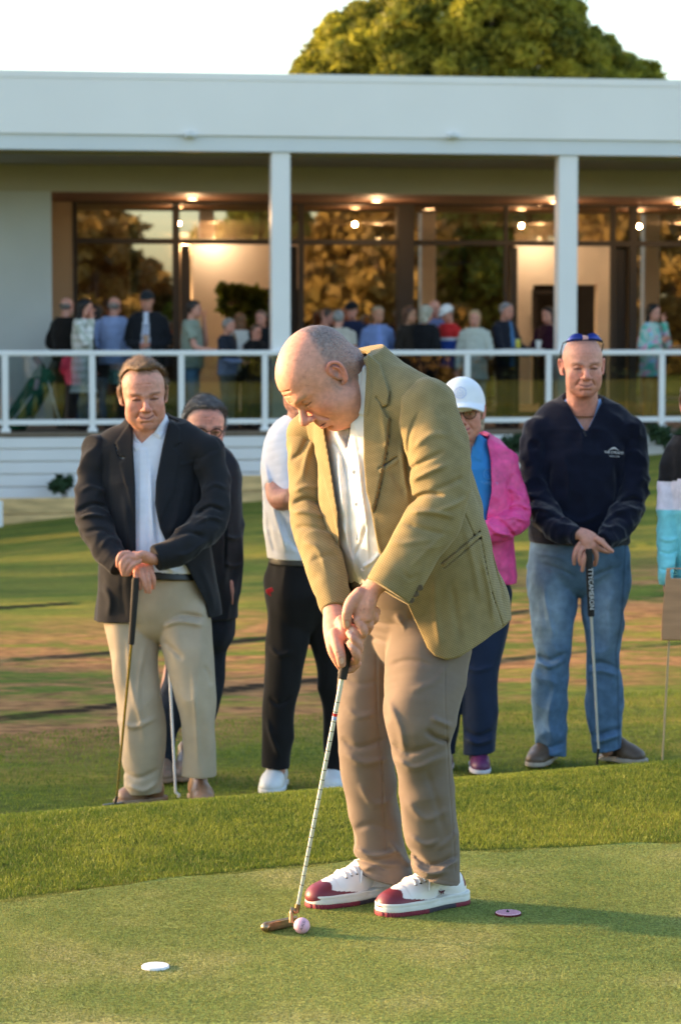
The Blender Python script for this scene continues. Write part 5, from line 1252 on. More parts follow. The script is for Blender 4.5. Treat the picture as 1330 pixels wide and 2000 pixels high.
# ---------------------------------------------------------------- players waiting behind the green
def std_body(parts, h, rows_list, col=SKIN, box=None):
    F = SB(*box, h)
    for rows in rows_list: tb(F, rows, k=.02)
    parts.append(flat(F.mesh(), col))
def hand_field(box, rows, h=.0028):
    F = SB(*box, h)
    for i, r in enumerate(rows): tb(F, r, k=.008 if i == 0 else .003)
    return F
def skin_mesh(F, col=SKIN*1.0):
    v, q = F.mesh(1); C = np.tile(np.array(col, float), (len(v), 1)); n = vnoise(v, .012, 5); r = np.clip(.28+.4*n, 0, .6)[:, None]; C = C*(1-r)+np.array([.62, .27, .21])*r; return v, q, C
def leg(F, rows, folds=(), w=7, amp=.006, Y=10.0):
    G = F.copy(); G.f[:] = 1.0; tb(G, rows, k=0)
    for pts, a in folds: G.fold(pts, w, a, y1=rows[2][2]+.04, Y=Y)
    return G
def blazer_man():
    Y0 = 10.0
    H = Head(P(281, 772, 9.96), frame(9, 9, 4), 1.10, smile=1.0, nose=1.1, brow=.9, fat=.3)
    F = S(H.c-.2, H.c+.2, .0028); H.build(F); H.neck(F, P(290, 880, 10.04), .056, .07)
    v, q = F.mesh(1); C = np.tile(SKIN, (len(v), 1)); H.paint(v, C, brow=(.14, .07, .04), eyes='squint', ruddy=1.35, hairfn=lambda l, f, u, p: (sstep(.016, -.004, f-np.interp(u, [-.09, -.04, -.01, .02, .05, .075, .095, .13], [-.06, -.012, .012, .018, .036, .05, .074, .1])+.006*vnoise(p, .01, 4)+.03*np.clip((np.abs(l)-.02)/.03, 0, 1)*sstep(.03, .07, u))*.7, np.array([.2, .12, .07])))
    parts = [(v, q, C)]
    fr = 4.9
    hF = hand_field((215, 1060, 330, 1175, 9.55, 9.9), [
        [(308, 1096, 9.735, 10, .018), (297, 1092, 9.69, 13, .020), (276, 1086, 9.675, 15, .016), (258, 1086, 9.67, 13, .014)],
        [(252, 1080, 9.665, 5.4), (238, 1082, 9.66, 5.2), (232, 1092, 9.655, 5), (231, 1105, 9.665, 4.4)], [(256, 1086, 9.66, 5.6), (243, 1092, 9.65, 5.4), (238, 1104, 9.65, 5), (241, 1121, 9.66, 4.4)],
        [(260, 1092, 9.66, 5.6), (249, 1099, 9.648, 5.4), (243, 1110, 9.65, 5), (244, 1122, 9.66, 4.4)], [(272, 1096, 9.66, 5.8), (260, 1103, 9.648, 5.5), (253, 1113, 9.65, 5), (249, 1122, 9.66, 4.5)],
        [(248, 1110, 9.75, 12, .02), (262, 1108, 9.725, 15, .02), (282, 1110, 9.71, 17, .016), (290, 1122, 9.71, 14, .014)],
        [(266, 1118, 9.695, 5.6), (267, 1128, 9.69, 5.4), (271, 1139, 9.69, 5), (274, 1149, 9.70, 4.3)], [(276, 1120, 9.69, 5.8), (280, 1132, 9.685, 5.5), (284, 1145, 9.69, 5), (287, 1155, 9.70, 4.3)],
        [(287, 1121, 9.695, 5.6), (290, 1132, 9.69, 5.4), (292, 1145, 9.695, 5), (293, 1156, 9.705, 4.2)], [(296, 1118, 9.70, 5.2), (300, 1128, 9.70, 5), (301, 1139, 9.705, 4.6), (300, 1148, 9.715, 4)]])
    parts.append(skin_mesh(hF))
    RS = [(193, 880, 10.04, 31), (181, 945, 10.0, 29), (183, 1012, 9.94, 33), (212, 1078, 9.83, 27), (238, 1107, 9.76, 20), (252, 1118, 9.73, 18)]
    LS = [(404, 882, 10.0, 33), (419, 948, 9.96, 29), (408, 1020, 9.88, 32), (352, 1070, 9.76, 29), (304, 1092, 9.70, 21), (284, 1098, 9.68, 19)]
    TR = [(290, 855, 10.05, 52, .09), (297, 880, 10.05, 108, .12), (298, 940, 10.05, 108, .15), (302, 1020, 10.03, 104, .17), (305, 1110, 10.03, 110, .185), (310, 1190, 10.04, 122, .185), (311, 1230, 10.04, 126, .185)]
    std_body(parts, .012, [[(r[0], r[1], r[2], r[3]*.7, r[4]*.7) for r in TR[:-2]], [(r[0], r[1], r[2], r[3]*.5) for r in RS], [(r[0], r[1], r[2], r[3]*.5) for r in LS[:-1]], [(268, 1180, 10, 26), (280, 1420, 9.95, 20), (282, 1520, 9.97, 12)], [(345, 1180, 10, 26), (384, 1377, 9.9, 20), (390, 1480, 9.92, 12)]], box=(130, 820, 460, 1600, 9.6, 10.35))
    body = link('person', npmesh('person', *merge(parts)), M['skin']); tag(body, 'smiling man in a charcoal blazer and beige trousers with crossed hands on a putter', 'person')
    hair = H.hair(.0034, (.17, .092, .045), .0075, lim=((-.09, -.06), (-.04, -.016), (-.01, .004), (.02, .008), (.05, .022), (.075, .036), (.095, .056), (.13, .1)), temple=.036, streak=(.45, .8, .1), top=.010, amp=.005, sc=.022,
                  extra=lambda F: [H.tube(F, [(-.07, .03, .03), (-.055, .052, .075), (-.02, .062, .104), (.03, .05, .112)], [.006, .009, .012, .010], k=.012), H.tube(F, [(-.03, .055, .1), (.01, .066, .1), (.05, .04, .092), (.068, .0, .07)], [.008, .008, .008, .007], k=.012)])
    hs = strands(hair, 8000, .026, .0012, lambda p: np.where((H.loc(p)[:, 2] > .06)[:, None], H.R[0]*.9-H.R[1]*.8+H.R[2]*.1, -H.R[2]*.8-H.R[1]*.7), .28, .35, 5)
    part('hair', merge([hair, hs]), 'hair', body)
    # shirt
    F = SB(190, 830, 420, 1160, 9.75, 10.2, .004); tb(F, [(r[0], r[1], r[2], r[3]*.95, r[4]-.014) for r in TR[:5]]+[(308, 1170, 10.03, 100, .15)], k=0); F.plane(P(300, 1119, 9.87), (-.06, 0, -1))
    F.tube([P(294, 875, 10.04), P(288, 842, 10.03)], [.088, .080], [.08, .074], k=.02, n=1); F.plane(P(291, 840, 9.98), (.15, -.55, 1)); F.tube([P(292, 880, 10.04), P(288, 830, 10.03)], [.07, .072], [.066, .066], k=0, op='s', n=1)
    F.cutpoly([(258, 835), (262, 868), (278, 866), (300, 845), (318, 820), (290, 810)], 9.95, 9.6, 9.98)
    F.relief([(328, 812), (330, 830), (313, 858), (301, 842), (318, 822)], .008, 1, y1=10.05, Y=9.9); F.relief([(262, 860), (275, 870), (266, 880), (258, 872)], .006, 1, y1=10.0, Y=9.9)
    F.relief([(272, 876), (288, 876), (288, 1120), (272, 1120)], .003, 1, y1=10.0, Y=9.9)
    for pts, a in (([(292, 900), (296, 980), (300, 1060)], .006), ([(300, 1080), (320, 1100), (345, 1120)], .008), ([(300, 960), (306, 1030), (316, 1090)], -.006)): F.fold(pts, 6, a, y1=10.0, Y=9.9)
    part('shirt', flat(F.mesh(), (.70, .73, .84)), 'cloth', body)
    F = SB(240, 795, 345, 880, 9.8, 10.2, .003); F.tube([P(295, 876, 10.04), P(289, 826, 10.03)], [.108, .083], [.098, .078], k=0, n=1); F.shell(.006)
    G = F.copy(); F.cutpoly([(322, 808), (332, 812), (333, 836), (315, 864), (300, 848), (312, 828)], 9.95, keep=True); F.plane(P(290, 840, 10.06), (0, 1, 0)); part('shirt_collar', flat(F.mesh(), (.74, .76, .86)), 'cloth', body)
    G.cutpoly([(258, 832), (268, 856), (280, 868), (270, 884), (256, 862)], 9.95, keep=True); G.plane(P(290, 840, 10.06), (0, 1, 0)); part('shirt_collar', flat(G.mesh(), (.74, .76, .86)), 'cloth', body)
    # jacket
    F = SB(135, 800, 460, 1240, 9.55, 10.35, .0042)
    tb(F, TR, k=.0); tb(F, [(270, 858, 10.05, 33), (228, 872, 10.05, 35), (196, 884, 10.04, 33)], k=.03); tb(F, [(325, 856, 10.05, 32), (368, 870, 10.03, 35), (402, 884, 10.0, 34)], k=.03)
    F.tube([P(294, 880, 10.05), P(290, 836, 10.06)], [.118, .098], [.103, .094], k=.02, n=1)
    for pts, a, w in (([(215, 880), (212, 960), (222, 1040)], -.005, 6), ([(385, 880), (380, 950), (372, 1020)], -.005, 6), ([(240, 960), (250, 1030), (262, 1090)], .006, 8), ([(360, 940), (345, 1010), (330, 1050)], .006, 9), ([(200, 1140), (215, 1170), (212, 1205)], .006, 8), ([(240, 1110), (240, 1160), (245, 1210)], -.002, 7), ([(390, 1100), (410, 1150), (420, 1200)], .006, 8)): F.fold(pts, w, a, y1=10.05, Y=9.9)
    F.wrinkle(.005, .11, 51, dirv=(0, 0, 1), stretch=2); F.plane(P(300, 1214, 9.9), (.05, 0, -1), .003)
    F.shell(.013); F.tube([P(293, 868, 10.04), P(289, 812, 10.03)], [.074, .078], [.072, .074], k=0, op='s', n=1); F.plane(P(291, 824, 9.98), (.1, -.35, 1))
    F.relief([(252, 828), (226, 866), (232, 890), (246, 893), (234, 905), (262, 1010), (268, 1030), (266, 900), (262, 850)], .0045, .9, y1=10.1, Y=9.95)
    F.relief([(330, 814), (352, 838), (352, 868), (340, 874), (352, 888), (340, 960), (312, 1020), (306, 1000), (304, 940), (318, 880), (330, 840)], .0055, .9, y1=10.1, Y=9.95)
    F.fold([(226, 868), (234, 892), (244, 894)], 1.4, -.005, y1=10.1, taper=False); F.fold([(354, 866), (341, 873)], 1.4, -.005, y1=10.1, taper=False)
    F.relief([(350, 905), (378, 898), (380, 904), (352, 912)], .003, .8, y1=10.0)
    F.cutpoly([(262, 815), (260, 868), (265, 950), (266, 1060), (268, 1120), (262, 1160), (252, 1222), (330, 1260), (412, 1230), (404, 1180), (366, 1108), (330, 1070), (312, 1030), (303, 985), (305, 940), (318, 870), (332, 815)], 9.9, 9.0, 10.06)
    jo = part('jacket', flat(F.mesh(), (.016, .0165, .020)), 'cloth', body)
    for rows, fl in ((RS, (([(150, 1000), (180, 985), (212, 990)], -.012), ([(150, 1012), (180, 1005), (215, 1010)], .010), ([(155, 960), (180, 950), (205, 960)], .007), ([(165, 1040), (200, 1035), (222, 1050)], -.007), ([(195, 1070), (215, 1050), (240, 1060)], .006), ([(205, 880), (202, 920), (208, 960)], -.007))),
                     (LS, (([(380, 1010), (410, 990), (440, 1000)], -.012), ([(376, 1026), (410, 1010), (440, 1018)], .010), ([(395, 960), (420, 945), (445, 955)], .007), ([(340, 1050), (370, 1040), (400, 1050)], -.006), ([(340, 1085), (370, 1080), (410, 1050)], .006)))):
        A = SB(135, 840, 460, 1150, 9.55, 10.2, .0042); tb(A, rows, k=0)
        for pts, a in fl: A.fold(pts, 6, a, y1=9.97, Y=9.85)
        A.wrinkle(.006, .07, 52, dirv=(1, 0, 0), stretch=1.6)
        c = P(*rows[-2][:3]); A.plane(c, P(*rows[-1][:3])-P(*rows[-3][:3]), .002); A.shell(.012); part('sleeve', flat(A.mesh(), (.016, .0165, .020)), 'cloth', jo)
    # belt, trousers
    F = SB(190, 1090, 440, 1600, 9.6, 10.35, .0045); tb(F, [(300, 1120, 10.03, 92, .15), (308, 1165, 10.02, 97, .155), (311, 1190, 10.02, 90, .14)], k=0); F.plane(P(300, 1128, 9.9), (0, 0, 1))
    G1 = leg(F, [(258, 1180, 10.02, 49), (256, 1225, 10.01, 49), (266, 1310, 9.98, 44), (279, 1418, 9.95, 41), (281, 1485, 9.97, 39), (281, 1550, 9.97, 33), (281, 1575, 9.97, 33)], (([(225, 1400), (260, 1420), (310, 1400)], .007), ([(235, 1500), (270, 1520), (315, 1500)], -.007), ([(240, 1530), (280, 1545), (312, 1525)], .008), ([(285, 1250), (270, 1350), (282, 1450)], .006), ([(250, 1240), (255, 1320), (270, 1400)], .006)), Y=9.9)
    G2 = leg(F, [(356, 1180, 10.0, 50), (362, 1232, 9.96, 48), (373, 1300, 9.92, 43), (384, 1377, 9.90, 37), (388, 1458, 9.91, 34), (389, 1512, 9.92, 32), (389, 1540, 9.92, 32)], (([(315, 1215), (350, 1200), (405, 1208)], -.011), ([(312, 1226), (350, 1214), (405, 1222)], .009), ([(318, 1250), (340, 1270), (360, 1290)], -.007), ([(376, 1300), (383, 1400), (388, 1500)], .006), ([(400, 1300), (408, 1320), (412, 1340)], -.005)), Y=9.85)
    for G, y, c in ((G1, 1553, (.05, 0, -1)), (G2, 1517, (0, 0, -1))): G.wrinkle(.006, .1, 55, dirv=(0, 0, 1), stretch=2); G.plane(P(300, y, 9.9), nrm(c), .002)
    F.union(G1, .008).union(G2, .008)
    part('trousers', flat(F.mesh(), (.43, .345, .25), .05, .2), 'cloth', body)
    F = SB(190, 1100, 430, 1150, 9.75, 10.3, .004); tb(F, [(300, 1105, 10.03, 96, .168), (306, 1150, 10.02, 100, .172)], k=0, n=1); F.plane(P(300, 1115, 9.87), (.06, 0, 1)); F.plane(P(300, 1132, 9.87), (-.06, 0, -1)); F.shell(.02)
    part('belt', flat(F.mesh(), (.012, .012, .013)), 'leather', body)
    simple_shoe(body, ground_pt(321, 1561, 10.02), ground_pt(228, 1577, 9.93), .05, .004, (.32, .17, .10), (.34, .22, .14), lace=M['blackplastic'])
    simple_shoe(body, ground_pt(384, 1545, 10.1), ground_pt(402, 1572, 9.83), .052, .004, (.36, .19, .11), (.36, .24, .16), lace=M['blackplastic'])
    # putter
    g0 = P(266, 1128, 9.68); g1 = P(257, 1258, 9.72); s1 = P(229, 1556, 9.80); hd = P(222, 1574, 9.80)
    root, P_, off = putter((g0, g1, s1), 0, 0, [hd], (M['grip'], M['goldshaft']), 'putter with a brass coloured shaft under the crossed hands of the blazer man', bands=14, grip_r=(.015, .012))
    mb = MB(); mb.rod([s1, P(226, 1566, 9.80), P(224, 1573, 9.80)], [.007, .006, .006], 10); P_(mb, 'hosel', M['blacksteel'])
    F = S(hd-.09, hd+.09, .003); F.tube([hd+[-.03, -.03, -.01], hd+[.02, .02, -.008], hd+[.035, .03, -.004]], [.012, .02, .014], [.012, .013, .012], k=.004); F.box(hd+[0, 0, -.004], (.045, .012, .015), np.array([[.8, .6, 0], [-.6, .8, 0], [0, 0, 1]]), .003)
    v, q = F.mesh(); link('club_head', npmesh('h', v+off, q), M['blacksteel'], root)
def ground_pt(px, py, Y):
    p = P(px, py, Y); z = float(zground(p[0], Y)); return np.array([p[0], Y, z+.012])
def back_man():
    H = Head(P(399, 838, 10.56), frame(14, 6, -2), 1.06, nose=1.0)
    F = S(H.c-.2, H.c+.2, .003); H.build(F); H.neck(F, P(402, 930, 10.62), .055, .07)
    v, q = F.mesh(1); C = np.tile(SKIN*1.02, (len(v), 1)); H.paint(v, C, brow=(.15, .12, .11), eyes='squint', ruddy=1.3, hairfn=lambda l, f, u, p: (sstep(.022, -.004, f-np.interp(u, [-.09, -.04, -.01, .02, .05, .075, .09, .13], [-.06, -.014, .008, .012, .03, .058, .07, .1])+.006*vnoise(p, .01, 4))*.7, np.array([.16, .14, .13]))); parts = [(v, q, C)]
    TR = [(400, 905, 10.63, 36, .08), (402, 925, 10.63, 70, .12), (402, 990, 10.62, 70, .14), (404, 1080, 10.62, 68, .15), (402, 1160, 10.62, 66, .15), (400, 1200, 10.62, 66, .15)]
    LS = [(447, 935, 10.62, 20), (456, 1000, 10.62, 17), (457, 1070, 10.60, 17), (452, 1135, 10.56, 13), (449, 1150, 10.55, 12)]
    RS = [(345, 935, 10.62, 20), (338, 1000, 10.62, 18), (340, 1075, 10.6, 17), (350, 1130, 10.5, 13), (352, 1145, 10.5, 12)]
    for hx, s in ((447, 1), (352, -1)):
        hF = hand_field((hx-25, 1125, hx+25, 1200, 10.4, 10.7), [[(hx, 1138, 10.54, 9, .018), (hx, 1155, 10.53, 11, .013), (hx-1*s, 1166, 10.53, 9, .012)]]+[[(hx-6+4*i, 1164, 10.525, 3.6), (hx-6+4*i, 1174, 10.525, 3.4), (hx-5+3.5*i, 1181+(i % 3), 10.535, 3)] for i in range(4)]+[[(hx-8*s, 1150, 10.52, 4), (hx-11*s, 1160, 10.51, 3.6), (hx-10*s, 1168, 10.51, 3.2)]], .0034)
        parts.append(skin_mesh(hF))
    std_body(parts, .013, [[(a, b, c, d*.75, e*.75) for a, b, c, d, e in TR[:-1]], [(a, b, c, d*.55) for a, b, c, d in LS], [(a, b, c, d*.55) for a, b, c, d in RS], [(372, 1180, 10.6, 26), (322, 1400, 10.55, 16), (330, 1530, 10.55, 12)], [(420, 1180, 10.6, 26), (390, 1400, 10.6, 16), (365, 1530, 10.6, 12)]], box=(240, 890, 490, 1560, 10.3, 10.9))
    body = link('person', npmesh('person', *merge(parts)), M['skin']); tag(body, 'grey haired man in glasses and a dark jacket half hidden behind the charcoal blazer', 'person')
    hair = H.hair(.0036, (.12, .115, .115), .009, temple=.02, lim=((-.09, -.06), (-.04, -.014), (-.01, .008), (.02, .012), (.05, .03), (.075, .058), (.09, .07), (.13, .1)), streak=(.5, .7, .3), top=.010, amp=.006)
    hs = strands(hair, 9000, .022, .0014, lambda p: np.where((H.loc(p)[:, 2] > .06)[:, None], H.R[0]*.8+H.R[1]*.5, -H.R[2]*.9-H.R[1]*.4), .6, .6, 6, None, .8)
    part('hair', merge([hair, hs]), 'hair', body)
    glasses(body, H, 'tortoise', .021, .0165)
    F = SB(315, 880, 480, 1225, 10.3, 10.95, .0055); tb(F, TR, k=0); tb(F, [(402, 905, 10.63, 34), (430, 920, 10.63, 28), (448, 936, 10.62, 20)], k=.03); tb(F, [(402, 905, 10.63, 34), (372, 920, 10.63, 28), (348, 936, 10.62, 20)], k=.03)
    F.tube([P(401, 940, 10.62), P(400, 898, 10.62)], [.1, .075], k=.02, n=1); tb(F, LS, k=.006); tb(F, RS, k=.006); F.wrinkle(.007, .09, 60, dirv=(0, 0, 1), stretch=1.5)
    for pts, a in (([(440, 1045), (458, 1052), (474, 1046)], .008), ([(438, 1100), (458, 1106), (474, 1100)], .006), ([(436, 960), (440, 1040), (438, 1120)], -.010)): F.fold(pts, 4, a, y1=10.62, Y=10.5)
    F.plane(P(400, 1207, 10.6), (0, 0, -1)); part('jacket', flat(F.mesh(), (.022, .024, .03)), 'cloth', body)
    F = SB(200, 1150, 480, 1580, 10.3, 10.95, .006); tb(F, [(400, 1160, 10.62, 62, .14), (400, 1230, 10.62, 58, .13)], k=0, n=1)
    tb(F, [(378, 1200, 10.6, 34), (352, 1330, 10.56, 30), (322, 1440, 10.54, 25), (324, 1545, 10.55, 22), (324, 1600, 10.55, 22)], k=.01); tb(F, [(420, 1200, 10.62, 34), (408, 1320, 10.6, 29), (385, 1430, 10.6, 26), (366, 1545, 10.6, 24), (362, 1600, 10.6, 24)], k=.01); F.wrinkle(.008, .1, 61, dirv=(0, 0, 1), stretch=2); F.plane(P(350, 1556, 10.5), (0, 0, -1))
    part('trousers', flat(F.mesh(), (.02, .026, .04), .1, .1), 'denim', body)
    simple_shoe(body, ground_pt(322, 1532, 10.65), ground_pt(318, 1555, 10.38), .05, .005, (.24, .16, .11), (.3, .2, .14)); simple_shoe(body, ground_pt(365, 1532, 10.7), ground_pt(356, 1555, 10.42), .05, .005, (.24, .16, .11), (.3, .2, .14))
    g0 = P(326, 1205, 10.25); g1 = P(331, 1298, 10.22); s1 = P(343, 1540, 10.15); hd = P(348, 1562, 10.15)
    root, P_, off = putter((g0, g1, s1), 0, 0, [hd], (surf('grey_grip', (.14, .14, .15), rough=.7), M['whitesteel']), 'white shafted putter standing between the beige trouser legs', bands=0, grip_r=(.017, .017))
    mb = MB(); mb.rod([g1+(s1-g1)*.0, g1+(s1-g1)*.035], .0115, 14); P_(mb, 'ferrule', M['blacksteel']); mb = MB(); mb.rod([s1, P(343, 1547, 10.15), P(350, 1552, 10.15), P(348, 1563, 10.15)], [.007, .006, .006, .007], 10); P_(mb, 'hosel', M['whitesteel'])
    F = S(hd-.08, hd+.08, .003); F.box(hd+[.0, .0, -.004], (.05, .012, .013), np.array([[.25, .97, 0], [-.97, .25, 0], [0, 0, 1]]), .003); F.box(hd+[.015, .0, -.008], (.045, .02, .008), np.array([[.25, .97, 0], [-.97, .25, 0], [0, 0, 1]]), .004); v, q = F.mesh(); link('club_head', npmesh('h', v+off, q), M['whitesteel'], root)
def glasses(body, H, mat, rx=.023, rz=.018, fo=.098, uo=-.001):
    root = None; mb = MB()
    for sd in (-1, 1):
        pts = [H.w(sd*.031+rx*math.cos(a)*(1+.12*(math.sin(a) > 0)), fo-.3*(abs(sd*.031+rx*math.cos(a))-.0)**2*6, uo+rz*math.sin(a)) for a in np.linspace(0, 2*np.pi, 25)]
        mb.rod(pts, .0021*H.s, 6, caps=False)
        mb.rod([H.w(sd*(.031+rx), fo-.02, uo+.006), H.w(sd*.074, .07, uo+.006), H.w(sd*.083, .0, uo+.004), H.w(sd*.084, -.02, uo-.004)], .0016*H.s, 6)
    mb.rod([H.w(-.010, fo, uo+.004), H.w(0, fo+.003, uo+.007), H.w(.010, fo, uo+.004)], .0019*H.s, 6)
    g = mb.build('glasses', M[mat], body)
    for sd in (-1, 1):
        m = MB(); vs = [H.w(sd*.031+rx*math.cos(a)*(1+.12*(math.sin(a) > 0)), fo-.3*(abs(sd*.031+rx*math.cos(a)))**2*6, uo+rz*math.sin(a)) for a in np.linspace(0, 2*np.pi, 24, endpoint=False)]
        m.add(vs, [tuple(range(24))]); m.build('lens', M['eyeglass'], g)
def polo_man():
    Yb = 10.26
    H = Head(P(592, 752, 10.22), frame(-10, 5, 0), 1.06)
    F = S(H.c-.2, H.c+.2, .005); H.build(F); H.neck(F, P(592, 850, 10.28), .058, .075); v, q = F.mesh(1); C = np.tile(SKIN, (len(v), 1)); H.paint(v, C); parts = [(v, q, C)]
    RA = [(545, 900, 10.26, 27), (541, 945, 10.22, 24), (548, 975, 10.14, 22), (580, 968, 10.04, 18), (620, 950, 10.0, 14)]
    LA = [(650, 900, 10.26, 27), (660, 950, 10.2, 23), (648, 980, 10.1, 21), (610, 975, 10.02, 16), (580, 968, 10.03, 13)]
    F = SB(500, 860, 700, 1010, 9.9, 10.45, .004); tb(F, RA, k=.01); tb(F, LA, k=.01)
    for i in range(4): tb(F, [(584+i*0, 958+i*6, 10.02, 4.5), (572, 957+i*6.5, 9.995, 4.4), (562, 960+i*6.5, 10.01, 4)], k=.003); tb(F, [(616, 940+i*6, 10.0, 5), (630, 938+i*6.5, 9.99, 4.6), (640, 942+i*6.5, 10.02, 4)], k=.003)
    parts.append(skin_mesh(F, SKIN*.85))
    TR = [(592, 845, 10.30, 44, .08), (592, 866, 10.3, 74, .12), (590, 930, 10.28, 78, .15), (590, 1010, 10.27, 76, .175), (592, 1075, 10.28, 68, .16), (592, 1115, 10.28, 66, .155)]
    std_body(parts, .013, [[(a, b, c, d*.75, e*.75) for a, b, c, d, e in TR], [(560, 1120, 10.28, 34), (542, 1380, 10.26, 20), (545, 1505, 10.28, 14)], [(625, 1120, 10.28, 34), (655, 1380, 10.3, 20), (664, 1490, 10.32, 14)]], box=(480, 830, 730, 1550, 9.95, 10.6))
    body = link('person', npmesh('person', *merge(parts)), M['skin']); tag(body, 'man in a white polo shirt and black trousers with folded arms behind the golfer', 'person')
    part('hair', H.hair(.006, (.12, .1, .09), .009), 'hair', body)
    F = SB(490, 820, 720, 1110, 9.95, 10.6, .0045); tb(F, TR, k=0)
    F.tube([P(592, 880, 10.28), P(592, 832, 10.28)], [.1, .078], k=.02, n=1)
    G = F.copy(); G.f[:] = 1; tb(G, [(572, 862, 10.3, 32), (550, 886, 10.28, 31), (542, 935, 10.23, 27), (545, 960, 10.2, 26)], k=.01); G.plane(P(545, 948, 10.2), P(541, 960, 10.15)-P(548, 905, 10.26), .002); F.union(G, .012)
    G.f[:] = 1; tb(G, [(620, 862, 10.3, 32), (645, 886, 10.28, 31), (658, 935, 10.23, 27), (655, 960, 10.2, 26)], k=.01); G.plane(P(655, 948, 10.2), P(660, 960, 10.15)-P(648, 905, 10.26), .002); F.union(G, .012)
    for pts, a in (([(530, 980), (545, 1030), (560, 1080)], .010), ([(545, 1000), (565, 1050), (590, 1080)], -.009), ([(520, 1000), (530, 1050), (540, 1085)], -.006), ([(560, 1010), (590, 1040), (610, 1080)], .008), ([(515, 900), (525, 940), (535, 955)], .005)): F.fold(pts, 6, a, y1=10.3, Y=10.2)
    F.wrinkle(.0032, .09, 70, dirv=(0, 0, 1), stretch=1.6); F.plane(P(590, 1092, 10.2), (0, 0, -1)); part('polo_shirt', flat(F.mesh(), (.74, .75, .83)), 'cloth', body)
    F = SB(500, 1080, 700, 1115, 10.0, 10.55, .004); tb(F, [(592, 1085, 10.28, 67, .158), (592, 1110, 10.28, 67, .158)], k=0, n=1); F.plane(P(590, 1089, 10.2), (0, 0, 1)); F.plane(P(590, 1103, 10.2), (0, 0, -1)); F.shell(.02); part('belt', flat(F.mesh(), (.05, .048, .048)), 'leather', body)
    F = SB(495, 1085, 720, 1530, 9.95, 10.65, .0055); tb(F, [(592, 1108, 10.28, 64, .15), (592, 1160, 10.28, 71, .155), (592, 1182, 10.28, 64, .13)], k=0); F.plane(P(590, 1103, 10.2), (0, 0, 1))
    for rows in ([(560, 1140, 10.27, 42), (566, 1230, 10.26, 44), (551, 1330, 10.25, 34), (545, 1400, 10.26, 30), (541, 1500, 10.28, 26), (541, 1530, 10.28, 26)], [(625, 1140, 10.28, 42), (640, 1230, 10.29, 42), (655, 1330, 10.3, 34), (662, 1420, 10.31, 30), (664, 1500, 10.32, 26), (664, 1530, 10.32, 26)]): tb(F, rows, k=.012)
    for pts, a in (([(525, 1260), (545, 1280), (575, 1270)], .007), ([(525, 1360), (545, 1375), (570, 1360)], -.008), ([(520, 1400), (530, 1440), (548, 1480)], .008)): F.fold(pts, 6, a, y1=10.3, Y=10.2)
    F.wrinkle(.006, .1, 71, dirv=(0, 0, 1), stretch=2); F.plane(P(560, 1507, 10.2), (-.05, 0, -1)); tr = part('trousers', flat(F.mesh(), (.013, .012, .013)), 'cloth', body)
    F = S(P(528, 1156, 10.12)-.04, P(528, 1156, 10.12)+.04, .003); F.box(P(527, 1153, 10.13), (.014, .006, .009), np.array([[.9, 0, .4], [0, 1, 0], [-.4, 0, .9]]), .003); F.cap(P(524, 1156, 10.135), P(528, 1163, 10.135), .008, .004, .008); part('pocket_lining', flat(F.mesh(), (.6, .03, .03)), 'cloth', body)
    simple_shoe(body, ground_pt(546, 1515, 10.42), ground_pt(524, 1546, 10.13), .056, .004, (.74, .73, .72), (.7, .69, .68), lace=M['plastic_white'], label='white leather trainer'); simple_shoe(body, ground_pt(668, 1505, 10.45), ground_pt(645, 1532, 10.2), .056, .004, (.74, .73, .72), (.7, .69, .68), lace=M['plastic_white'], label='white leather trainer')
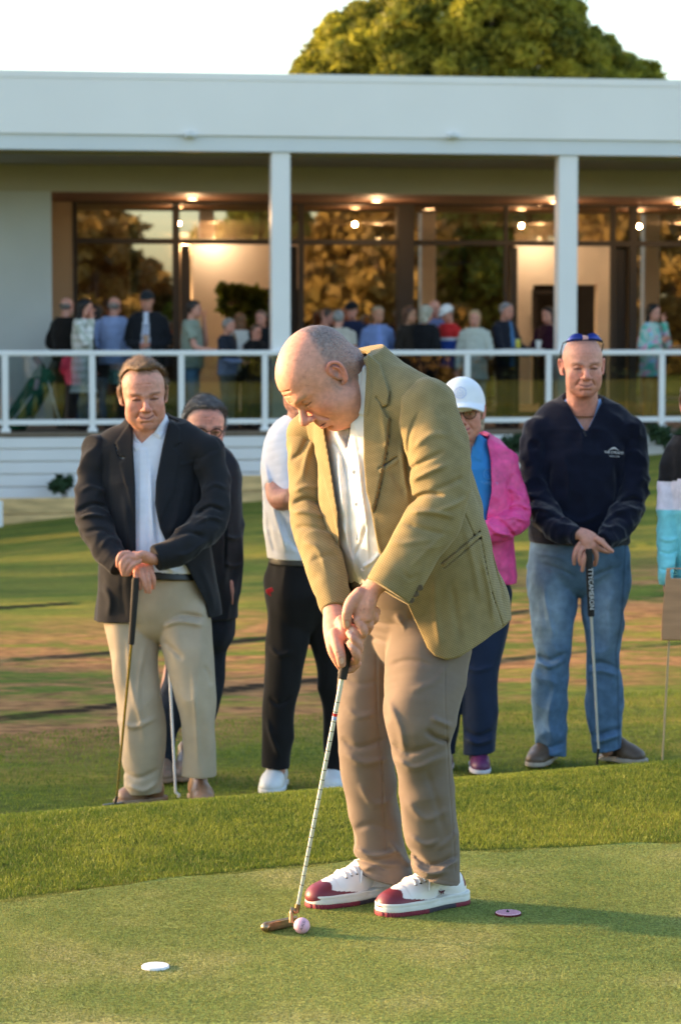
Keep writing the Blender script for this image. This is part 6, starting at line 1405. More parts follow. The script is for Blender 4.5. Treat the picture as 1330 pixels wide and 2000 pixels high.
def cap_woman():
    H = Head(P(905, 806, 10.66), frame(-6, 3, 5), 1.02, smile=.9, nose=.9, brow=.7, fem=1)
    F = S(H.c-.2, H.c+.2, .003); H.build(F); H.neck(F, P(914, 896, 10.72), .046, .06); v, q = F.mesh(1); C = np.tile(SKIN*1.06, (len(v), 1)); H.paint(v, C, brow=(.2, .13, .1), eyes='open', lips=(.62, .16, .17), ruddy=1.1); parts = [(v, q, C)]
    TR = [(916, 884, 10.73, 30, .07), (918, 900, 10.73, 62, .10), (920, 960, 10.7, 64, .13), (925, 1040, 10.7, 62, .13), (928, 1110, 10.71, 66, .14), (930, 1160, 10.72, 68, .14)]
    LS = [(984, 916, 10.72, 26), (1000, 965, 10.70, 27), (1006, 1012, 10.64, 27), (974, 1034, 10.54, 24), (935, 1040, 10.48, 17), (915, 1042, 10.46, 15)]
    RS = [(852, 916, 10.74, 26), (838, 970, 10.72, 26), (842, 1020, 10.64, 24), (875, 1040, 10.52, 21), (905, 1042, 10.47, 16)]
    std_body(parts, .013, [[(a, b, c, d*.75, e*.75) for a, b, c, d, e in TR], [(a, b, c, d*.5) for a, b, c, d in LS], [(a, b, c, d*.5) for a, b, c, d in RS], [(955, 1160, 10.72, 26), (935, 1330, 10.72, 18), (936, 1470, 10.72, 12)], [(895, 1160, 10.72, 26), (875, 1330, 10.74, 18), (866, 1450, 10.76, 12)]], box=(800, 870, 1050, 1520, 10.35, 11.0))
    hF = hand_field((890, 1020, 940, 1070, 10.35, 10.6), [[(925, 1040, 10.47, 9), (914, 1043, 10.455, 9, .012)]]+[[(912, 1036+i*4.5, 10.45, 3.6), (904, 1038+i*4.5, 10.44, 3.4), (898, 1042+i*4, 10.45, 3.2)] for i in range(4)]+[[(920, 1034, 10.45, 4), (911, 1029, 10.44, 3.6)]], .0036); parts.append(skin_mesh(hF))
    body = link('person', npmesh('person', *merge(parts)), M['skin']); tag(body, 'smiling woman in a white cap and glasses wearing a pink jacket over a blue polo', 'person')
    part('hair', H.hair(.005, (.42, .34, .24), .010, low=-.09, lim=((-.12, -.02), (-.03, .0), (.03, .03), (.13, .1)), side_low=-.09), 'hair', body)
    glasses(body, H, 'tortoise', .0245, .0195, .1)
    # cap: crown, brim, stitched badge
    F = S(H.c-.22, H.c+.25, .0032); H.cranium(F, .016); H.ell(F, (0, .0, .06), (.088, .106, .09), .01); H.ell(F, (0, .045, .075), (.07, .055, .07), .02)
    cc = H.w(0, 0, .024); up = H.R[2]; F.plane(cc, -up-H.R[1]*.12, .002); F.shell(.006)
    G = F.copy(); G.f[:] = 1; H.tube(G, [(0, .07, .034), (0, .115, .036), (0, .150, .026)], [.084, .079, .062], [.004, .004, .004], k=0)
    G.near(lambda p, a, b: 0*a, .01)
    # curve the brim down at its sides
    ix = np.nonzero(F.f < 2); 
    B = S(H.c-.22, H.c+.25, .0032)
    for i in range(25):
        l = -.084+.007*i; z = .052-5.2*l*l*.8
        fr_ = math.sqrt(max(0, 1-(l/.09)**2)); H.tube(B, [(l, .05, z+.006), (l, .075+.085*fr_, z-.016)], [.009, .009], [.0045, .0035], k=.002, n=1)
    F.union(B, .006); cp_ = part('cap', flat(F.mesh(), (.83, .84, .88)), 'cloth', body)
    # badge ring with nine tiny stars, embroidered just proud of the cap front
    cdir = H.R[1]; bc = None
    def capsurf(l, u):
        for f in np.linspace(.16, .04, 200):
            p = H.w(l, f, u); k = np.clip(((p-F.lo)/F.h).round().astype(int), 0, F.n-1)
            if F.f[k[0], k[1], k[2]] < 0: return H.w(l, f+.0035, u)
        return H.w(l, .1, u)
    mb = MB(); mb.rod([capsurf(.024*math.cos(a), .092+.022*math.sin(a)) for a in np.linspace(0, 2*np.pi, 33)], .0012, 6, caps=False)
    for (a, b) in ((0, .012), (-.009, .006), (.009, .006), (-.012, -.002), (-.004, -.001), (.004, -.001), (.012, -.002), (-.010, -.010), (0, -.010), (.010, -.010)):
        p = capsurf(a, .092+b); mb.rod([p-H.R[0]*.0018, p+H.R[0]*.0018], .0016, 6)
    mb.build('badge', M['mark_blue'], cp_)
    F = SB(840, 850, 1000, 1180, 10.4, 10.95, .0045); tb(F, [(a, b, c, d*.9, e) for a, b, c, d, e in TR[:5]], k=0); F.tube([P(916, 900, 10.72), P(915, 866, 10.71)], [.072, .062], k=.02, n=1); F.plane(P(915, 858, 10.66), (0, -.5, 1)); F.cutpoly([(895, 850), (905, 885), (914, 905), (924, 880), (932, 850)], 10.6, 10.3, 10.7)
    F.relief([(932, 845), (946, 868), (940, 902), (922, 892)], .008, 1, y1=10.75, Y=10.6); F.relief([(900, 850), (888, 868), (892, 896), (908, 892)], .008, 1, y1=10.75, Y=10.6); F.wrinkle(.005, .08, 80); sh = part('polo_shirt', flat(F.mesh(), (.04, .22, .52)), 'cloth', body)
    def shs(x, y):
        for Y in np.linspace(10.45, 10.75, 160):
            p = P(x, y, Y); k = np.clip(((p-F.lo)/F.h).round().astype(int), 0, F.n-1)
            if F.f[k[0], k[1], k[2]] < 0: return P(x, y, Y-.004)
        return P(x, y, 10.55)
    mb = MB(); mb.rod([shs(953+9*math.cos(a), 926+10*math.sin(a)) for a in np.linspace(0, 2*np.pi, 25)], .0012, 5, caps=False)
    for (a, b) in ((953, 920), (949, 926), (957, 926), (953, 931)): p = shs(a, b); mb.rod([p-np.array([.002, 0, 0]), p+np.array([.002, 0, 0])], .0014, 5)
    mb.build('badge', M['mark_cyan'], sh)
    text_obj('lettering', 'SEAFORD', shs(954, 944)+np.array([0, -.004, 0]), (1, 0, -.05), (0, 0, 1), .018, M['mark_cyan'], sh, .001)
    # pink jacket
    F = SB(810, 850, 1050, 1180, 10.35, 11.0, .0045); tb(F, [(TR[0][0], 880, 10.74, 40, .09)]+[(a+4, b, c, d+9, e+.015) for a, b, c, d, e in TR[1:]], k=0); tb(F, [(945, 880, 10.74, 24), (968, 895, 10.73, 26), (986, 915, 10.72, 26)], k=.03); tb(F, [(890, 882, 10.74, 24), (866, 895, 10.74, 26), (852, 915, 10.74, 26)], k=.03)
    tb(F, [(950, 866, 10.72, 12), (975, 884, 10.70, 15), (1000, 898, 10.74, 12)], k=.012); tb(F, [(945, 862, 10.80, 20), (915, 870, 10.86, 26), (885, 862, 10.8, 20)], k=.02)
    F.wrinkle(.0035, .07, 81); F.plane(P(930, 1143, 10.6), (0, 0, -1)); F.shell(.013); F.tube([P(916, 910, 10.71), P(915, 840, 10.71)], [.078, .09], k=0, op='s', n=1)
    F.cutpoly([(948, 848), (958, 900), (960, 960), (950, 1010), (956, 1060), (960, 1150), (875, 1160), (872, 1010), (876, 900), (884, 850)], 10.6, 10.0, 10.71)
    A = F.copy(); A.f[:] = 1; tb(A, LS, k=0); 
    for pts, a in (([(985, 1000), (1010, 990), (1032, 1000)], -.010), ([(985, 1015), (1005, 1010), (1030, 1020)], .010), ([(950, 1020), (970, 1040), (1000, 1046)], .010), ([(970, 1012), (990, 1030), (1005, 1050)], -.010), ([(985, 950), (1005, 960), (1020, 980)], .007)): A.fold(pts, 5, a, y1=10.7, Y=10.6)
    A.wrinkle(.0045, .05, 82); A.plane(P(930, 1040, 10.48), P(915, 1042, 10.46)-P(974, 1034, 10.54)); B = F.copy(); B.f[:] = 1; tb(B, RS, k=0); B.wrinkle(.004, .05, 83); B.plane(P(888, 1040, 10.49), P(905, 1042, 10.47)-P(875, 1040, 10.52)); F.union(A, .008).union(B, .008)
    v, q = F.mesh(); C = np.array([.78, .07, .26])*np.clip(1+.22*vnoise(v, .035, 85)+.12*vnoise(v, .012, 86), .6, 1.5)[:, None]; part('rain_jacket', (v, q, C), 'nylon', body)
    F = SB(820, 1100, 1030, 1500, 10.4, 11.05, .0055); tb(F, [(926, 1120, 10.71, 60, .13), (928, 1160, 10.72, 66, .125)], k=0, n=1)
    tb(F, [(960, 1160, 10.72, 37), (955, 1230, 10.72, 35), (936, 1320, 10.71, 33), (937, 1400, 10.72, 32), (935, 1470, 10.72, 29), (935, 1500, 10.72, 29)], k=.012); tb(F, [(896, 1160, 10.72, 37), (888, 1240, 10.73, 35), (876, 1330, 10.75, 32), (868, 1400, 10.77, 29), (862, 1455, 10.78, 26), (862, 1480, 10.78, 26)], k=.012)
    for pts, a in (([(905, 1300), (930, 1310), (966, 1300)], .006), ([(905, 1440), (935, 1452), (968, 1440)], .010), ([(905, 1425), (935, 1438), (968, 1422)], -.008)): F.fold(pts, 6, a, y1=10.75, Y=10.65)
    F.wrinkle(.006, .1, 84, dirv=(0, 0, 1), stretch=2); F.plane(P(930, 1481, 10.6), (.1, 0, -1)); part('trousers', flat(F.mesh(), (.018, .028, .06), .1, .1), 'cloth', body)
    simple_shoe(body, ground_pt(930, 1485, 10.86), ground_pt(941, 1511, 10.6), .046, .004, (.12, .025, .09), (.66, .62, .68), lace=M['mark_maroon'], label='purple trainer with a white sole'); simple_shoe(body, ground_pt(862, 1470, 10.95), ground_pt(868, 1495, 10.7), .046, .004, (.12, .025, .09), (.66, .62, .68), label='purple trainer with a white sole')
def navy_man():
    Yb = 10.9
    H = Head(P(1137, 716, 10.84), frame(3, 5, 1), 1.10, smile=.7, nose=1.15, brow=1.1, fat=0)
    F = S(H.c-.21, H.c+.21, .003); H.build(F); H.neck(F, P(1138, 830, 10.92), .060, .07); H.tube(F, [(.02, .01, -.1), (.022, -.0, -.14)], [.012, .014], k=.015); H.tube(F, [(-.02, .01, -.1), (-.022, -.0, -.14)], [.012, .014], k=.015)
    v, q = F.mesh(1); C = np.tile(SKIN*1.0, (len(v), 1)); H.paint(v, C, brow=(.2, .09, .06), eyes='squint', ruddy=1.5)
    px, py = proj(v); m = (np.exp(-((px-1138)**2/30**2+(py-800)**2/30**2))*.55)[:, None]; C = C*(1-m)+np.array([.6, .2, .15])*m; parts = [(v, q, C)]
    RS = [(1052, 842, 10.92, 32), (1044, 905, 10.9, 30), (1048, 975, 10.84, 30), (1085, 1028, 10.70, 26), (1128, 1048, 10.6, 17), (1142, 1053, 10.58, 16)]
    LS = [(1224, 842, 10.92, 32), (1234, 905, 10.9, 30), (1232, 972, 10.84, 31), (1205, 1030, 10.72, 27), (1176, 1056, 10.62, 17), (1162, 1066, 10.6, 15)]
    hF = hand_field((1105, 1020, 1210, 1130, 10.45, 10.75), [
        [(1120, 1040, 10.62, 14, .026), (1138, 1044, 10.60, 14, .024), (1151, 1055, 10.585, 18, .018), (1154, 1070, 10.58, 15, .015)],
        [(1134, 1060, 10.59, 5), (1126, 1070, 10.585, 4.8), (1121, 1086, 10.58, 4.5), (1121, 1101, 10.59, 3.8)], [(1141, 1066, 10.585, 5.2), (1134, 1076, 10.575, 5), (1131, 1090, 10.572, 4.6), (1133, 1102, 10.58, 3.8)],
        [(1149, 1074, 10.575, 5.4), (1143, 1084, 10.565, 5.2), (1139, 1099, 10.565, 4.7), (1137, 1114, 10.575, 3.9)], [(1160, 1074, 10.58, 5.2), (1164, 1084, 10.585, 5), (1163, 1096, 10.60, 4.4), (1161, 1103, 10.61, 3.8)],
        [(1165, 1052, 10.57, 6.2), (1176, 1060, 10.56, 5.8), (1186, 1070, 10.555, 5.2), (1195, 1077, 10.56, 3.8)], [(1160, 1066, 10.575, 6), (1174, 1074, 10.59, 5), (1188, 1078, 10.6, 4.2)]])
    parts.append(skin_mesh(hF))
    TR = [(1137, 808, 10.95, 42, .085), (1137, 826, 10.95, 86, .12), (1137, 880, 10.94, 96, .15), (1134, 960, 10.93, 98, .165), (1131, 1030, 10.93, 97, .165), (1129, 1068, 10.93, 95, .16)]
    std_body(parts, .013, [[(a, b, c, d*.75, e*.75) for a, b, c, d, e in TR], [(a, b, c, d*.5) for a, b, c, d in RS[:-1]], [(a, b, c, d*.5) for a, b, c, d in LS[:-1]]+[], [(1085, 1090, 10.93, 38), (1078, 1270, 10.9, 21), (1072, 1470, 10.92, 14)], [(1180, 1090, 10.93, 38), (1178, 1270, 10.9, 21), (1184, 1465, 10.92, 14)]], box=(990, 790, 1290, 1510, 10.5, 11.25))
    body = link('person', npmesh('person', *merge(parts)), M['skin']); tag(body, 'bald man in a navy quarter zip jumper and blue jeans leaning on a putter', 'person')
    # sunglasses pushed up on the scalp
    mb = MB(); sg = [H.w(.081*math.sin(a), -.005+.083*math.cos(a)-.01, .088+.022*math.cos(a)) for a in np.linspace(-1.35, 1.35, 21)]
    mb.rod(sg, .0032, 6); 
    for sd in (-1, 1): mb.rod([H.w(sd*.080, .01, .088), H.w(sd*.081, -.03, .06), H.w(sd*.079, -.06, .03)], .003, 6)
    g = mb.build('sunglasses', M['blackplastic'], body)
    for sd in (-1, 1):
        vs = []; n = 12
        for i in range(n+1):
            a = sd*(.12+1.0*i/n); w_ = .021*math.sin(math.pi*min(1, (.25+.85*i/n)))
            for j in (0, 1, 2): 
                hgt = (.006, .006+w_*.7, .006+w_*1.25)[j]; rr = (.086, .089, .083)[j]
                vs.append(H.w(rr*math.sin(a), -.012+rr*math.cos(a)+(.004, .003, -.008)[j], .088+.022*math.cos(a)-.004+hgt))
        m = MB(); m.add(vs, [(i*3+j, i*3+j+1, (i+1)*3+j+1, (i+1)*3+j) for i in range(n) for j in (0, 1)], True); m.build('lens', M['lens_blue'], g)
    # shirt collar
    F = SB(1080, 770, 1200, 860, 10.7, 11.1, .0034); F.tube([P(1138, 835, 10.93), P(1138, 792, 10.92)], [.092, .083], [.088, .08], k=0, n=1); F.plane(P(1138, 782, 10.87), (0, -.4, 1)); F.tube([P(1138, 850, 10.93), P(1138, 770, 10.92)], [.074, .076], [.07, .072], k=0, op='s', n=1); F.cutpoly([(1112, 770), (1122, 812), (1144, 845), (1160, 812), (1172, 770)], 10.8, 10.4, 10.92); part('shirt_collar', flat(F.mesh(), (.28, .42, .72)), 'cloth', body)
    # jumper
    F = SB(1000, 765, 1285, 1100, 10.5, 11.3, .0045); tb(F, TR+[(1129, 1085, 10.93, 94, .158)], k=0); tb(F, [(1112, 812, 10.95, 30), (1080, 826, 10.94, 32), (1054, 844, 10.92, 31)], k=.03); tb(F, [(1165, 812, 10.95, 30), (1197, 826, 10.94, 32), (1222, 844, 10.92, 31)], k=.03)
    F.tube([P(1138, 845, 10.94), P(1138, 795, 10.94)], [.115, .098], [.105, .094], k=.02, n=1); F.plane(P(1138, 784, 10.86), (0, -.5, 1), .003)
    for pts, a in (([(1075, 900), (1070, 960), (1078, 1030)], -.010), ([(1200, 900), (1205, 960), (1198, 1030)], -.010), ([(1090, 1000), (1130, 1020), (1180, 1000)], .006), ([(1100, 880), (1110, 940), (1105, 1000)], .004)): F.fold(pts, 7, a, y1=10.93, Y=10.8)
    F.wrinkle(.006, .1, 91); F.plane(P(1129, 1066, 10.78), (-.03, .0, -1), .003); F.fold([(1036, 1046), (1129, 1056), (1224, 1050)], 1.6, -.003, y1=10.9, taper=False)
    F.shell(.013); F.tube([P(1138, 870, 10.93), P(1138, 760, 10.92)], [.084, .086], [.08, .082], k=0, op='s', n=1); F.cutpoly([(1104, 780), (1118, 806), (1136, 836), (1144, 842), (1150, 834), (1164, 806), (1178, 780), (1140, 765)], 10.8, 10.4, 10.93)
    for rows, fl in ((RS, (([(1022, 985), (1045, 975), (1075, 985)], -.009), ([(1022, 1000), (1050, 992), (1080, 1000)], .008), ([(1050, 1020), (1080, 1010), (1100, 1020)], -.006))), (LS, (([(1205, 985), (1235, 975), (1262, 985)], -.009), ([(1200, 1000), (1230, 992), (1258, 1000)], .008), ([(1180, 1025), (1205, 1010), (1230, 1020)], -.006)))):
        A = F.copy(); A.f[:] = 1; tb(A, rows, k=0)
        for pts, a in fl: A.fold(pts, 6, a, y1=10.86, Y=10.75)
        A.wrinkle(.006, .06, 92); A.plane(P(*rows[-2][:3]), P(*rows[-1][:3])-P(*rows[-3][:3])); A.shell(.012); F.union(A, .006)
    jo = part('jumper', flat(F.mesh(), (.008, .010, .022)), 'wool', body)
    mb = MB(); mb.rod([P(1138, 838, 10.745), P(1144, 852, 10.742)], .0028, 6); mb.build('zip', M['blacksteel'], jo)
    def fs(x, y):
        for Y in np.linspace(10.6, 11.0, 200):
            p = P(x, y, Y); k = np.clip(((p-F.lo)/F.h).round().astype(int), 0, F.n-1)
            if F.f[k[0], k[1], k[2]] < 0: return P(x, y, Y-.005)
        return P(x, y, 10.75)
    b0 = fs(1198, 884)+np.array([0, -.003, 0]); text_obj('lettering', 'THE STRAND', b0, (1, .15, -.06), (0, 0, 1), .0145, M['mark_white'], jo, .001); text_obj('lettering', 'GOLF CLUB', b0-np.array([-.002, .001, .016]), (1, .15, -.06), (0, 0, 1), .0085, M['mark_white'], jo, .001)
    mb = MB(); q_ = [b0+np.array([x*.001, 0.00015*x-.002, z*.001]) for x, z in ((-24, 9), (-14, 15), (-4, 20), (4, 20), (12, 15), (22, 9))]; mb.rod(q_, [.001, .0018, .0035, .0035, .0018, .001], 6); mb.build('emblem', M['mark_white'], jo)
    # jeans
    F = SB(1010, 1030, 1250, 1520, 10.55, 11.3, .0048); tb(F, [(1129, 1040, 10.93, 92, .155), (1130, 1085, 10.93, 97, .158), (1131, 1105, 10.93, 90, .14)], k=0); F.plane(P(1129, 1046, 10.8), (0, 0, 1))
    G1 = leg(F, [(1080, 1090, 10.93, 48), (1079, 1142, 10.92, 48), (1078, 1208, 10.90, 42), (1079, 1274, 10.88, 32), (1073, 1334, 10.90, 33), (1073, 1392, 10.92, 32), (1074, 1462, 10.93, 29), (1072, 1500, 10.93, 33)], (([(1048, 1278), (1075, 1290), (1106, 1272)], -.010), ([(1045, 1292), (1075, 1302), (1106, 1286)], .010), ([(1042, 1465), (1072, 1474), (1102, 1466)], .010), ([(1042, 1452), (1072, 1460), (1102, 1450)], -.009), ([(1060, 1140), (1070, 1200), (1085, 1250)], .006), ([(1085, 1330), (1072, 1400), (1080, 1450)], .006)), Y=10.8)
    G2 = leg(F, [(1180, 1090, 10.93, 47), (1182, 1142, 10.92, 46), (1179, 1195, 10.90, 41), (1177, 1274, 10.88, 31), (1179, 1334, 10.90, 33), (1180, 1392, 10.92, 34), (1185, 1455, 10.93, 29), (1186, 1500, 10.93, 32)], (([(1148, 1300), (1175, 1294), (1210, 1308)], -.010), ([(1146, 1314), (1175, 1310), (1212, 1322)], .009), ([(1160, 1450), (1185, 1444), (1214, 1434)], .012), ([(1160, 1438), (1185, 1430), (1214, 1422)], -.008), ([(1195, 1150), (1185, 1220), (1190, 1280)], .006)), Y=10.8)
    for G, y, c in ((G1, 1474, (-.15, 0, -1)), (G2, 1467, (.18, 0, -1))): G.wrinkle(.006, .08, 95, dirv=(0, 0, 1), stretch=1.5); G.plane(P(1075 if G is G1 else 1186, y, 10.9), nrm(c))
    for pts, a in (([(1050, 1100), (1090, 1110), (1125, 1130)], -.005), ([(1040, 1080), (1080, 1086), (1110, 1096)], .004), ([(1150, 1130), (1180, 1116), (1215, 1106)], -.005)): F.fold(pts, 5, a, y1=10.9, Y=10.8)
    F.union(G1, .008).union(G2, .008); v, q = F.mesh(); px, py = proj(v); fade = np.exp(-((px-1078)/26)**2-((py-1190)/70)**2)+np.exp(-((px-1182)/24)**2-((py-1190)/70)**2); C = np.array([.10, .18, .30])*(1-.0*fade[:, None])+np.array([.16, .18, .18])*np.clip(fade, 0, 1)[:, None]
    seam = np.exp(-((px-np.interp(py, [1060, 1208, 1274, 1334, 1475], [1221, 1213, 1202, 1206, 1208]))/2)**2)*(py > 1060)*.35; C = C*(1-seam[:, None]); C *= (1+.12*vnoise(v, .05, 97))[:, None]; part('jeans', (v, q, C), 'denim', body)
    simple_shoe(body, ground_pt(1074, 1476, 11.05), ground_pt(1040, 1506, 10.78), .054, .004, (.12, .075, .048), (.45, .37, .3), lace=M['blackplastic'], label='dark brown knitted shoe with a pale sole'); simple_shoe(body, ground_pt(1176, 1486, 11.0), ground_pt(1258, 1492, 10.88), .054, .004, (.12, .075, .048), (.45, .37, .3), lace=M['blackplastic'], label='dark brown knitted shoe with a pale sole')
    g0 = P(1149, 1072, 10.56); g1 = P(1154, 1203, 10.60); s1 = P(1168, 1462, 10.66); hd = P(1164, 1492, 10.66); hd[2] = zground(hd[0], hd[1])+.02
    root, P_, off = putter((g0, g1, s1), 0, 0, [hd], (M['grip'], M['chrome']), 'putter with a lettered black grip planted before the man in jeans', bands=0, grip_r=(.0165, .0145))
    mb = MB(); mb.rod([s1, hd+[0, 0, .004]], [.006, .005], 10); P_(mb, 'hosel', M['blacksteel'])
    F = S(hd-.12, hd+.12, .0032); F.box(hd+[-.04, 0, -.002], (.052, .012, .012), None, .003); F.box(hd+[-.03, .02, -.006], (.035, .022, .007), None, .003); v, q = F.mesh(); link('club_head', npmesh('h', v+off, q), M['blacksteel'], root)
    mid = P(1153.3, 1150, 10.565)+np.array([0, -.0055, 0]); ax = nrm(P(1154, 1203, 10.60)-P(1150, 1095, 10.565)); text_obj('lettering', 'TTYCAMERON', mid+off, ax, (1, 0, 0), .0275, M['mark_white'], root, .001)
def hoodie_person():
    H = Head(P(1368, 790, 10.7), frame(-8, 4, 0), 1.02, fem=1, nose=.9); F = S(H.c-.2, H.c+.2, .006); H.build(F); H.neck(F, P(1368, 872, 10.74), .048, .062); v, q = F.mesh(1); C = np.tile(SKIN, (len(v), 1)); H.paint(v, C, eyes='open'); parts = [(v, q, C)]
    TR = [(1368, 868, 10.76, 40, .09), (1368, 890, 10.76, 68, .13), (1368, 950, 10.75, 70, .14), (1368, 1040, 10.75, 68, .14), (1368, 1130, 10.75, 70, .145)]
    RS = [(1312, 914, 10.75, 25), (1306, 970, 10.73, 23), (1305, 1040, 10.70, 22), (1302, 1090, 10.64, 18), (1299, 1124, 10.6, 15), (1299, 1140, 10.6, 13)]
    LS = [(1425, 914, 10.75, 25), (1432, 970, 10.73, 23), (1430, 1040, 10.70, 22), (1415, 1095, 10.64, 18), (1408, 1124, 10.6, 15), (1406, 1140, 10.6, 13)]
    std_body(parts, .014, [[(a, b, c, d*.75, e*.75) for a, b, c, d, e in TR], [(a, b, c, d*.5) for a, b, c, d in RS], [(a, b, c, d*.5) for a, b, c, d in LS], [(1352, 1130, 10.75, 24), (1366, 1300, 10.75, 15), (1366, 1440, 10.75, 10)], [(1395, 1130, 10.75, 26), (1398, 1300, 10.75, 18), (1398, 1470, 10.75, 12)]], box=(1260, 860, 1480, 1520, 10.4, 11.0))
    for hx in (1302, 1405): parts.append(skin_mesh(hand_field((hx-25, 1110, hx+25, 1170, 10.45, 10.75), [[(hx, 1126, 10.6, 8, .016), (hx+2, 1140, 10.59, 9, .012)]]+[[(hx-5+4*i, 1142, 10.585, 3.5), (hx-4+4*i, 1152, 10.58, 3.3), (hx-2+3.5*i, 1158, 10.595, 3)] for i in range(4)]+[[(hx+8, 1134, 10.58, 3.6), (hx+11, 1144, 10.575, 3.3)]], .004)))
    body = link('person', npmesh('person', *merge(parts)), M['skin']); tag(body, 'person in a black, white and aqua colour block hoodie cut off by the right edge', 'person')
    part('hair', H.hair(.006, (.16, .1, .06), .012, low=-.12, side_low=-.13), 'hair', body)
    F = SB(1270, 860, 1470, 1200, 10.4, 11.05, .005); tb(F, TR, k=0); tb(F, [(1345, 878, 10.76, 30), (1325, 895, 10.76, 27), (1311, 915, 10.75, 24)], k=.03); tb(F, [(1391, 878, 10.76, 30), (1411, 895, 10.76, 27), (1425, 915, 10.75, 24)], k=.03); F.tube([P(1368, 890, 10.76), P(1368, 856, 10.76)], [.12, .1], k=.03, n=1)
    tb(F, RS, k=.006); tb(F, LS, k=.006); F.wrinkle(.0032, .07, 99)
    for pts, a in (([(1285, 1050), (1305, 1056), (1325, 1050)], .007), ([(1285, 1075), (1305, 1082), (1325, 1072)], -.006), ([(1288, 1110), (1300, 1114), (1316, 1108)], -.006)): F.fold(pts, 4, a, y1=10.75, Y=10.65)
    F.plane(P(1368, 1142, 10.6), (0, 0, -1)); v, q = F.mesh(); px, py = proj(v); b1 = 941+np.clip(1325-px, -60, 60)*-.0; C = np.where((py < 936+(px < 1322)*4)[:, None], np.array([.015, .014, .016]), np.where((py < 996)[:, None], np.array([.76, .7, .8]), np.array([.22, .62, .66]))); part('hoodie', (v, q, C), 'wool', body)
    F = SB(1290, 1110, 1450, 1500, 10.4, 11.05, .007); tb(F, [(1368, 1120, 10.75, 62, .13), (1368, 1180, 10.75, 64, .13)], k=0, n=1); tb(F, [(1352, 1160, 10.75, 30), (1366, 1300, 10.75, 24), (1366, 1500, 10.75, 21)], k=.01); tb(F, [(1395, 1160, 10.75, 32), (1398, 1300, 10.75, 26), (1398, 1500, 10.75, 22)], k=.01); F.plane(P(1368, 1466, 10.7), (0, 0, -1)); part('trousers', flat(F.mesh(), (.02, .02, .022)), 'cloth', body)
    for x in (1352, 1400): simple_shoe(body, ground_pt(x, 1472, 10.9), ground_pt(x-6, 1494, 10.64), .046, .005, (.03, .03, .035), (.4, .4, .4))
    # board on its stake, held by its slot
    Yp = 10.5; root = empty('marker_sign', ground_pt(1292, 1494, Yp)); tag(root, 'plain brown board with a cut out handle on a thin stake at right', 'sign'); off = -np.array(root.location)
    F = S(P(1280, 1262, Yp)-[0, .08, 0], P(1400, 1098, Yp)+[0, .08, 0], .003)
    c = P(1337, 1180, Yp); F.box(c, (.099, .010, .153), None, .006); 
    F.ell(c, 0.001); 
    F.cutpoly([(1301, 1109), (1306, 1106), (1372, 1109), (1385, 1112), (1376, 1256), (1330, 1254), (1287, 1250)], Yp, keep=True)
    F.cutpoly([(1308, 1113), (1313, 1111), (1366, 1114), (1364, 1131), (1309, 1129)], Yp)
    v, q = F.mesh(); link('board', npmesh('b', v+off, q), M['ply'], root)
    mb = MB(); mb.rod([P(1307, 1230, Yp+.016)+off, P(1292, 1494, Yp+.01)+off], [.0042, .0042], 8); mb.build('stake', M['bamboo'], root)
WG = 2.4; FG = 1.5; FW = .72
for nm, fn in (('a', blazer_man), ('b', back_man), ('c', polo_man), ('d', cap_woman), ('e', navy_man), ('f', hoodie_person)):
    fn()
WG = FG = FW = 1.0
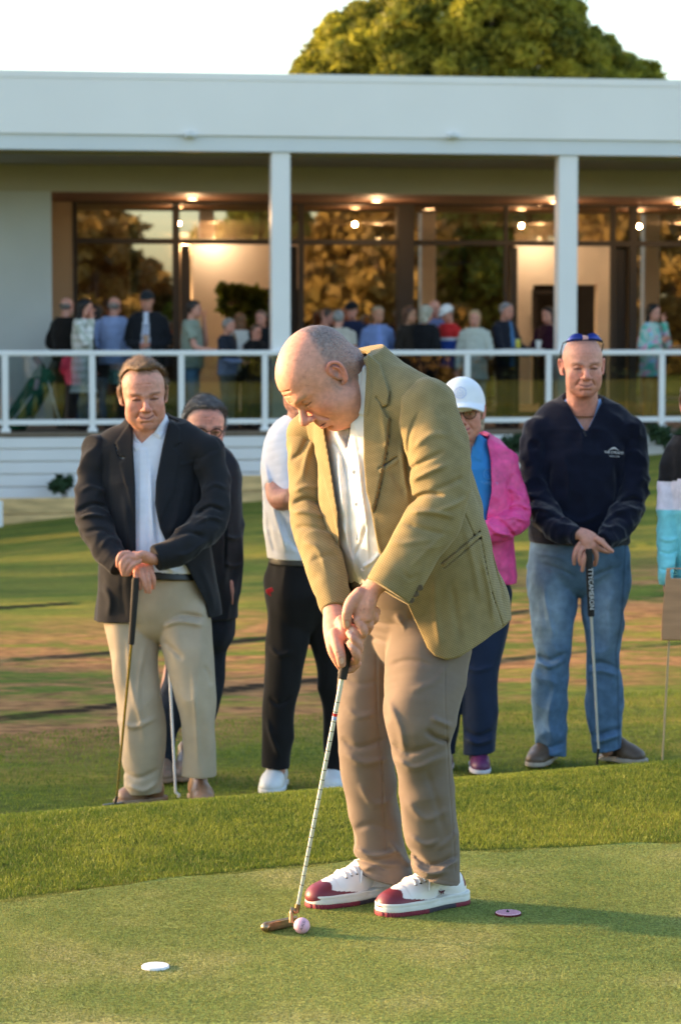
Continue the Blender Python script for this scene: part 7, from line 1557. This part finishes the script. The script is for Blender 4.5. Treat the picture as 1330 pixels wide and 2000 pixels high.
# ---------------------------------------------------------------- guests on the verandah
ARM = dict(down=((.235, -.02, 1.13), (.245, .05, .87)), face=((.215, .14, 1.17), (.09, .15, 1.50)), belly=((.25, -.02, 1.12), (.05, .21, 1.08)), table=((.24, .12, 1.12), (.2, .40, 1.07)), hip=((.34, -.06, 1.13), (.16, .03, .97)),
           chest=((.25, .02, 1.14), (.06, .20, 1.24)), up=((.33, .05, 1.36), (.14, -.02, 1.62)), cross=((.24, .02, 1.14), (-.10, .20, 1.18)))
def guest(px, ytop, v, yaw, label, top=(.1, .1, .1), bot=(.03, .03, .035), hair=(.08, .06, .05), hk='short', L='down', R_='down', kind='shirt', shoe=(.05, .04, .04), inner=None, skin=None, wide=1.0, hat=None, sit=0.0, pat=None, hem=None, pitch=4):
    u = FU(px, v); z1 = FZ(ytop, v, px); h = z1-zdeck+sit; s = h/1.76; c0 = fworld(u, v, zdeck-sit)
    Rf = frame(yaw-math.degrees(0)); l, f = Rf[0], Rf[1]; W = lambda a, b, c: c0+(l*a+f*b)*s+np.array([0, 0, c*s])
    sk = np.array(skin) if skin is not None else SKIN
    Hd = Head(W(0, .035, 1.635), frame(yaw, pitch), s*1.0)
    F = S(W(0, 0, 1.6)-.22*s, W(0, 0, 1.6)+.22*s, .0085); Hd.build(F, True); Hd.neck(F, W(0, -.01, 1.42), .05, .06*s)
    vv, q = F.mesh(1); C = np.tile(sk, (len(vv), 1)); Hd.paint(vv, C, skin=sk, eyes='open'); parts = [(vv, q, C)]
    lo, hi = bounds([W(a, b, c) for a in (-.45, .45) for b in (-.45, .5) for c in (0, 1.72)], .0)
    short = kind in ('tee',); arms = []
    for sd, nm in ((1, L), (-1, R_)):
        e, hnd = ARM[nm]; arms.append([W(sd*.178*wide, 0, 1.395), W(sd*e[0], e[1], e[2]), W(sd*hnd[0], hnd[1], hnd[2])])
    B = S(lo, hi, .02); TR = [(0, 0, 1.46, .06, .06), (0, -.005, 1.41, .15, .09), (0, 0, 1.25, .165, .115), (0, .01, 1.08, .15, .12), (0, 0, .92, .165, .125)]
    tr = lambda F, g, rows=TR, k=.02: F.tube([W(*r[:3]) for r in rows], [(r[3]*wide+g)*s for r in rows], [(r[4]*wide+g)*s for r in rows], l, k)
    tr(B, -.03)
    for sd in (-1, 1): B.tube([W(sd*.085, 0, .88), W(sd*.09, .015, .48), W(sd*.09, -.01, .09)], [.06*s, .045*s, .035*s], k=.02)
    for a in arms: B.tube(a, [.036*s, .034*s, .024*s], k=.01)
    parts.append(flat(B.mesh(), sk))
    for (a, nm, sd) in ((arms[0], L, 1), (arms[1], R_, -1)):
        d = nrm(a[2]-a[1]); c = a[2]; G = S(c-.14, c+.14, .0075); side = nrm(np.cross(d, f)) if abs(d@f) < .9 else nrm(np.cross(d, [0, 0, 1])); n_ = np.cross(side, d)
        G.tube([a[1]+(a[2]-a[1])*.55, c, c+d*.05*s, c+d*.085*s], [.032*s, .024*s, .04*s, .038*s], [.03*s, .022*s, .016*s, .013*s], side, .005)
        if short: G2 = S(*bounds([a[1], a[2]], .07), .01); G2.tube([a[0]*.4+a[1]*.6, a[1], a[2]], [.042*s, .04*s, .026*s], k=.01); parts.append(flat(G2.mesh(), sk))
        for i in range(4):
            o = side*(.028-.019*i)*s; G.tube([c+d*.08*s+o, c+d*.118*s+o*1.0+n_*.012*s, c+d*.135*s+o+n_*.04*s], [.0095*s, .0088*s, .0078*s], k=.003)
        G.tube([c+d*.02*s+side*.03*s, c+d*.05*s+side*.052*s+n_*.015*s, c+d*.08*s+side*.05*s+n_*.03*s], [.012*s, .0105*s, .009*s], k=.004); parts.append(flat(G.mesh(), sk*np.array([1, .92, .9])))
    m_ = merge(parts); m_ = (m_[0]-c0, m_[1], m_[2]); body = link('person', npmesh('person', *m_), M['skin']); body.location = c0; tag(body, label, 'person', 'guests standing on the verandah')
    def pt(name, m, mat): return part(name, (m[0]-c0, m[1], m[2]), mat, body)
    T = S(lo, hi, .0125); zb = dict(tee=.84, shirt=.86, jacket=.80, coat=.50, tunic=.72)[kind] if hem is None else hem
    rows = [(0, 0, 1.475, .065, .065), (0, -.005, 1.42, .155, .095), (0, 0, 1.25, .17, .12), (0, .01, 1.08, .16, .128), (0, 0, .92, .172, .132), (0, 0, min(.8, zb-.02), .18, .135)]
    if zb < .75: rows += [(0, 0, zb-.02, .21, .16)]
    tr(T, .012+(.012 if kind in ('jacket', 'coat') else 0), rows)
    for a in arms:
        end = a[1]*.55+a[0]*.45 if short else a[2]; A = T.copy(); A.f[:] = 1
        if short: A.tube([a[0], end+(end-a[0])*.2], [.062*s, .062*s], k=.01, n=1); A.plane(end, end-a[0])
        else: A.tube([a[0], a[1], a[2]+(a[2]-a[1])*.1], [.06*s, .052*s, .042*s], k=.01); A.plane(a[2], a[2]-a[1])
        T.union(A, .02)
    T.wrinkle(.011, .09, int(px)); T.wrinkle(.006, .045, int(px)+1)
    T.plane(W(0, 0, zb), (0, 0, -1)); T.plane(W(0, 0, 1.50), (0, 0, 1)); vv, q = T.mesh(1); C = np.tile(np.array(top), (len(vv), 1))
    lf = (vv-c0)@l/s; ff = (vv-c0)@f/s; zz = (vv[:, 2]-c0[2])/s
    if pat: C = pat(vv, C, lf, ff, zz)
    if inner is not None:
        w_ = .025+.055*np.clip((1.45-zz)/.6, 0, 1); m = (np.abs(lf) < w_) & (ff > .03); C[m] = inner
    pt('top', (vv, q, C), 'cloth')
    G = S(*bounds([W(a, b, c) for a in (-.25, .25) for b in (-.2, .2) for c in (.02, .98)], .0), .014)
    G.tube([W(0, 0, .97), W(0, 0, .87)], [.16*s*wide, .165*s*wide], [.122*s*wide, .125*s*wide], l, 0, n=1)
    zk = .44 if kind == 'shorts' else .07
    for sd in (-1, 1): G.tube([W(sd*.085, 0, .86), W(sd*.09, .015, .48), W(sd*.09, -.01, .05)], [.088*s, .066*s, .058*s], k=.02)
    G.wrinkle(.008, .08, 5+int(px)); G.plane(W(0, 0, .07), (0, 0, -1)); vv, q = G.mesh(1); pt('trousers', (vv, q, np.tile(np.array(bot), (len(vv), 1))), 'denim')
    for sd in (-1, 1):
        G = S(W(sd*.09, .05, .04)-.2, W(sd*.09, .05, .04)+.2, .011); G.tube([W(sd*.09, -.05, .045), W(sd*.09, .06, .045), W(sd*.095, .15, .035)], [.042*s, .044*s, .038*s], [.05*s, .042*s, .03*s], l, .01); G.plane(W(0, 0, .004), (0, 0, -1)); pt('shoe', flat(G.mesh(), shoe), 'leather')
    if hk != 'bald':
        kw = dict(short=dict(), bob=dict(low=-.13, side_low=-.12, thick=.018, lim=((-.14, .0), (-.03, .01), (.02, .02), (.06, .06), (.13, .1))), long=dict(low=-.22, side_low=-.2, thick=.018, lim=((-.22, -.03), (-.03, .0), (.02, .02), (.06, .06), (.13, .1))), fringe=dict(low=-.06, lim=((-.08, -.06), (.0, -.02), (.03, -.045), (.05, -.2), (.13, -.2))))[hk]
        k2 = dict(thick=.012, amp=.005); k2.update(kw); hh = Hd.hair(.0095, hair, **k2); pt('hair', hh, 'hair')
    if hat is not None:
        F = S(Hd.c-.2, Hd.c+.24, .0085); Hd.cranium(F, .02); F.plane(Hd.w(0, 0, .035), -Hd.R[2]); B = F.copy(); B.f[:] = 1; Hd.tube(B, [(0, .06, .04), (0, .12, .038), (0, .155, .03)], [.08, .075, .055], [.006, .006, .006], k=0); F.union(B, .004); pt('cap', flat(F.mesh(), hat), 'cloth')
    return body, W, Hd, arms
def held(kind, w, col, label, group=None):
    root = empty(kind, w); tag(root, label, kind.replace('_', ' '), group)
    mb = MB()
    if kind == 'drink_can': mb.rod([(0, 0, 0), (0, 0, .004), (0, 0, .112), (0, 0, .12)], [.027, .033, .033, .027], 16)
    elif kind == 'cup': mb.rod([(0, 0, 0), (0, 0, .105)], [.03, .042], 16)
    else: mb.rod([(0, 0, 0), (0, 0, .13), (0, 0, .17), (0, 0, .21)], [.033, .033, .015, .014], 14)
    mb.build('body', surf(kind+'_finish', col, rough=.35, var=.05), root)
    mb = MB(); z = dict(drink_can=.1202, cup=.1052).get(kind, .2102); r = dict(drink_can=.026, cup=.04).get(kind, .013); mb.rod([(0, 0, z), (0, 0, z+.004)], [r+.002, r], 14); mb.build('lid', M['plastic_white'] if kind != 'drink_can' else M['chrome'], root); return root
def plaid(v, C, l, f, z):
    g = (np.abs(np.sin(l*32)) > .93) | (np.abs(np.sin(z*30)) > .93); C = C.copy(); C[g] = (.42, .44, .36); m = (np.abs(l-.02) < .06) & (f > .02) & (z > .95); C[m] = (.01, .01, .01); return C
def floral(v, C, l, f, z):
    n = vnoise(v, .05, 3); n2 = vnoise(v, .06, 8); C = C.copy(); C[n > .25] = (.12, .45, .36); C[n < -.35] = (.62, .3, .42); C[n2 > .5] = (.3, .5, .7); return C
def tricolor(v, C, l, f, z): C = C.copy(); C[z > 1.30] = (.62, .03, .03); C[(z <= 1.30) & (z > 1.26)] = (.75, .75, .75); C[z <= 1.26] = (.03, .07, .3); return C
def logo(v, C, l, f, z):
    C = C.copy(); w_ = .03+.05*np.clip((1.45-z)/.6, 0, 1); m = (np.abs(l) < w_) & (f > .03); C[m] = (.55, .58, .68); m2 = m & (np.abs(l) < .035) & (z > 1.12) & (z < 1.36) & (np.sin(z*120) > 0); C[m2] = (.12, .14, .24); return C
def deck_people():
    D, B_ = (.05, .035, .03), (.2, .33, .48)
    guest(129, 581, 1.15, 150, 'balding man in a dark brown jacket at the far left of the verandah', (.014, .012, .011), (.09, .06, .035), (.2, .17, .15), 'fringe', 'belly', 'down', 'jacket')
    guest(163, 585, .75, 75, 'black haired woman in a long white checked coat with a raised hand', (.72, .70, .66), (.06, .12, .22), (.012, .01, .01), 'long', 'down', 'face', 'coat', pat=plaid)
    guest(189, 596, 2.0, 170, 'dark haired guest mostly hidden behind the white checked coat', (.03, .03, .03), D, (.012, .01, .01), 'bob', 'belly', 'belly', 'shirt')
    guest(223, 580, 1.2, 165, 'bald man seen from behind in a pale blue shirt', (.30, .38, .62), (.045, .04, .035), (.3, .25, .22), 'fringe', 'belly', 'down', 'shirt', wide=1.12)
    b, W, Hd, A = guest(289, 569, .8, -5, 'man in a dark cap and open black jacket over a printed white t-shirt', (.012, .013, .017), (.03, .03, .035), (.1, .08, .07), 'short', 'belly', 'belly', 'jacket', hat=(.02, .022, .026), pat=logo, wide=1.1)
    held('cup', W(.02, .27, 1.1), (.5, .3, .2), 'small drink held by the man in the dark cap')
    b, W, Hd, A = guest(375, 587, .7, 80, 'dark haired man in a sage green t-shirt with a hand at his mouth', (.26, .30, .24), (.15, .27, .40), (.03, .022, .018), 'short', 'face', 'table', 'tee', wide=1.08)
    guest(444, 622, .6, 60, 'short grey haired guest in a black top with a pale blue sleeve', (.02, .024, .035), (.2, .2, .2), (.3, .28, .26), 'short', 'belly', 'table', 'shirt', pat=lambda v, C, l, f, z: np.where((z < 1.13)[:, None], np.array([.28, .34, .55]), C))
    guest(470, 612, 1.6, 200, 'brown haired woman in a white top with her back to the railing', (.62, .60, .55), D, (.2, .09, .04), 'bob', 'belly', 'belly', 'shirt')
    guest(512, 606, 1.5, -20, 'man in a black shirt at the back beside the first column', (.012, .012, .014), D, (.12, .08, .06), 'short', 'cross', 'belly', 'shirt')
    guest(498, 634, .6, 40, 'brown haired guest in black leaning on the table by the first column', (.013, .012, .013), (.06, .045, .05), (.09, .05, .03), 'short', 'table', 'face', 'shirt')
    guest(634, 604, 1.6, 95, 'guest raising a bare arm behind the beige t-shirt', (.25, .2, .16), D, (.1, .07, .05), 'short', 'up', 'up', 'tee')
    guest(660, 606, .8, 170, 'man in a beige t-shirt with his back turned and arms folded', (.50, .45, .38), (.1, .1, .11), (.3, .29, .28), 'short', 'cross', 'cross', 'tee', wide=1.18)
    guest(688, 590, 1.5, -15, 'bearded man in a navy top and dark cap behind the beige t-shirt', (.018, .025, .06), D, (.03, .025, .02), 'short', 'cross', 'down', 'shirt', hat=(.012, .012, .014))
    b, W, Hd, A = guest(737, 598, .8, 15, 'tanned man in a denim blue shirt with glasses pushed up on his head', (.16, .22, .42), (.18, .18, .2), (.35, .27, .18), 'short', 'belly', 'down', 'shirt', skin=(.5, .25, .15), inner=(.2, .27, .55))
    guest(796, 599, .8, 60, 'brown haired woman in a dark brown jacket left of the grey bob', (.022, .016, .012), D, (.11, .05, .03), 'bob', 'belly', 'belly', 'jacket', skin=(.5, .25, .15))
    guest(829, 597, .7, 140, 'woman with a grey bob seen from behind in a black blazer', (.010, .010, .012), (.02, .02, .02), (.42, .38, .30), 'bob', 'belly', 'belly', 'jacket', wide=1.05)
    b, W, Hd, A = guest(849, 586, 1.2, -15, 'man in a pale blue checked shirt holding a drink', (.25, .33, .62), (.28, .22, .28), (.3, .2, .16), 'fringe', 'down', 'belly', 'shirt', pat=lambda v, C, l, f, z: C*np.where((np.sin(l*90)*np.sin(z*90) > 0), 1.0, .75)[:, None])
    held('cup', W(-.03, .29, 1.08), (.5, .55, .5), 'pale drink held by the man in the checked blue shirt')
    guest(876, 596, .9, -50, 'man in a white cap and a red, white and blue top', (.6, .03, .03), D, (.2, .15, .12), 'short', 'belly', 'belly', 'shirt', hat=(.75, .72, .7), pat=tricolor, pitch=25)
    b, W, Hd, A = guest(927, 606, .55, -5, 'blonde woman in a pale grey green long sleeved top resting one hand on the table', (.46, .48, .42), (.17, .27, .36), (.45, .3, .16), 'bob', 'table', 'down', 'tunic', wide=1.0)
    guest(985, 591, .9, 50, 'grey haired man in a dark navy polo leaning over the table', (.016, .018, .028), D, (.25, .25, .26), 'short', 'table', 'table', 'shirt', inner=(.08, .2, .4), wide=1.1)
    guest(1072, 600, 1.3, -40, 'black haired woman in a dark plum top beside the second column', (.035, .008, .018), D, (.012, .01, .01), 'bob', 'belly', 'table', 'shirt')
    guest(1271, 594, .8, 50, 'black haired woman in a floral blouse and tan trousers near the right edge', (.4, .52, .48), (.46, .26, .10), (.010, .009, .009), 'long', 'face', 'chest', 'tunic', pat=floral)
    guest(1361, 596, 1.0, -60, 'guest in an olive shirt just inside the right edge', (.2, .17, .08), D, (.06, .05, .04), 'short', 'belly', 'belly', 'shirt')
    for k, (px, v, label) in enumerate(((475, .95, 'tall round bar table between the guests left of the first column'), (1010, .75, 'tall round bar table right of the pale green top'), (835, 2.1, 'pale bar table behind the black blazer'))):
        w = fworld(FU(px, v), v, zdeck); t = empty('bar_table', w); tag(t, label, 'table', 'bar tables on the verandah')
        mb = MB(); mb.rod([(0, 0, 1.0), (0, 0, 1.03)], [.36, .36], 32); mb.build('tabletop', M['table'], t); mb = MB(); mb.rod([(0, 0, .03), (0, 0, 1.0)], .03, 12); mb.build('pedestal', M['blacksteel'], t); mb = MB(); mb.rod([(0, 0, 0), (0, 0, .03)], [.26, .2], 24); mb.build('base', M['blacksteel'], t)
    w = lambda px, v: fworld(FU(px, v), v, zdeck+1.031)
    held('drink_can', w(1011, .62), (.7, .6, .08), 'yellow can on the bar table beside the navy polo'); held('cup', w(1051, .72), (.75, .75, .72), 'white cup on the bar table near the second column')
    held('bottle', w(458, .85), (.25, .14, .05), 'brown bottle on the left bar table')
    for i, px in enumerate((1133, 1143)):
        q = fworld(FU(px, 1.2), 1.2, zdeck+.93); t = empty('candle_lamp', q); tag(t, ('left', 'right')[i]+' one of two small glowing candle lamps right of the second column', 'lamp')
        mb = MB(); mb.rod([(0, 0, 0), (0, 0, .05)], [.028, .03], 14); mb.build('shade', emit('candle_glow', (1, .5, .15), 3), t)
    w0 = fworld(FU(1138, 1.2), 1.2, zdeck); t = empty('side_table', w0); tag(t, 'narrow dark table carrying the two candle lamps', 'table')
    mb = MB(); mb.box(-.3, .3, -.25, .25, .90, .93, .005); mb.build('tabletop', M['int_dark'], t)
    for a in (-.27, .27):
        for b_ in (-.22, .22): mb = MB(); mb.box(a-.02, a+.02, b_-.02, b_+.02, 0, .9); mb.build('leg', M['int_dark'], t)
    # planter glimpsed through the open doors
    q = fworld(FU(470, 8.8), 8.8, zdeck); t = empty('indoor_plant', q); tag(t, 'leafy pot plant lit by the lamps inside the left doorway', 'plant')
    r = np.random.default_rng(3); cl = np.array([[r.uniform(-.35, .35), r.uniform(-.2, .2), 1.72+r.uniform(-.3, .35), .12] for _ in range(22)]); crown('foliage', cl, 40, .09, M['greenleaf'], 4, t); mb = MB(); mb.rod([(0, 0, .0), (0, 0, .5)], [.2, .26], 20); mb.build('pot', M['plastic_white'], t); mb = MB(); mb.rod([(0, 0, .45), (.02, 0, 1.6)], .03, 8); mb.build('stem', M['bark'], t)
    # golf bag on its stand
    a = lambda px, py, v: fworld(*(lambda t: (t[0], v, t[1]))(FB(px, py, v)))
    o0 = fworld(FU(60, .7), .7, zdeck); t = empty('golf_bag', o0); tag(t, 'green golf bag leaning on its stand behind the glass at far left', 'golf bag'); 
    F = S(a(10, 840, .7)-.15, a(115, 700, .7)+.2, .012) if False else S(np.minimum(a(5, 845, .5), a(125, 690, 1.0))-.1, np.maximum(a(5, 845, .5), a(125, 690, 1.0))+.1, .012)
    F.tube([a(28, 828, .62), a(58, 785, .7), a(92, 728, .8)], [.15, .15, .135], k=0); F.tube([a(40, 822, .55), a(58, 795, .58)], [.11, .1], k=.03); F.tube([a(66, 780, .6), a(84, 750, .66)], [.08, .06], k=.03); F.plane(a(93, 726, .8), a(92, 728, .8)-a(28, 828, .62)); F.plane(fworld(0, 0, zdeck+.01), (0, 0, -1)); F.wrinkle(.02, .07, 5)
    v, q = F.mesh(); link('bag', npmesh('bag', v-o0, q), M['bag_green'], t)
    for x, y in ((18, 826), (118, 826)):
        mb = MB(); mb.rod([a(92, 735, .72)-o0, a(x if x > 60 else 22, y, .3)-o0], .011, 8); mb.build('leg', M['plastic_white'], t)
    F = S(a(90, 728, .8)-.3, a(90, 728, .8)+.35, .01); F.tube([a(88, 732, .8), a(80, 712, .82), a(72, 700, .84)], [.05, .045, .05], k=.01); F.tube([a(96, 728, .8), a(106, 712, .85)], [.04, .05], k=.01, n=1); v, q = F.mesh(); link('club_cover', npmesh('cc', v-o0, q), surf('brown_cover', (.07, .055, .04)), t)
    mb = MB(); mb.rod([a(74, 742, .62)-o0, a(70, 762, .57)-o0], .03, 8); mb.build('towel', surf('pink_towel', (.55, .4, .4)), t)
deck_people()
# ---------------------------------------------------------------- light, sky, camera
SUN_EL, SUN_AZ = math.radians(11.0), math.atan2(.34, -.94)
sd = np.array([math.cos(SUN_EL)*math.cos(SUN_AZ), math.cos(SUN_EL)*math.sin(SUN_AZ), math.sin(SUN_EL)])
w = bpy.data.worlds.new('World'); bpy.context.scene.world = w; w.use_nodes = True; nt = w.node_tree
sky = nt.nodes.new('ShaderNodeTexSky'); sky.sky_type = 'NISHITA'; sky.sun_disc = False; sky.sun_elevation = SUN_EL; sky.sun_rotation = math.atan2(sd[0], sd[1])
sky.dust_density = 2.2; sky.air_density = 1.0; sky.ozone_density = 1.4
nt.links.new(sky.outputs[0], nt.nodes['Background'].inputs[0]); nt.nodes['Background'].inputs[1].default_value = .15
sl = bpy.data.lights.new('sun', 'SUN'); sl.energy = 3.2; sl.angle = math.radians(2.5); sl.color = (1, .58, .26)
so = bpy.data.objects.new('sun', sl); COL.objects.link(so)
from mathutils import Vector, Matrix
so.rotation_euler = Vector(sd).to_track_quat('Z', 'Y').to_euler(); so.location = (-20, 10, 12)
cam = bpy.data.cameras.new('camera'); co = bpy.data.objects.new('camera', cam); COL.objects.link(co)
cam.sensor_fit = 'VERTICAL'; cam.sensor_height = 36; cam.lens = FPX/2000*36; cam.clip_start = .1; cam.clip_end = 2000
co.location = (0, 0, CAMZ); co.rotation_euler = (math.pi/2-TH, 0, 0)
cam.dof.use_dof = True; cam.dof.focus_distance = 6.75; cam.dof.aperture_fstop = 6.0
sc = bpy.context.scene; sc.camera = co
sc.view_settings.view_transform = 'Standard'; sc.view_settings.look = 'None'; sc.view_settings.gamma = 1; sc.view_settings.exposure = 2.08
sc.render.engine = 'CYCLES'; sc.cycles.use_denoising = True; sc.cycles.max_bounces = 8; sc.cycles.transparent_max_bounces = 16
sc.cycles.sample_clamp_indirect = 6; sc.cycles.caustics_reflective = False; sc.cycles.caustics_refractive = False
